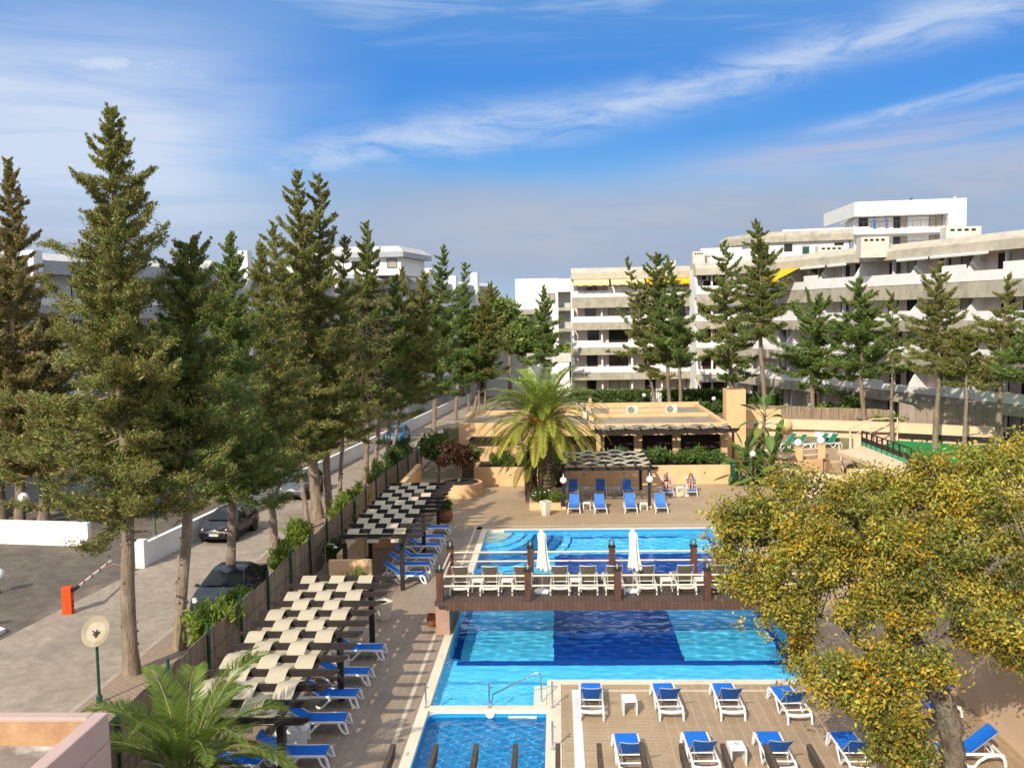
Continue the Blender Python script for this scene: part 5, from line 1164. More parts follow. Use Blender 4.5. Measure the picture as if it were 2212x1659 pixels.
def right_block(root, A, B, nm, seed, zb=1.6, nf=5, fh=2.8, depth=9., top_rail=False, conc='concrete', roofm='roofcon', extra=None):
    rng = random.Random(seed); f = Facade(root, A, B); L = f.L; mod = L/nm; zt = zb+fh*(nf-1)
    f.part('core_wall', M['white'], [(0, L, -depth, -1.75, zb-2.2, zt+2.9)])
    f.part('back_wall', M['rosewall'], [(0, L, -1.745, -1.6, zb-.1, zt+2.2)])
    for k in range(nf):
        z = zb+fh*k
        if k:
            f.part('balcony_floor', M['white'], [(0.02, L-.02, -1.598, -.17, z-.18, z)])
            f.part('concrete_band', M[conc], [(0, L, -.165, 0, z-(.68 if k < nf-1 else 1.02), z+.14)])
            h = .74 if k < nf-1 else .92
            bx_ = []
            for q in range(nm):
                a, b = q*mod, (q+1)*mod; st = rng.choice([0, 1, 2])
                bx_.append((a, b, -.13, .035, z+.142, z+.142+h-.20))
                if st == 0: bx_.append((a+.05, a+mod*.45, -.13, .035, z+.142+h-.199, z+.142+h+.05))
                elif st == 1: bx_.append((a+.05, b-.05, -.13, .035, z+.142+h-.199, z+.142+h-.05))
                else: bx_.append((a+mod*.6, b-.05, -.13, .035, z+.142+h-.199, z+.142+h+.3 if k == nf-1 else z+.142+h+.02))
            f.part('white_parapet', M['white'], bx_)
        zo, zc = (z+.02, z+fh-(.68 if k < nf-2 else 1.02)) if k < nf-1 else (z+.02, z+2.15)
        for q in range(nm+1):                            # slanting fins between the flats
            u = min(max(q*mod, .1), L-.1)
            f.poly('fin_wall', M['white'], [(-1.596, z+.005), (-.02 if k else -.6, z+.005), (-.02 if k else -.6, z+.75), (-.75, zc-.25), (-.75, zc-.005), (-1.596, zc-.005)], u-.09, u+.09)
        for q in range(nm):
            a = q*mod; w1 = rng.uniform(1.0, 1.4); w2 = rng.uniform(1.8, 2.3); sh = rng.random()
            ua = a+mod*rng.uniform(.22, .30); f.window(ua, ua+w1, z+.05, z+2.05, -1.6, M['shutter'] if sh < .45 else M['window'], 'door', 0)
            ub = a+mod*.62; ub2 = min(ub+w2, a+mod-.35)
            f.window(ub, ub2, z+.05, z+2.1, -1.6, M['curtain'] if rng.random() < .72 else M['window'], 'window', 1)
            f.part('pillar', M['white'], [(a+mod*.5-.09, a+mod*.5+.09, -1.0, -.75, z+.0, zc)])
    z1 = zt+2.15
    f.poly('roof_band', M[roofm], [(-1.595, z1), (.12, z1), (.12, z1+.70), (-.75, z1+1.28), (-1.9, z1+1.28), (-1.9, z1+.9)], -.05, L+.05)
    f.part('flat_roof', M['roofcon'], [(0, L, -depth, -1.905, zt+2.905, z1+1.2)])
    return f
ra = thing('apartment_building', 'large white and grey concrete apartment block with stepped balconies on the right', 'apartment block', (15, 104, 1.6))
fA = right_block(ra, (1.7, 109), (15.0, 109), 2, 1, depth=8)
fB = right_block(ra, (14.6, 103), (18.1, 103), 1, 2, depth=5)
fC = right_block(ra, (18.25, 103.1), (24.6, 82.2), 4, 3, depth=9)
fD = right_block(ra, (25.4, 82.6), (31.1, 65.6), 3, 4, depth=9)
fE = right_block(ra, (31.5, 66.0), (35.6, 52.5), 2, 5, depth=9)
fA.part('side_wall', M['white'], [(-.06, 0, -8, -1.62, 0, 15.5)])
# railings on the top floor of the corner, awnings, chimneys, air conditioners
zt = 12.8
for a, b in ((.3, 3.1), (3.4, 6.3), (7.2, 9.9), (10.2, 12.9)):
    mbx = [(a, b, -.06, -.03, zt+1.30, zt+1.34)]+[(a, b, -.055, -.035, zt+.95+.11*k, zt+.965+.11*k) for k in range(3)]+[(a+(b-a)*k/4, a+(b-a)*k/4+.03, -.06, -.03, zt+.8, zt+1.3) for k in range(5)]
    fA.part('balcony_railing', M['resin'], mbx)
def awning(f, u0, u1, m, proj, z=14.9, drop=.42, n0=.15):
    f.poly('awning', M[m], [(n0, z), (n0, z-.04), (n0+proj, z-drop-.04), (n0+proj, z-drop)], u0, u1)
    f.part('awning_valance', M[m], [(u0+.5*k, min(u1, u0+.5*k+.48), n0+proj, n0+proj+.02, z-drop-.24-(.04 if k % 2 else 0), z-drop-.045) for k in range(int((u1-u0)/.5)+1) if u0+.5*k < u1-.05])
awning(fA, .2, 4.1, 'awnc', 1.0); awning(fA, 4.3, 8.0, 'awnc', 1.0); awning(fA, 8.2, 13.1, 'awn', 1.1)
awning(fC, 9.4, 13.6, 'awn', 2.2, 14.95, 1.0)
for f, u0, u1 in ((fC, 14.0, 17.8), (fD, 4.8, 8.2), (fD, 8.6, 14.3), (fC, 18.4, 21.0)):
    f.part('rolled_awning', M['resin'], [(u0, u1, .15, .32, 14.78, 14.95)]); f.part('awning_front_bar', M['roofgrey'], [(u0+.1, u1-.1, .33, .38, 14.74, 14.86)])
for f, u, z in ((fB, .7, 14.4), (fD, 11.3, 14.3), (fE, 2.2, 11.5)):
    o = f.part('air_conditioner', M['ac'], [(u, u+.85, -1.55, -1.25, z, z+.58)]); f.part('fan_grille', M['black'], [(u+.08, u+.52, -1.248, -1.243, z+.08, z+.5)], o)
def chimney(root, x, y, z0, z1, w, d, label=None):
    mb = MB(); mb.box(x-w/2, x+w/2, y-d/2, y+d/2, z0, z1); o = mb.build('chimney', M['whiteold'], root, world=True)
    mb = MB()
    for k in range(4): mb.box(x-w*.38+w*.2*k, x-w*.38+w*.2*k+w*.12, y-d/2-.012, y+d/2+.012, z1-.34, z1-.17)
    h = mb.build('vent_hole', M['black'], None); h.parent = o
    for v in h.data.vertices: v.co -= root.location
for px, Y, pw, pyt in ((1447, 112, 22, 564), (1508, 106, 24, 544), (1528, 107, 12, 550), (1785+8, 90, 56, 532), (1885, 80, 58, 513), (2075, 77, 72, 491)):
    x, z = AY(px, pyt, Y); chimney(ra, x, Y, 15.2, z, pw/F*Y, 1.2)
x, z = AY(1910+30, 520, 76); mb = MB(); mb.lathe([(.0001, 0), (.35, .06), (.5, .14), (.0001, .05)], (0, 0, 0), 16); o = mb.build('satellite_dish', M['alu'], ra, True); o.location = (AY(2041, 522, 76.5)[0]-15, 76.5-104, AY(2041, 522, 76.5)[1]-1.6); o.rotation_euler = (R(70), R(30), 0)
# modern penthouse block behind the wing
pb = thing('apartment_building', 'white penthouse block with a grey mansard edge behind the right apartments', 'apartment block', (26, 114, 10))
f = Facade(pb, (22.8, 112.5), (32.5, 110.5)); f.part('wall', M['white'], [(0, f.L, -9, 0, 8, 18.745)])
f.poly('roof', M['concrete'], [(-8.8, 18.75), (.5, 18.75), (.5, 19.45), (-.35, 19.98), (-8.8, 19.98)], -.5, f.L+.5)
g = Facade(pb, (20.3, 119), (22.8, 112.5)); g.part('wall', M['white'], [(0, g.L, -5, 0, 8, 18.745)]); g.poly('roof', M['concrete'], [(-5, 18.75), (.5, 18.75), (.5, 19.45), (-.35, 19.98), (-5, 19.98)], -.4, g.L+.1)
for a, b, z0_, z1_ in ((.3, 1.3, 17.7, 18.5), (3.0, 3.9, 17.7, 18.55), (8.4, 9.4, 17.6, 18.5)): f.window(a, b, z0_, z1_, 0, M['window'], mull=1)
d_ = f.part('green_door', M['fgreen'], [(5.0, 5.7, .0, .04, 16.5, 18.2)]); f.part('door_surround', M['roofgrey'], [(4.88, 4.99, 0, .06, 16.5, 18.3), (5.71, 5.82, 0, .06, 16.5, 18.3), (4.88, 5.82, 0, .06, 18.31, 18.4)], d_)
f.part('white_parapet', M['white'], [(-6.1, -1.6, 2.5, 2.8, 15, 18.2), (-6.1, -5.8, -3, 2.49, 15, 18.2)])
f.part('roof_terrace_wall', M['white'], [(3, f.L+3, -8.7, -8.4, 19.985, 20.8)])
# tall white modern block
wt = thing('apartment_building', 'tall bright white modern flats with a glass railed top balcony, upper right', 'apartment block', (50, 145, 10))
f = Facade(wt, (43.2, 143), (57.8, 141)); L = f.L
f.part('wall', M['white'], [(.0, L, -14, -2.2, 5, 24.2)]); f.part('end_wall', M['white'], [(L-2.4, L, -2.19, 0, 5, 24.29)])
g = Facade(wt, (43.4, 160), (43.2, 143)); 
f.part('roof_fascia', M['white'], [(0, L, -16, 0, 24.3, 26.35)]); g.part('fascia_side', M['white'], [(0, g.L, 0.002, .3, 24.3, 26.34)])
for z in (21.7, 18.8, 15.9):
    f.part('balcony_slab', M['white'], [(-.3, L-2.41, -2.19, .25, z, z+.7)])
    r = f.part('balcony_railing', M['copper'], [(-.2, L-2.45, .14, .18, z+1.72, z+1.78)]+[(-.2+1.1*k, -.16+1.1*k, .14, .18, z+.71, z+1.72) for k in range(12)])
    gp = g.part('glass_balustrade', M['glass'], [(7, g.L, .3, .31, z+.75, z+1.7)]); g.part('side_slab', M['white'], [(6, g.L+.2, .003, .28, z, z+.699)])
    for a, b, m_ in ((.6, 1.9, 'window'), (5.4, 6.3, 'window'), (6.3, 7.3, 'curtain'), (11.2-.9, 12.1, 'curtain')): f.window(a, b, z+.75, z+2.6, -2.19, M[m_], 'glass_door', 1 if b-a > 1.1 else 0, frm='copper')
for k, (u_, lb) in enumerate(((2.5, 'tiny blue clad figure standing on the balcony of the tall white flats, left one'), (4.1, 'tiny blue clad figure walking on the balcony of the tall white flats, right one'))):
    x = 43.2+f.u[0]*u_+f.n[0]*-.6; y = 143+f.u[1]*u_+f.n[1]*-.6
    J = [(0, 0, .95), (0, 0, 1.2), (0, 0, 1.42), (0, 0, 1.52), (0, 0, 1.63), (0, 0, 1.72)]; Rd = [.14, .13, .16, .05, .10, .06]; E_ = [(0, 1), (1, 2), (2, 3), (3, 4), (4, 5)]
    for s in (-1, 1):
        st = .14*s*(k+.5)
        for p, r, l in (((s*.2, 0, 1.40), .06, 2), ((s*.26, -.05, 1.12), .045, None), ((s*.22, -.22, .98), .035, None), ((s*.1, st*.3, .9), .09, 0), ((s*.11, st*.5, .5), .065, None), ((s*.11, st, .08), .04, None), ((s*.12, st-.14, .04), .03, None)):
            J.append(p); Rd.append(r); E_.append((l if l is not None else len(J)-2, len(J)-1))
    o = person('person', lb, J, Rd, E_, (x, y, 22.41), 0); o.data.materials.clear(); o.data.materials.append(M['skin']); 
    mb = MB(); mb.tube([(0, 0, .8), (0, 0, 1.1), (0, 0, 1.45)], [.19, .17, .19], 10)
    for s in (-1, 1): mb.tube([(s*.1, .02*s, .85), (s*.11, .07*s*(k+.5), .1)], [.11, .08], 8); mb.tube([(s*.19, 0, 1.42), (s*.27, -.04, 1.12)], [.08, .065], 8)
    mb.build('work_clothes', M['bluecloth'], o, True); mb = MB(); mb.sphere((0, .02, 1.68), .115, 10); mb.build('hair', M['black'], o, True)
for px, py, lb in ((1841+20, 0, ''),)[:0]: pass
for x, lb in ((50.7, 'small dark bird perched on the roof edge of the tall white flats'), (56.6, 'small white gull perched on the roof edge of the tall white flats')):
    mb = MB(); mb.lathe([(.0001, -.28), (.06, -.16), (.11, 0), (.09, .12), (.05, .2), (.0001, .24)], (0, 0, 0), 10)
    for s in (-1, 1): mb.tube([(.0, s*.04, -.08), (-.16, s*.04, -.08)], .012, 4)
    o = mb.build('bird', M['bulb'] if 'gull' in lb else M['black'], None, True); o.location = (x, 143-.07*(x-43.2)+.2, 26.52); o.rotation_euler = (0, R(70), R(20))
    mb = MB(); mb.sphere((-.06, 0, .3), .07, 10); mb.tube([(-.1, 0, .31), (-.2, 0, .33)], [.025, .008], 5); mb.build('head', M['bulb'] if 'gull' in lb else M['black'], o, True); tag(o, lb, 'bird')
# white flats at the street end
mbld = thing('apartment_building', 'plain white flats with recessed balconies at the end of the street', 'apartment block', (-1, 136, 0))
f = Facade(mbld, (-5.7, 135), (.2, 135)); f.part('wall', M['white'], [(0, f.L, -12, 0, -2, 16.1)])
f.part('canopy_slab', M['concrete'], [(-5, 4.3, .01, 1.6, 11.2, 11.9)]); f.part('annex_wall', M['white'], [(-4.6, -.01, -8, 0, -2, 11.2)])
f.window(5.2-1.2, 5.2+.3, 12.9-.3, 14.0, 0, M['curtain'])
g = Facade(mbld, (.2, 135), (8, 135)); g.part('wall', M['roofgrey'], [(0, g.L, -12, -2, -2, 16.0)]); g.part('roof_fascia', M['white'], [(0, g.L, -2.01, .02, 14.2, 16.0)])
for z in (11.6, 8.7, 5.8):
    g.part('balcony_slab', M['concrete'], [(0, g.L, -1.99, .05, z, z+.45)]); g.part('balcony_railing', M['copper'], [(0, g.L, 0, .03, z+1.35, z+1.4)]+[(.5*k, .5*k+.02, 0, .03, z+.46, z+1.35) for k in range(16)])
    g.part('pillar', M['white'], [(1.9, 2.3, -.6, -.2, z+.46, z+2.6)]); g.window(3.0, 4.6, z+.5, z+2.3, -1.99, M['window'])
g.part('roof_block', M['white'], [(2.6, 8, -9, -4, 16.01, 17.1)])
gh = thing('gatehouse', 'low white garage wall with a grey concrete edge left of the corner balconies', 'building', (-.8, 119, 0))
mb = MB(); mb.box(-3.6, 1.4, 117, 121, 0, 5.4); mb.build('wall', M['white'], gh, world=True); mb = MB(); mb.box(-3.8, 1.6, 116.9, 121.1, 5.41, 6.4); mb.build('roof_band', M['roofgrey'], gh, world=True)
# left apartments along the street
la = thing('apartment_building', 'long white apartment block with blue grey bands in shade behind the left cypresses', 'apartment block', (-25, 82, 0))
yA, yB = 44.7, 138.; xf = lambda y: -32+.30*(y-60)
f = Facade(la, (xf(yB), yB), (xf(yA), yA)); f.n = (-f.u[1], f.u[0])  # outward towards the street
if f.n[0] < 0: f.n = (f.u[1], -f.u[0])
L = f.L; um = lambda y: (yB-y)/(yB-yA)*L
f.part('core_wall', M['white'], [(0, L, -11, -1.5, -.1, 15.0)])
for k, z in enumerate((14.3, 11.45, 8.6, 5.75, 2.9)):
    if k == 0: f.poly('roof_band', M['concrete_grey'], [(-1.495, z), (.05, z), (.05, z+.85), (-1.495, z+.85)], 0, L); f.poly('roof_edge', M['roofgrey'], [(.05, z+.855), (-.9, z+1.35), (-11, z+1.35), (-11, z+.855)], 0, L)
    else:
        f.part('concrete_band', M['concrete_grey'], [(0, L, -.2, .05, z, z+.9)]); f.part('white_parapet', M['white'], [(0, L, -.2, .07, z+.902, z+1.32)]); f.part('balcony_floor', M['white'], [(0, L, -1.495, -.205, z+.4, z+.62)])
    zl = z-1.45-.3
    y = 59.; j = 0
    rng_ = random.Random(k)
    while y < 134:
        u_ = um(y+rng_.uniform(.5, 1.2)); f.window(u_-1.3, u_, zl-.2, z-.15, -1.5, M['window'] if rng_.random() < .5 else M['roofgrey'], mull=0)
        u_ = um(y+4.4); f.window(u_-1.7, u_, zl-.2, z-.15, -1.5, M['curtain'] if rng_.random() < .4 else M['roofgrey'], mull=1)
        y += 7.13; j += 1
y = 58.9; j = 0
while y < 137:
    u_ = um(y); zt_ = [15.7, 15.7, 16.75, 16.9, 15.9, 16.2, 16.9, 16.9, 16.9, 16.2, 16.9][j]
    f.poly('fin_column', M['white'], [(-1.49, -.1), (.28, -.1), (.28, 13.9), (.55, 14.4), (.55, zt_), (-.4, zt_), (-.4, 15.62), (-1.49, 15.1)], u_-.35, u_+.35); y += 7.13; j += 1
for px, py, Y in ((440, 565, 80), (560, 583, 86)):
    x, z = AY(px, py, Y); mb = MB(); mb.box(x-1.2, x+1.0, Y-.6, Y+.6, 15.66, z); o = mb.build('roof_vent', M['roofgrey'], la, world=True)
    mb = MB(); [mb.box(x-.9+.4*q, x-.65+.4*q, Y-.612, Y-.6, z-.55, z-.25) for q in range(5)]; h = mb.build('vent_hole', M['black'], None); h.parent = o
    for v in h.data.vertices: v.co -= la.location
# stair tower on its roof
tw = [(-25.5, 104), (-16.6, 104), (-15.2, 112.5), (-25.5, 112.5)]
mb = MB(); mb.prism(tw, 15.66, 17.55); mb.build('roof_tower', M['white'], la, world=True)
tc_ = [(-26, 103.3), (-16.2, 103.3), (-14.4, 112.8), (-26, 112.8)]; cn = (-20.5, 108)
mb = MB(); mb.prism(tc_, 17.56, 18.1); mb.build('tower_band', M['concrete_grey'], la, world=True)
t2_ = [(cn[0]+(x-cn[0])*.86, cn[1]+(y-cn[1])*.86) for x, y in tc_]
mb = MB(); mb.add([(x, y, 18.11) for x, y in tc_]+[(x, y, 18.75) for x, y in t2_], [(0, 1, 5, 4), (1, 2, 6, 5), (2, 3, 7, 6), (3, 0, 4, 7), (4, 5, 6, 7)]); mb.build('tower_roof', M['roofgrey'], la, world=True)
ft = Facade(la, (-25.5, 104), (-16.6, 104)); ft.window(3.6, 4.8, 16.5, 17.2, 0.0, M['window'], mull=0); ft.window(7.4, 8.5, 16.4, 17.4, 0.0, M['curtain'], mull=0)

# ------------------------------------------------------------------ low peach building by the far deck
lb_ = thing('pool_building', 'low flat roofed peach building with dark openings behind the far deck', 'building', (3, 72, 0))
def bp_(name, m, boxes, bevel=0., parent=None):
    mb = MB()
    for b in boxes: mb.box(*b)
    o = mb.build(name, m, None, bevel=bevel); o.parent = parent or lb_
    for v in o.data.vertices: v.co -= lb_.location
    return o
bp_('side_block', M['peach'], [(-6.95, -2.6, 67, 76, 0, 3.35), (-6.95, -6.65, 67, 76, 3.351, 3.72), (-6.65, -2.6, 67, 67.3, 3.351, 3.72), (-6.65, -2.6, 75.7, 76, 3.351, 3.72), (-2.9, -2.6, 67.3, 75.7, 3.351, 3.72)])
bp_('flat_roof', M['flatroof'], [(-6.64, -2.91, 67.31, 75.69, 3.352, 3.40)])
bp_('main_wall', M['peach'], [(-2.59, 11.6, 70.4, 81, 0, 3.3), (-2.59, 11.6, 67.2, 67.6, 2.72, 3.3), (11.2, 11.6, 67.61, 70.39, 0, 3.3), (-2.59, -2.2, 67.2, 70.39, 0, 2.71)])
for xa, xb in ((-.2, .35), (2.6, 3.15), (5.2, 5.75), (7.85, 8.4), (11.15, 11.6)): bp_('pillar', M['peach'], [(xa, xb, 67.19, 67.75, 0, 2.715)])
for xa, xb in ((-2.19, -.2), (.35, 2.6), (3.15, 5.2), (5.75, 7.85), (8.4, 11.15)):
    s_ = bp_('shutter', M['shutter'], [(xa, xb, 68.1, 68.2, 0, 2.71)]); bp_('shutter_slat', M['brownfr'], [((xa+xb)/2-.04, (xa+xb)/2+.04, 68.06, 68.098, 0, 2.7)]+[(xa, xb, 68.07, 68.099, .4*k+.2, .4*k+.24) for k in range(6)], parent=s_)
bp_('flat_roof', M['flatroof'], [(-2.58, 11.59, 67.61, 80.6, 3.301, 3.34)])
bp_('roof_parapet', M['peach'], [(-2.59, 11.6, 67.2, 67.6, 3.301, 3.5), (-2.59, 11.6, 80.62, 81, 3.301, 3.72), (11.25, 11.6, 67.61, 80.61, 3.301, 3.56), (-2.58, -2.2, 67.61, 80.61, 3.341, 3.7), (2.2, 2.55, 70.5, 80.61, 3.342, 3.66), (2.56, 11.24, 73.2, 73.5, 3.343, 3.6), (4.0, 9.2, 76.4, 76.7, 3.344, 3.66), (-2.19, 2.19, 74.6, 74.9, 3.345, 3.7)])
bp_('raised_roof', M['peach'], [(-1.8, 1.6, 76.2, 80.0, 3.346, 3.95)]); bp_('raised_roof_top', M['flatroof'], [(-1.6, 1.4, 76.4, 79.8, 3.951, 3.97)])
mb = MB(); mb.lathe([(.28, 0), (.2, .3), (.1, .42), (.16, .5), (.05, .62), (.0001, .75)], (2.6, 79.2, 3.67), 12); mb.build('roof_finial', M['peach'], lb_, True, world=True)
mb = MB(); mb.extr([(-6.2, 66.4, 2.55), (-6.2, 66.4, 2.68), (-6.0, 66.4, 2.8), (-3.0, 66.4, 2.8), (-3.0, 66.4, 2.55)], (0, .6, 0)); o = mb.build('door_canopy', M['darkwood'], lb_, world=True)
def acu(label, x, y, z, rz=0.):
    root = thing('air_conditioner', label, 'air conditioner', (x, y, z), rz, 'air conditioners on the low peach roof')
    mb = MB(); mb.box(-.45, .45, -.16, .16, .06, .68); mb.box(-.4, -.3, -.15, .15, 0, .06); mb.box(.3, .4, -.15, .15, 0, .06); mb.build('casing', M['ac'], root, bevel=.02)
    mb = MB(); mb.lathe([(.0001, 0), (.25, 0), (.25, .02), (.0001, .02)], (0, 0, 0), 20); g_ = mb.build('fan_guard', M['black'], root); g_.location = (-.12, -.163, .37); g_.rotation_euler = (R(90), 0, 0)
    mb = MB()
    for r in (.10, .17, .235): mb.lathe([(r, .021), (r+.012, .026), (r+.024, .021)], (0, 0, 0), 20)
    for k in range(8): mb.obox((.12*math.cos(k*PI/4), .12*math.sin(k*PI/4), .024), (.22, .014, .008), k*PI/4)
    w_ = mb.build('guard_rings', M['ac'], g_)
for (px, py, Y, lb) in ((1366, 896, 75, 'left air conditioner facing the camera on the low peach roof'), (1450, 895, 75.2, 'right air conditioner facing the camera on the low peach roof')):
    x, z = AY(px, py, Y); acu(lb, x, Y, 3.36)
acu('air conditioner seen edge on behind the palm fronds', 2.0, 71.6, 3.36, R(80)); acu('small air conditioner at the back of the raised roof', 1.9, 77.5, 3.36, R(80))
# canvas pergola along its front
root = thing('pergola', 'long canvas strip pergola along the front of the low peach building', 'pergola', (7, 66.3, 0))
mb = MB(); mb.extr([(2.2, 65.5, 3.18), (2.2, 65.5, 3.32), (12.15, 65.5, 3.32), (12.15, 65.5, 3.24), (11.9, 65.5, 3.04), (2.45, 65.5, 3.04)], (0, .12, 0)); mb.build('front_beam', M['darkwood'], root, world=True)
Xb = [2.5+i*1.0 for i in range(10)]
for x in Xb: mb = MB(); mb.box(x-.04, x+.04, 65.3, 67.18, 3.322, 3.46); mb.build('crossbeam', M['darkwood'], root, world=True)
for k in range(4): mb = MB(); weave(mb, 65.45+k*.44, Xb, .4, None, 3.47, 3.34, k, 'X'); mb.build('canvas_strip', M['canvas'], root, world=True, smooth=True)
for x in (2.9, 11.7): mb = MB(); mb.box(x-.08, x+.08, 65.48, 65.64, 1.25, 3.038); mb.build('post', M['darkwood'], root, world=True)
# tall peach chimney block
ct_ = thing('chimney_block', 'tall square peach chimney block beside the low building', 'chimney', (13, 72, 0))
xa, zt = AY(1569, 842, 71); xb, _ = AY(1611, 842, 71)
mb = MB(); mb.box(xa, xb, 71, 72.5, 0, zt); mb.build('shaft', M['peach'], ct_, world=True); mb = MB(); mb.box(xa+.15, xb-.15, 71.15, 72.35, zt+.001, zt+.03); mb.build('flue_opening', M['terra'], ct_, world=True)
# long planter wall and others on the deck
def wallthing(name, label, cat, boxes, m, bevel=0.):
    mb = MB()
    for b in boxes: mb.box(*b)
    x0 = boxes[0]; o = mb.build(name, m, None, loc=(x0[0], x0[2], x0[4])); return tag(o, label, cat)
pw = thing('planter_wall', 'long rough peach planter wall behind the far deck loungers', 'planter', (3, 63, 0))
mb = MB(); mb.box(-5.6, 11.15, 63, 63.22, .003, 1.24); mb.box(-5.6, -5.38, 63.23, 66.5, .003, 1.24); mb.box(10.93, 11.15, 63.23, 66.5, .003, 1.24); mb.build('wall', M['peach'], pw, world=True)
mb = MB(); mb.box(-5.37, 10.92, 63.23, 66.5, .003, 1.12); mb.build('soil', M['soil'], pw, world=True)
mb = MB()
for x in (-3.2, -.7, 1.6, 4.2, 7.0, 9.4): mb.lathe([(.0001, 0), (.05, 0), (.05, .02), (.0001, .02)], (x, 63, .75), 8)
for i in range(len(mb.v)): x, y, z = mb.v[i]; mb.v[i] = (x, 62.99-(z-.75)*.5, .75+(y-63))
mb.build('drain_hole', M['black'], pw, world=True)
cp = thing('curved_planter', 'curved peach planter holding the copper bush at the deck corner', 'planter', (-6.2, 60.3, 0))
mb = MB(); ring = [(1.35*math.cos(a), 1.35*math.sin(a)) for a in np.linspace(0, 2*PI, 32, endpoint=False)]; mb.prism(ring, .003, .78); mb.build('wall', M['peach'], cp)
mb = MB(); mb.prism([(x*.85, y*.85) for x, y in ring], .781, .80); mb.build('soil', M['soil'], cp)
lw_ = thing('louvre_gate', 'dark slatted gate between the planter wall and the side block', 'gate', (-6.1, 65.2, 0))
mb = MB(); mb.box(-.5, -.44, -.03, .03, .003, 2.05); mb.box(.44, .5, -.03, .03, .003, 2.05); mb.box(-.44, .44, -.03, .03, 1.98, 2.05); mb.build('frame', M['darkwood'], lw_)
mb = MB(); [mb.obox((0, 0, .08+.1*k), (.87, .02, .085), 0, 0, R(25)) for k in range(19)]; mb.build('slats', M['darkwood'], lw_)
wallthing('low_wall', 'low peach wall in shade behind the far pergola loungers', 'wall', [(-9.35, -9.1, 39.6, 51, .003, 1.35), (-9.09, -8.2, 46.3, 46.5, .003, 1.35)], M['peach'])
wallthing('low_wall', 'short peach wall facing the shower between the two left pergolas', 'wall', [(-9.3, -7.6, 38.0, 38.25, .003, 1.5)], M['peach'])
wallthing('low_wall', 'peach wall beside the reed fence behind the copper bush', 'wall', [(-9.2, -8.9, 53, 62, .003, 1.7)], M['peach'])
sh_ = thing('shower', 'steel shower head on a bent pipe between the two left pergolas', 'shower', (-9.5, 38.3, .003)); mb = MB(); mb.tube([(0, 0, 0), (0, 0, 2.0), (.1, 0, 2.12), (.35, 0, 2.1), (.42, 0, 2.0)], .018, 8); mb.build('pipe', M['steel'], sh_, True)
mb = MB(); mb.lathe([(.02, .04), (.11, 0), (.11, -.015), (.0001, -.015)], (.42, 0, 1.98), 14); mb.build('shower_head', M['steel'], sh_, True)
# ------------------------------------------------------------------ right hand terraces
tr = thing('sun_terrace', 'raised peach terrace with steps and railings right of the far deck', 'terrace', (16, 68, 0))
def tp(name, m, boxes=(), polys=(), bevel=0.):
    mb = MB()
    for b in boxes: mb.box(*b)
    for p, z0, z1 in polys: mb.prism(p, z0, z1)
    return mb.build(name, m, tr, world=True, bevel=bevel)
tp('terrace_floor', M['deckx'], polys=[([(12.5, 66.3), (17.9, 66.9), (19.6, 66.9), (21, 72.5), (14, 75)], -.05, 1.0)])
tp('front_wall', M['peach'], polys=[([(12.4, 65.9), (16.1, 65.7), (17.95, 66.6), (17.95, 66.88), (16.05, 66.0), (12.4, 66.2)], .0, 1.02)])
for x, y in ((16.1, 65.9), (17.85, 66.8)):
    tp('rail_post', M['peach'], [(x-.25, x+.25, y-.25, y+.25, 1.021, 1.95)])
    mb = MB(); mb.sphere((x, y, 2.22), .27, 18); mb.build('globe_lamp', M['globe'], tr, True, world=True)
for a, b in (((13.2, 66.0), (15.85, 65.9)), ((16.35, 66.0), (17.6, 66.65))):
    for z in (1.32, 1.72): mb = MB(); mb.tube([(*a, z), (*b, z)], .05, 8); mb.build('rail', M['rail'], tr, True, world=True)
for k in range(5): tp('step', M['deckx'], [(18.2+.02*k, 19.9, 63.8+.55*k, 66.88, .003+.2*k, .2+.2*k)])
for dx in (0, .75, 1.5): mb = MB(); mb.tube([(18.35+dx, 63.3, .75), (19.0+dx, 66.6, 2.0)], .045, 8); mb.build('stair_rail', M['rail'], tr, True, world=True)
bw = [(14.2, 75.2), (18.5, 74.3), (24.0, 71.8), (30.5, 67.8)]
for a, b in zip(bw, bw[1:]):
    ff = Facade(tr, a, b); ff.part('back_wall', M['peach_pale'], [(0, ff.L, -.3, 0, .0, 2.15)]); ff.part('wall_ledge', M['peach_pale'], [(0, ff.L, -.4, .35, 2.151, 2.85)])
mb = MB(); mb.sphere((17.2, 74.2, 2.45), .5, 18); mb.build('round_wall_end', M['peach'], tr, True, world=True)
tp('upper_wall', M['peach'], [(13.8, 17.0, 74.9, 75.2, 0, 3.6)])
ff = Facade(tr, (18.5, 74.3), (24.0, 71.8)); h_ = ff.part('white_hatch_frame', M['resin'], [(.9, 2.5, .001, .05, .9, 2.1)]); ff.part('hatch_panel', M['white'], [(1.1, 2.3, .051, .07, 1.05, 1.95)], h_)
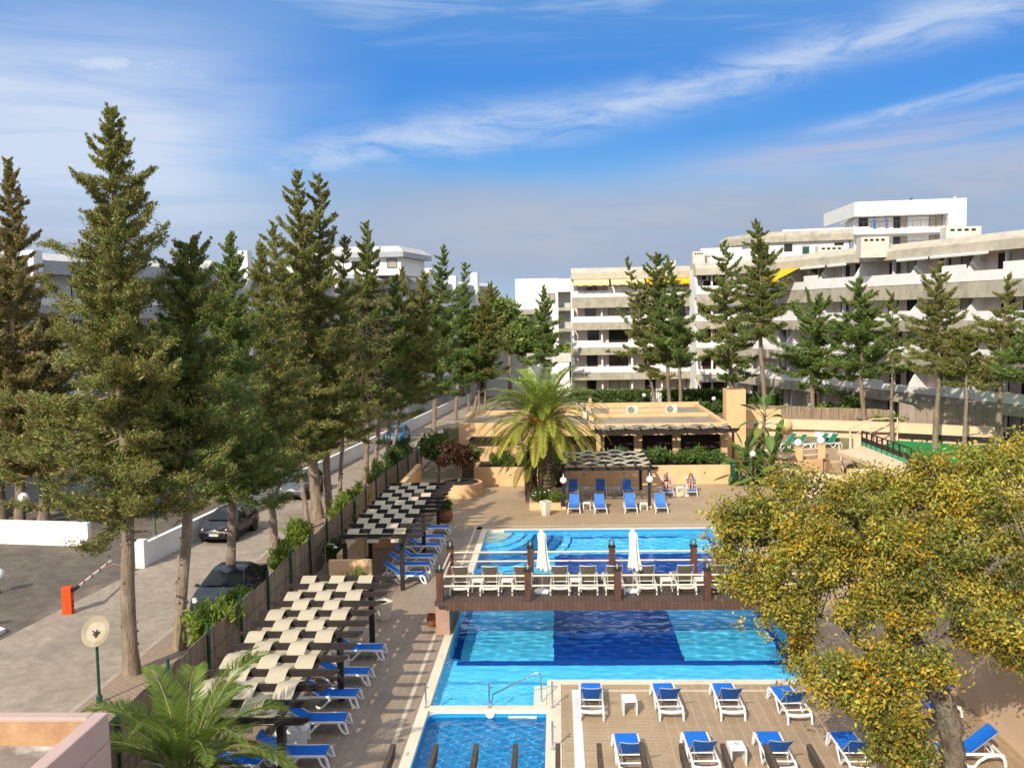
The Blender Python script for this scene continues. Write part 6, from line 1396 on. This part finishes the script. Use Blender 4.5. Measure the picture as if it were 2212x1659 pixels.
# ramp slab, green carpet and dark fences
tp('ramp_slab', M['peach_pale'], polys=[([(17.9, 63.2), (20.3, 65.4), (20.5, 56.6), (18.6, 56.6)], 1.78, 2.02)])
tp('retaining_wall', M['peach_pale'], [(16.6, 34, 56.3, 56.58, 0, 1.95)], [([(13.6, 59.5), (16.6, 56.3), (16.6, 56.7), (13.9, 59.8)], 0, 1.5)])
tp('carpet', M['carpet'], polys=[([(20.6, 56.6), (29.5, 56.6), (29.2, 67.6), (24.4, 70.9), (20.45, 66)], 1.3, 1.62)])
tp('carpet_edge', M['carpet2'], polys=[([(20.45, 56.62), (20.58, 56.62), (20.44, 65.9), (20.32, 65.9)], 1.3, 2.25)])
def dark_fence(label, a, b, zb, h, npan, seed):
    rt_ = thing('wooden_fence', label, 'fence', (*a, zb)); ff = Facade(rt_, a, b); L = ff.L
    ff.part('top_rail', M['darkwood'], [(0, L, -.04, .04, zb+h-.06, zb+h)])
    for k in range(npan+1): u = L*k/npan; ff.part('post', M['darkwood'], [(max(0, u-.05), min(L, u+.05), -.05, .05, zb+.002, zb+h-.062)])
    ff.part('board', M['darkwood'], [(0, L, -.025, -.0, zb+.22, zb+h*.58)])
dark_fence('dark wooden fence along the near edge of the green carpet', (20.33, 65.9), (20.5, 57.2), 1.98, 1.02, 9, 1)
dark_fence('dark wooden fence along the far edge of the green carpet', (24.5, 71.2), (31.3, 67.0), 1.62, 1.0, 8, 2)
hr = thing('handrail', 'cream handrail stepping up to the green carpet', 'handrail', (20.6, 69, 1.6))
for z in (1.9, 2.5):
    mb = MB(); mb.tube([(20.0, 67.2, z-.5), (20.6, 69.5, z+.2), (22.3, 70.3, z+.75), (24.4, 70.9, z+.75)], .045, 8); mb.build('rail', M['rail'], hr, True, world=True)
for x, y, z0, z1 in ((20.0, 67.2, 1.0, 2.0), (20.6, 69.5, 1.3, 2.7), (22.3, 70.3, 1.3, 3.2), (24.4, 70.9, 1.3, 3.2)): mb = MB(); mb.tube([(x, y, z0), (x, y, z1)], .05, 8); mb.build('post', M['rail'], hr, True, world=True)
def reed_screen(label, pts, z0, h, m, wob=0., seed=0, group=None):
    rng = np.random.RandomState(seed); mb = MB(); a = np.array(pts, float); seg = np.linalg.norm(np.diff(a, axis=0), axis=1); cs = np.concatenate([[0], np.cumsum(seg)]); n = max(2, int(cs[-1]/.35))
    s = np.linspace(0, cs[-1], n+1); x = np.interp(s, cs, a[:, 0]); y = np.interp(s, cs, a[:, 1]); hh = h+wob*np.interp(s, s[::3], rng.uniform(-1, 1, len(s[::3])))+rng.uniform(-.03, .03, n+1)
    off = rng.uniform(-.03, .03, n+1)
    vs = []
    for i in range(n+1): vs += [(x[i]+off[i], y[i], z0), (x[i]+off[i], y[i], z0+hh[i]), (x[i]+off[i]+.03, y[i]+.03, z0), (x[i]+off[i]+.03, y[i]+.03, z0+hh[i])]
    fs = []
    for i in range(n): b = 4*i; fs += [(b, b+4, b+5, b+1), (b+2, b+3, b+7, b+6), (b+1, b+5, b+7, b+3)]
    mb.add(vs, fs); return mb.build('reed_screen', m, None, loc=(x[0], y[0], z0))
tag(reed_screen('', [(14.8, 78.6), (17.5, 77.3), (24.4, 72.6)], 1.58, 2.1, M['reed'], .05, 1), 'golden reed screen on the terrace wall below the tree trunks', 'screen')
tag(reed_screen('', [(25.0, 72.3), (27, 70.6), (30.5, 67.9)], 1.6, 2.7, M['reed2'], .25, 2), 'grey torn reed screen behind the green carpet', 'screen')
pG = make_lounger('', M['green'], R(50), 'green loungers on the raised terrace')
for px, py, rz, l in ((1690, 960, 205, 'leftmost green lounger on the raised terrace, half behind the bird of paradise'), (1722, 968, 200, 'green lounger just behind the left terrace globe lamp'), (1755, 958, 200, 'green lounger at the back of the terrace by the white hatch'), (1790, 966, 205, 'rightmost green lounger on the raised terrace, right of the globe lamp')):
    x, y = G(px, py, 1.0); put(pG, x, min(y, 72.6), 1.004, R(rz), l)
put(pT3, *G(1708, 962, 1.0), 1.004, 0, 'small white table among the green terrace loungers')
# right wall near the camera, pink building at the left bottom corner
wallthing('garden_wall', 'peach garden wall along the right side behind the oak', 'wall', [(11.38, 11.7, 8, 33, .003, 2.7)], M['peach_pale'])
pk = thing('pink_building', 'pink building corner with a stained flat roof, bottom left', 'building', (-11, 14, 0)); cx_, cy_ = G(235, 1537, 4.0)
mb = MB(); mb.box(-30, cx_, 4, cy_, .1, 3.45); mb.build('wall', M['pink'], pk, world=True)
mb = MB(); mb.box(cx_-.28, cx_, 4, cy_, 3.451, 4.0); mb.box(-30, cx_-.281, cy_-.28, cy_, 3.451, 4.0); mb.build('parapet', [M['pink']], pk, world=True, bevel=.03)
mb = MB(); mb.box(-30, cx_-.30, cy_-.34, cy_-.285, 3.46, 3.93); mb.build('orange_inner_face', mat('ochre_plaster', (.50, .31, .17), (.43, .26, .14), .9, dirt=(.25, .12, .06), damt=.6), pk, world=True)
mb = MB(); mb.box(-30, cx_-.285, 4, cy_-.345, 3.452, 3.5); mb.build('flat_roof', M['stainroof'], pk, world=True)
# ------------------------------------------------------------------ street side
fp = [(FX, 6), (FX, 58), (-10.0, 70)]
tag(reed_screen('', fp, .0, 1.75, M['reed'], .06, 3), 'long brown reed fence between the street and the pool terrace', 'fence')
gfp = thing('wire_fence', 'green metal fence posts and mesh rails along the long reed fence', 'fence', (FX+.09, 30, 0))
yy = 16.2; k = 0
while yy < 69:
    x = FX+.09 if yy < 58 else FX+.09+(yy-58)*.8/12
    mb = MB(); mb.tube([(x, yy, 0), (x, yy, 2.0)], .045, 8); mb.lathe([(.055, 2.001), (.055, 2.04), (.0001, 2.07)], (x, yy, 0), 8); mb.build('post', M['fgreen'], gfp, True, world=True); yy += 3.05
for z in (.5, 1.1, 1.78):
    mb = MB(); mb.tube([(FX+.08, 6, z), (FX+.08, 58, z), (-9.92, 70, z)], .008, 4); mb.build('wire_rail', M['fgreen'], gfp, world=True)
def garden_wall(label, pts, h, m, w=.22):
    rt_ = thing('boundary_wall', label, 'wall', (*pts[0], -.03)); mb = MB()
    for a, b in zip(pts, pts[1:]): u, L = U2(a, b); mb.frame(a, u, (u[1], -u[0]), 0, L, -w/2, w/2, -.03, h)
    mb.build('wall', m, rt_, world=True); mb = MB()
    for a, b in zip(pts, pts[1:]): u, L = U2(a, b); mb.frame(a, u, (u[1], -u[0]), -.01, L, -w/2-.02, w/2+.02, h+.001, h+.05)
    mb.build('coping', M['white'], rt_, world=True); return rt_
garden_wall('white boundary wall of the parking area left of the barrier entrance', [(-23.7, 47.3), (-30, 48.3), (-48, 51)], 1.12, M['white'], .3)
gw2 = garden_wall('long white boundary wall along the far side of the street', [(wl(43.3)-.1, 43.3), (wl(75)-.1, 75), (wl(128)-.1, 128)], 1.0, M['white'])
mb = MB(); mb.box(wl(43)-.3, wl(43)+.12, 42.85, 43.28, -.03, 1.25); mb.build('end_pillar', M['white'], gw2, world=True)
wallthing('boundary_wall', 'white wall glimpsed behind the trunks of the parking area', 'wall', [(-46, -24.5, 61.5, 61.8, -.03, 1.1)], M['white'])
bed = thing('flower_bed', 'white edged planting bed at the left edge beside the parking', 'flower bed', (-21.5, 32.5, -.03)); mb = MB(); mb.prism([(-3, -2), (1.0, -1.6), (1.2, 1.4), (-.2, 2.2), (-3, 1.6)], 0, .16); mb.build('kerb', M['white'], bed)
mb = MB(); mb.prism([(-2.9, -1.8), (.8, -1.45), (1.0, 1.3), (-.2, 2.0), (-2.9, 1.4)], .161, .19); mb.build('soil', M['soil'], bed)
shrub('dark leafy shrub in the white edged bed at the left edge', -22.4, 32.6, .16, 1.7, .8, 151, BUSH, .16, 380, None, 'shrub')
sg = thing('parking_sign', 'blue parking sign with white capital lettering under the tallest cypress', 'sign', (-21.0, 47.2, -.03), R(24))
x, z = AY(334, 1097, 47.2); sg.location.x = x
mb = MB(); mb.tube([(0, .03, 0), (0, .03, z+.55)], .03, 8); mb.build('post', M['fgreen'], sg); mb = MB(); mb.box(-.42, .42, -.012, .012, z-.4, z+.42); mb.build('panel', M['signblue'], sg)
for tx_, dz in (('PARQUE', .2), ('PRIVATIVO', -.02)): text(tx_, .2 if len(tx_) < 8 else .165, M['text_wh'], 'lettering', sg, (0, -.014, z+dz), (R(90), 0, 0), .002)
# white gate in the hedge, white patio chairs
wg = thing('garden_gate', 'small white slatted gate between the clipped hedges', 'gate', (9.9, 99, 1.6)); mb = MB()
for k in range(6): mb.box(-.55+.2*k, -.43+.2*k, -.02, .02, .1, 1.4+.08*math.sin(PI*k/5))
mb.build('slats', M['resin'], wg); mb = MB(); mb.box(-.55, .57, .021, .05, .3, .4); mb.box(-.55, .57, .021, .05, 1.05, 1.15); mb.build('rails', M['resin'], wg)
post_lamp(8.6, 97.6, 1.6, 1.3, .2, 'white globe lamp beside the white garden gate'); post_lamp(14.0, 88, 1.6, 1.7, .2, 'white globe lamp near the dark hedge left of the chimney block')
cw = thing('patio_chair', '', 'chair', (0, 0, 0), 0, 'white patio chairs under the oak branches'); mb = MB(); mb.box(-.23, .23, -.22, .22, .42, .45); mb.build('seat', M['resin'], cw, bevel=.012)
mb = MB(); mb.extr([(-.23, .2, .46), (.23, .2, .46), (.25, .27, .85), (.12, .28, .9), (-.12, .28, .9), (-.25, .27, .85)], (0, .03, 0)); mb.build('backrest', M['resin'], cw)
for sx_ in (-1, 1):
    for sy_ in (-1, 1): mb = MB(); mb.tube([(sx_*.2, sy_*.19, .42), (sx_*.25, sy_*.24, .002)], .022, 6); mb.build('leg', M['resin'], cw)
    mb = MB(); mb.tube([(sx_*.25, .24, .66), (sx_*.27, -.1, .66), (sx_*.25, -.2, .43)], .02, 6); mb.build('armrest', M['resin'], cw)
for px, py, rz, l in ((1625, 1120, 200, 'white patio chair seen through the left edge of the oak, back to the wall'), (1612, 1150, 100, 'white patio chair nearest the pool corner behind the oak leaves'), (1668, 1138, 300, 'white patio chair deeper behind the oak leaves')):
    put(cw, *G(px, py), .003, R(rz), l)
# ================================================================== CARS
def car(name, label, paint, x, y, rz, L=4.2, Wd=1.74, Hh=1.45, kind='hatch', plate=None, z=-.02):
    root = thing(name, label, 'car', (x, y, z), rz)
    if kind == 'hatch': st = [(0, .60, .62, .62, .60), (.06, .70, .74, .74, .74), (.22, .78, .86, .80, .84), (.95, .90, .98, .92, .86), (1.12, .92, 1.0, .96, .86), (1.75, .95, Hh-.06, Hh-.02, .62), (2.2, .96, Hh, Hh+.01, .62), (3.0, .97, Hh-.02, Hh+.0, .61), (L-.35, .98, Hh-.12, Hh-.1, .56), (L-.12, .95, 1.02, 1.02, .76), (L, .66, .70, .70, .74)]
    else: st = [(0, .56, .58, .58, .62), (.08, .66, .70, .70, .76), (.3, .74, .80, .77, .84), (1.15, .86, .92, .88, .87), (1.3, .88, .95, .93, .87), (2.05, .92, Hh-.05, Hh-.02, .62), (2.5, .93, Hh, Hh+.01, .62), (3.2, .94, Hh-.02, Hh, .60), (3.9, .95, 1.08, 1.07, .74), (L-.12, .92, 1.0, .98, .78), (L, .62, .68, .68, .76)]
    V, Fb, Fg = [], [], []; hw = Wd/2
    for i, (sx_, zb, zr, zc, wr) in enumerate(st):
        e = 1-.10*max(0, (.5-sx_))/.5-.06*max(0, sx_-(L-.4))/.4; w = hw*e; wr_ = wr*hw/.87*e
        lo = .24 if .3 < sx_ < L-.3 else .30
        V += [(sx_, s*a, b_) for s in (1,) for a, b_ in ((w*.90, lo), (w*.985, .42), (w, .62 if zb > .66 else zb*.9), (w*.965, zb), (wr_, zr), (wr_*.55, zc+.015), (0, zc+.025))]
    n = 7; k = len(st); V2 = V+[(a, -b, c) for a, b, c in V]; off = len(V)
    cab = (4, 5, 6, 7) if kind == 'hatch' else (4, 5, 6, 7)
    for i in range(k-1):
        for j in range(n-1):
            a, b, c, d_ = i*n+j, (i+1)*n+j, (i+1)*n+j+1, i*n+j+1
            Fb.append((a, d_, c, b)); Fb.append((off+a, off+b, off+c, off+d_))
    for i in (0, k-1):
        ring = [i*n+j for j in range(n)]+[off+i*n+j for j in range(n-1, -1, -1)]; Fb.append(tuple(ring))
    Fb.append(tuple([i*n for i in range(k)]+[off+i*n for i in range(k-1, -1, -1)]))
    mb = MB(); mb.add(V2, Fb); body = mb.build('body', paint, root, True)
    sub = lambda o: None
    # glass: inset panels a few mm outside the cabin
    def P(i, j, s=1): v = V[i*n+j]; return Vector((v[0], s*v[1], v[2]))
    def panel(nm, q, inset, out):
        c = sum(q, Vector())/len(q); nn = (q[1]-q[0]).cross(q[-1]-q[0]).normalized(); 
        if nn.dot(c-Vector((L/2, 0, .6))) < 0: nn = -nn
        mb = MB(); pts = [c+(p-c)*inset+nn*out for p in q]; mb.extr([tuple(p) for p in pts], tuple(nn*.008)); mb.build(nm, M['carglass'], root)
    panel('windscreen', [P(4, 4), P(4, 4, -1), P(5, 4, -1), P(5, 4)], .93, .03)
    r0, r1 = (8, 9) if kind == 'hatch' else (7, 8); panel('rear_window', [P(r0, 4), P(r0, 4, -1), P(r1, 4, -1), P(r1, 4)], .85, .03)
    for s in (-1, 1):
        panel('side_window', [P(4, 3, s).lerp(P(5, 3, s), .25), P(5, 4, s), P(6, 4, s), P(6, 3, s)], .88, .008); panel('side_window', [P(6, 3, s), P(6, 4, s), P(7, 4, s), P(7, 3, s)], .88, .008)
        if kind == 'hatch': panel('side_window', [P(7, 3, s), P(7, 4, s), P(8, 4, s), P(8, 3, s)], .72, .008)
        else: panel('side_window', [P(7, 3, s), P(7, 4, s), P(8, 3, s)], .66, .008)
        mb = MB(); mb.sphere((.16, s*hw*.72, .70), .12, 12, sz=.75); mb.sphere((.30, s*hw*.80, .74), .12, 12, sz=.65); mb.build('headlight', M['headlamp'], root, True)
        mb = MB(); mb.box(L-.09, L-.01, s*hw*.70-.13, s*hw*.70+.13, .72, .95); mb.build('tail_light', M['redp'], root, bevel=.02)
        mb = MB(); mb.sphere((1.38, s*(hw+.10), .98), .10, 10, sz=.7); mb.tube([(1.42, s*hw*.93, .93), (1.38, s*(hw+.06), .96)], .03, 6); mb.build('wing_mirror', paint, root, True)
        for q in (1.95, 2.95): mb = MB(); mb.tube([(q, s*(hw*.99), .80), (q+.18, s*(hw*.99), .81)], .016, 6); mb.build('door_handle', M['alu'], root)
        for wx in (.78, L-.80):
            mb = MB(); mb.lathe([(.20, -.10), (.29, -.10), (.315, -.07), (.315, .07), (.29, .10), (.20, .10)], (0, 0, 0), 24); t_ = mb.build('tyre', M['rubber'], root, True); t_.location = (wx, s*(hw-.10), .315); t_.rotation_euler = (R(90), 0, 0)
            mb = MB(); mb.lathe([(.0001, -.06), (.20, -.06), (.20, .06), (.0001, .06)], (0, 0, 0), 20)
            for q in range(10): mb.obox((.105*math.cos(q*PI/5), .105*math.sin(q*PI/5), -s*.075*-1 if False else 0), (.16, .03, .17), q*PI/5)
            rm = mb.build('rim', M['alu'], root); rm.location = t_.location; rm.rotation_euler = (R(90), 0, 0)
            mb = MB(); mb.lathe([(.33, -.11), (.375, -.11), (.375, .105), (.33, .105)], (0, 0, 0), 24); a_ = mb.build('wheel_arch', M['black'], root, True); a_.location = (wx, s*(hw-.10), .33); a_.rotation_euler = (R(90), 0, 0)
    mb = MB(); mb.box(-.012, .05, -.52, .52, .30, .42); [mb.box(-.02, .0, -.5, .5, .30+.03*q, .312+.03*q) for q in range(4)]; mb.build('grille', M['black'], root)
    mb = MB(); mb.box(-.005, .06, -.40, .40, .575, .60) ; mb.extr([(-.012, 0, .57), (-.012, .05, .63), (-.012, 0, .69), (-.012, -.05, .63)], (.03, 0, 0)); mb.build('badge', M['alu'], root)
    if plate:
        mb = MB(); mb.box(-.03, -.012, -.26, .26, .44, .55); p = mb.build('number_plate', M['plate'], root)
        mb = MB(); mb.box(-.034, -.0305, .215, .26, .44, .55); q = mb.build('blue_end', M['plateb'], p); mb = MB(); mb.box(-.034, -.0305, -.26, -.215, .44, .55); q = mb.build('yellow_end', M['platey'], p)
        text(plate, .105, M['text_dk'], 'plate_number', p, (-.0325, 0, .495), (R(90), 0, R(-90)), .001)
    return root
sd = math.atan2(1, .0895)
car('parked_hatchback', 'glossy black parked hatchback facing the camera beside the white street wall', M['carblack'], *G(462, 1176), sd+.02, 4.1, 1.74, 1.47, 'hatch', '34-NE-17')
car('parked_saloon', 'dark blue black parked saloon behind the oleander by the reed fence', M['carnavy'], -13.1+.02, 35.1, R(91), 4.7, 1.82, 1.44, 'saloon')
mb = MB(); mb.quad((0, 0, 0), (.4, 0, 0), (.4, 0, .3), (0, 0, .3))
car('parked_car', 'dark grey parked car behind the cypress trunks midway along the street wall', M['cargrey'], *G(628, 1082), sd, 4.3, 1.76, 1.48, 'hatch')
car('parked_car', 'small bright blue parked hatchback farther up the street wall', M['carblue'], *G(848, 962), sd, 3.7, 1.62, 1.5, 'hatch')
car('parked_car', 'dark car parked behind the palm top at the street end, in front', M['cargrey'], *G(1208, 842), R(160), 4.3, 1.76, 1.46, 'saloon')
car('parked_car', 'dark car parked behind the palm top at the street end, at the back', M['carblack'], *G(1200, 829), R(165), 4.3, 1.76, 1.46, 'hatch')
# ================================================================== WORLD
w = bpy.data.worlds.new('World'); S.world = w; w.use_nodes = True; w.node_tree.nodes.clear(); t = NT(w.node_tree)
sky = t.n('ShaderNodeTexSky', sky_type='NISHITA', sun_disc=False, altitude=0, air_density=1.15, dust_density=.55, ozone_density=2.2)
sky.sun_elevation = elev; sky.sun_rotation = math.atan2(SUN.x, SUN.y)
tc = t.n('ShaderNodeTexCoord').outputs['Generated']
sx = t.n('ShaderNodeSeparateXYZ'); t.inp(sx, 0, tc)
az = t.math('ARCTAN2', sx.outputs[0], sx.outputs[1]); el = t.math('ARCSINE', sx.outputs[2])
cb = t.n('ShaderNodeCombineXYZ'); t.inp(cb, 0, az); t.inp(cb, 1, el)
ae = cb.outputs[0]
hs = t.n('ShaderNodeHueSaturation', i_Saturation=.8, i_Value=1.0); t.inp(hs, 'Color', sky.outputs[0]); hs.inputs['Hue'].default_value = .503
nish = hs.outputs[0]
EXPO, STR = 2**S.view_settings.exposure, .15
def sk(r, g, b): return tuple((((v/255+.055)/1.055)**2.4)/EXPO/STR for v in (r, g, b))+(1,)
cr = t.n('ShaderNodeValToRGB'); t.inp(cr, 0, t.math('MULTIPLY', el, 2.5)); e_ = cr.color_ramp.elements
for i, (p_, c_) in enumerate(((0, (168, 198, 218)), (.10, (140, 184, 222)), (.28, (112, 178, 232)), (.44, (50, 144, 228)), (.60, (38, 132, 222)), (.80, (84, 146, 214)), (1, (96, 150, 212)))):
    q = e_[i] if i < 1 else e_.new(p_)
    q.position = p_; q.color = tuple(v/10 for v in sk(*c_)[:3])+(1,)
gm = t.n('ShaderNodeVectorMath', operation='SCALE'); t.inp(gm, 0, cr.outputs[0]); gm.inputs['Scale'].default_value = 10.
base = t.mix(t.math('MULTIPLY', t.math('SUBTRACT', 1., t.ramp(el, .40, .75)), .92), nish, gm.outputs[0])
veil = t.math('MULTIPLY', t.ramp(el, .42, .8), .62)     # unseen white glow added overhead and behind the camera as fill light
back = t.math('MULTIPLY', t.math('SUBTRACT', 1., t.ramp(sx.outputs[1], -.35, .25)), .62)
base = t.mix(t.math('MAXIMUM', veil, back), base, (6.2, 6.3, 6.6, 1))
def gauss(x, c, s):           # soft band round c
    d = t.math('DIVIDE', t.math('SUBTRACT', x, c), s); return t.math('POWER', 2.718, t.math('MULTIPLY', t.math('MULTIPLY', d, d), -1.))
# streaky noise along the cirrus direction
s1 = t.noise(t.map(ae, (4., 38, 1), (0, 0, R(-9))), 1., 7, .62, .6)
s2 = t.noise(t.map(ae, (2.2, 26, 1), (0, 0, R(-2)), (3, 1, 0)), 1., 7, .6, .4)
s3 = t.noise(t.map(ae, (9, 40, 1), (0, 0, R(-14)), (7, 5, 0)), 1., 8, .68, 1.)
big = t.noise(t.map(ae, (3, 8, 1), (0, 0, R(-8)), (1, 2, 0)), 1., 5, .55, .3)
line = t.math('ADD', t.math('MULTIPLY', az, .16), .196)
wob = t.math('MULTIPLY', t.math('SUBTRACT', big, .5), .05)
d = t.math('SUBTRACT', t.math('ADD', el, wob), line)
wid = t.math('ADD', .017, t.math('MULTIPLY', t.math('ABSOLUTE', t.math('SUBTRACT', az, .05)), .02))
b1 = t.math('MULTIPLY', gauss(d, 0., wid), t.ramp(s3, .22, .66))
b1 = t.math('MULTIPLY', b1, t.ramp(az, -.42, -.18)); b1 = t.math('MULTIPLY', b1, .8)
# thin high streak on the right
d2 = t.math('SUBTRACT', el, t.math('ADD', t.math('MULTIPLY', az, .17), .125))
b2 = t.math('MULTIPLY', t.math('MULTIPLY', gauss(d2, 0., .007), t.ramp(az, .2, .36)), t.ramp(s3, .3, .7)); b2 = t.math('MULTIPLY', b2, .7)
# hazy white bank top left
hz = t.noise(t.map(ae, (2.2, 7, 1), (0, 0, R(-6)), (4, 3, 0)), 1., 5, .5, .2)
left = t.math('SUBTRACT', 1., t.ramp(t.math('ADD', az, t.math('MULTIPLY', t.math('SUBTRACT', hz, .5), .35)), -.40, -.14))
b3 = t.math('MULTIPLY', t.math('MULTIPLY', gauss(el, .17, .10), left), t.math('ADD', .66, t.math('MULTIPLY', t.ramp(t.math('ADD', s1, t.math('MULTIPLY', hz, .5)), .45, 1.), .6)), clamp=True)
b3b = t.math('MULTIPLY', t.math('MULTIPLY', gauss(t.math('ADD', el, wob), .232, .012), t.math('MULTIPLY', t.ramp(az, -.56, -.44), t.math('SUBTRACT', 1., t.ramp(az, -.36, -.31)))), t.ramp(s3, .3, .65))
# faint veil at the top
b4 = t.math('MULTIPLY', t.math('MULTIPLY', t.ramp(el, .235, .30), t.ramp(s1, .42, .75)), .5)
white = t.math('MAXIMUM', t.math('MAXIMUM', b1, b2), t.math('MAXIMUM', t.math('MAXIMUM', b3, b3b), b4))
# low lilac-grey layer and pale horizon
lay = t.math('MULTIPLY', t.math('SUBTRACT', 1., t.ramp(t.math('ADD', el, t.math('MULTIPLY', wob, 1.4)), .10, .155)), t.ramp(el, .0, .05))
lay = t.math('MULTIPLY', lay, t.math('ADD', .80, t.math('MULTIPLY', t.ramp(s2, .35, .65), .3)), clamp=True)
lay2 = t.math('MULTIPLY', t.math('MULTIPLY', gauss(el, t.math('ADD', .135, t.math('MULTIPLY', az, .05)), .02), t.ramp(az, .05, .3)), t.ramp(s2, .35, .65))
strk = t.math('MULTIPLY', t.math('MULTIPLY', gauss(el, .033, .012), t.ramp(s2, .4, .7)), .6)
bank = t.math('MULTIPLY', t.math('MULTIPLY', gauss(el, t.math('ADD', .085, t.math('MULTIPLY', az, .06)), .035), t.ramp(t.noise(t.map(ae, (2.5, 11, 1), (0, 0, R(-4)), (9, 2, 0)), 1., 6, .6, .4), .38, .66)), t.ramp(az, -.30, .02))
c = t.mix(t.math('MULTIPLY', lay, .96), base, sk(166, 180, 204))
c = t.mix(t.math('MULTIPLY', bank, .9), c, sk(192, 194, 208))
c = t.mix(t.math('MULTIPLY', lay2, .85), c, sk(200, 198, 216))
c = t.mix(strk, c, sk(172, 205, 232))
c = t.mix(white, c, sk(206, 221, 243))
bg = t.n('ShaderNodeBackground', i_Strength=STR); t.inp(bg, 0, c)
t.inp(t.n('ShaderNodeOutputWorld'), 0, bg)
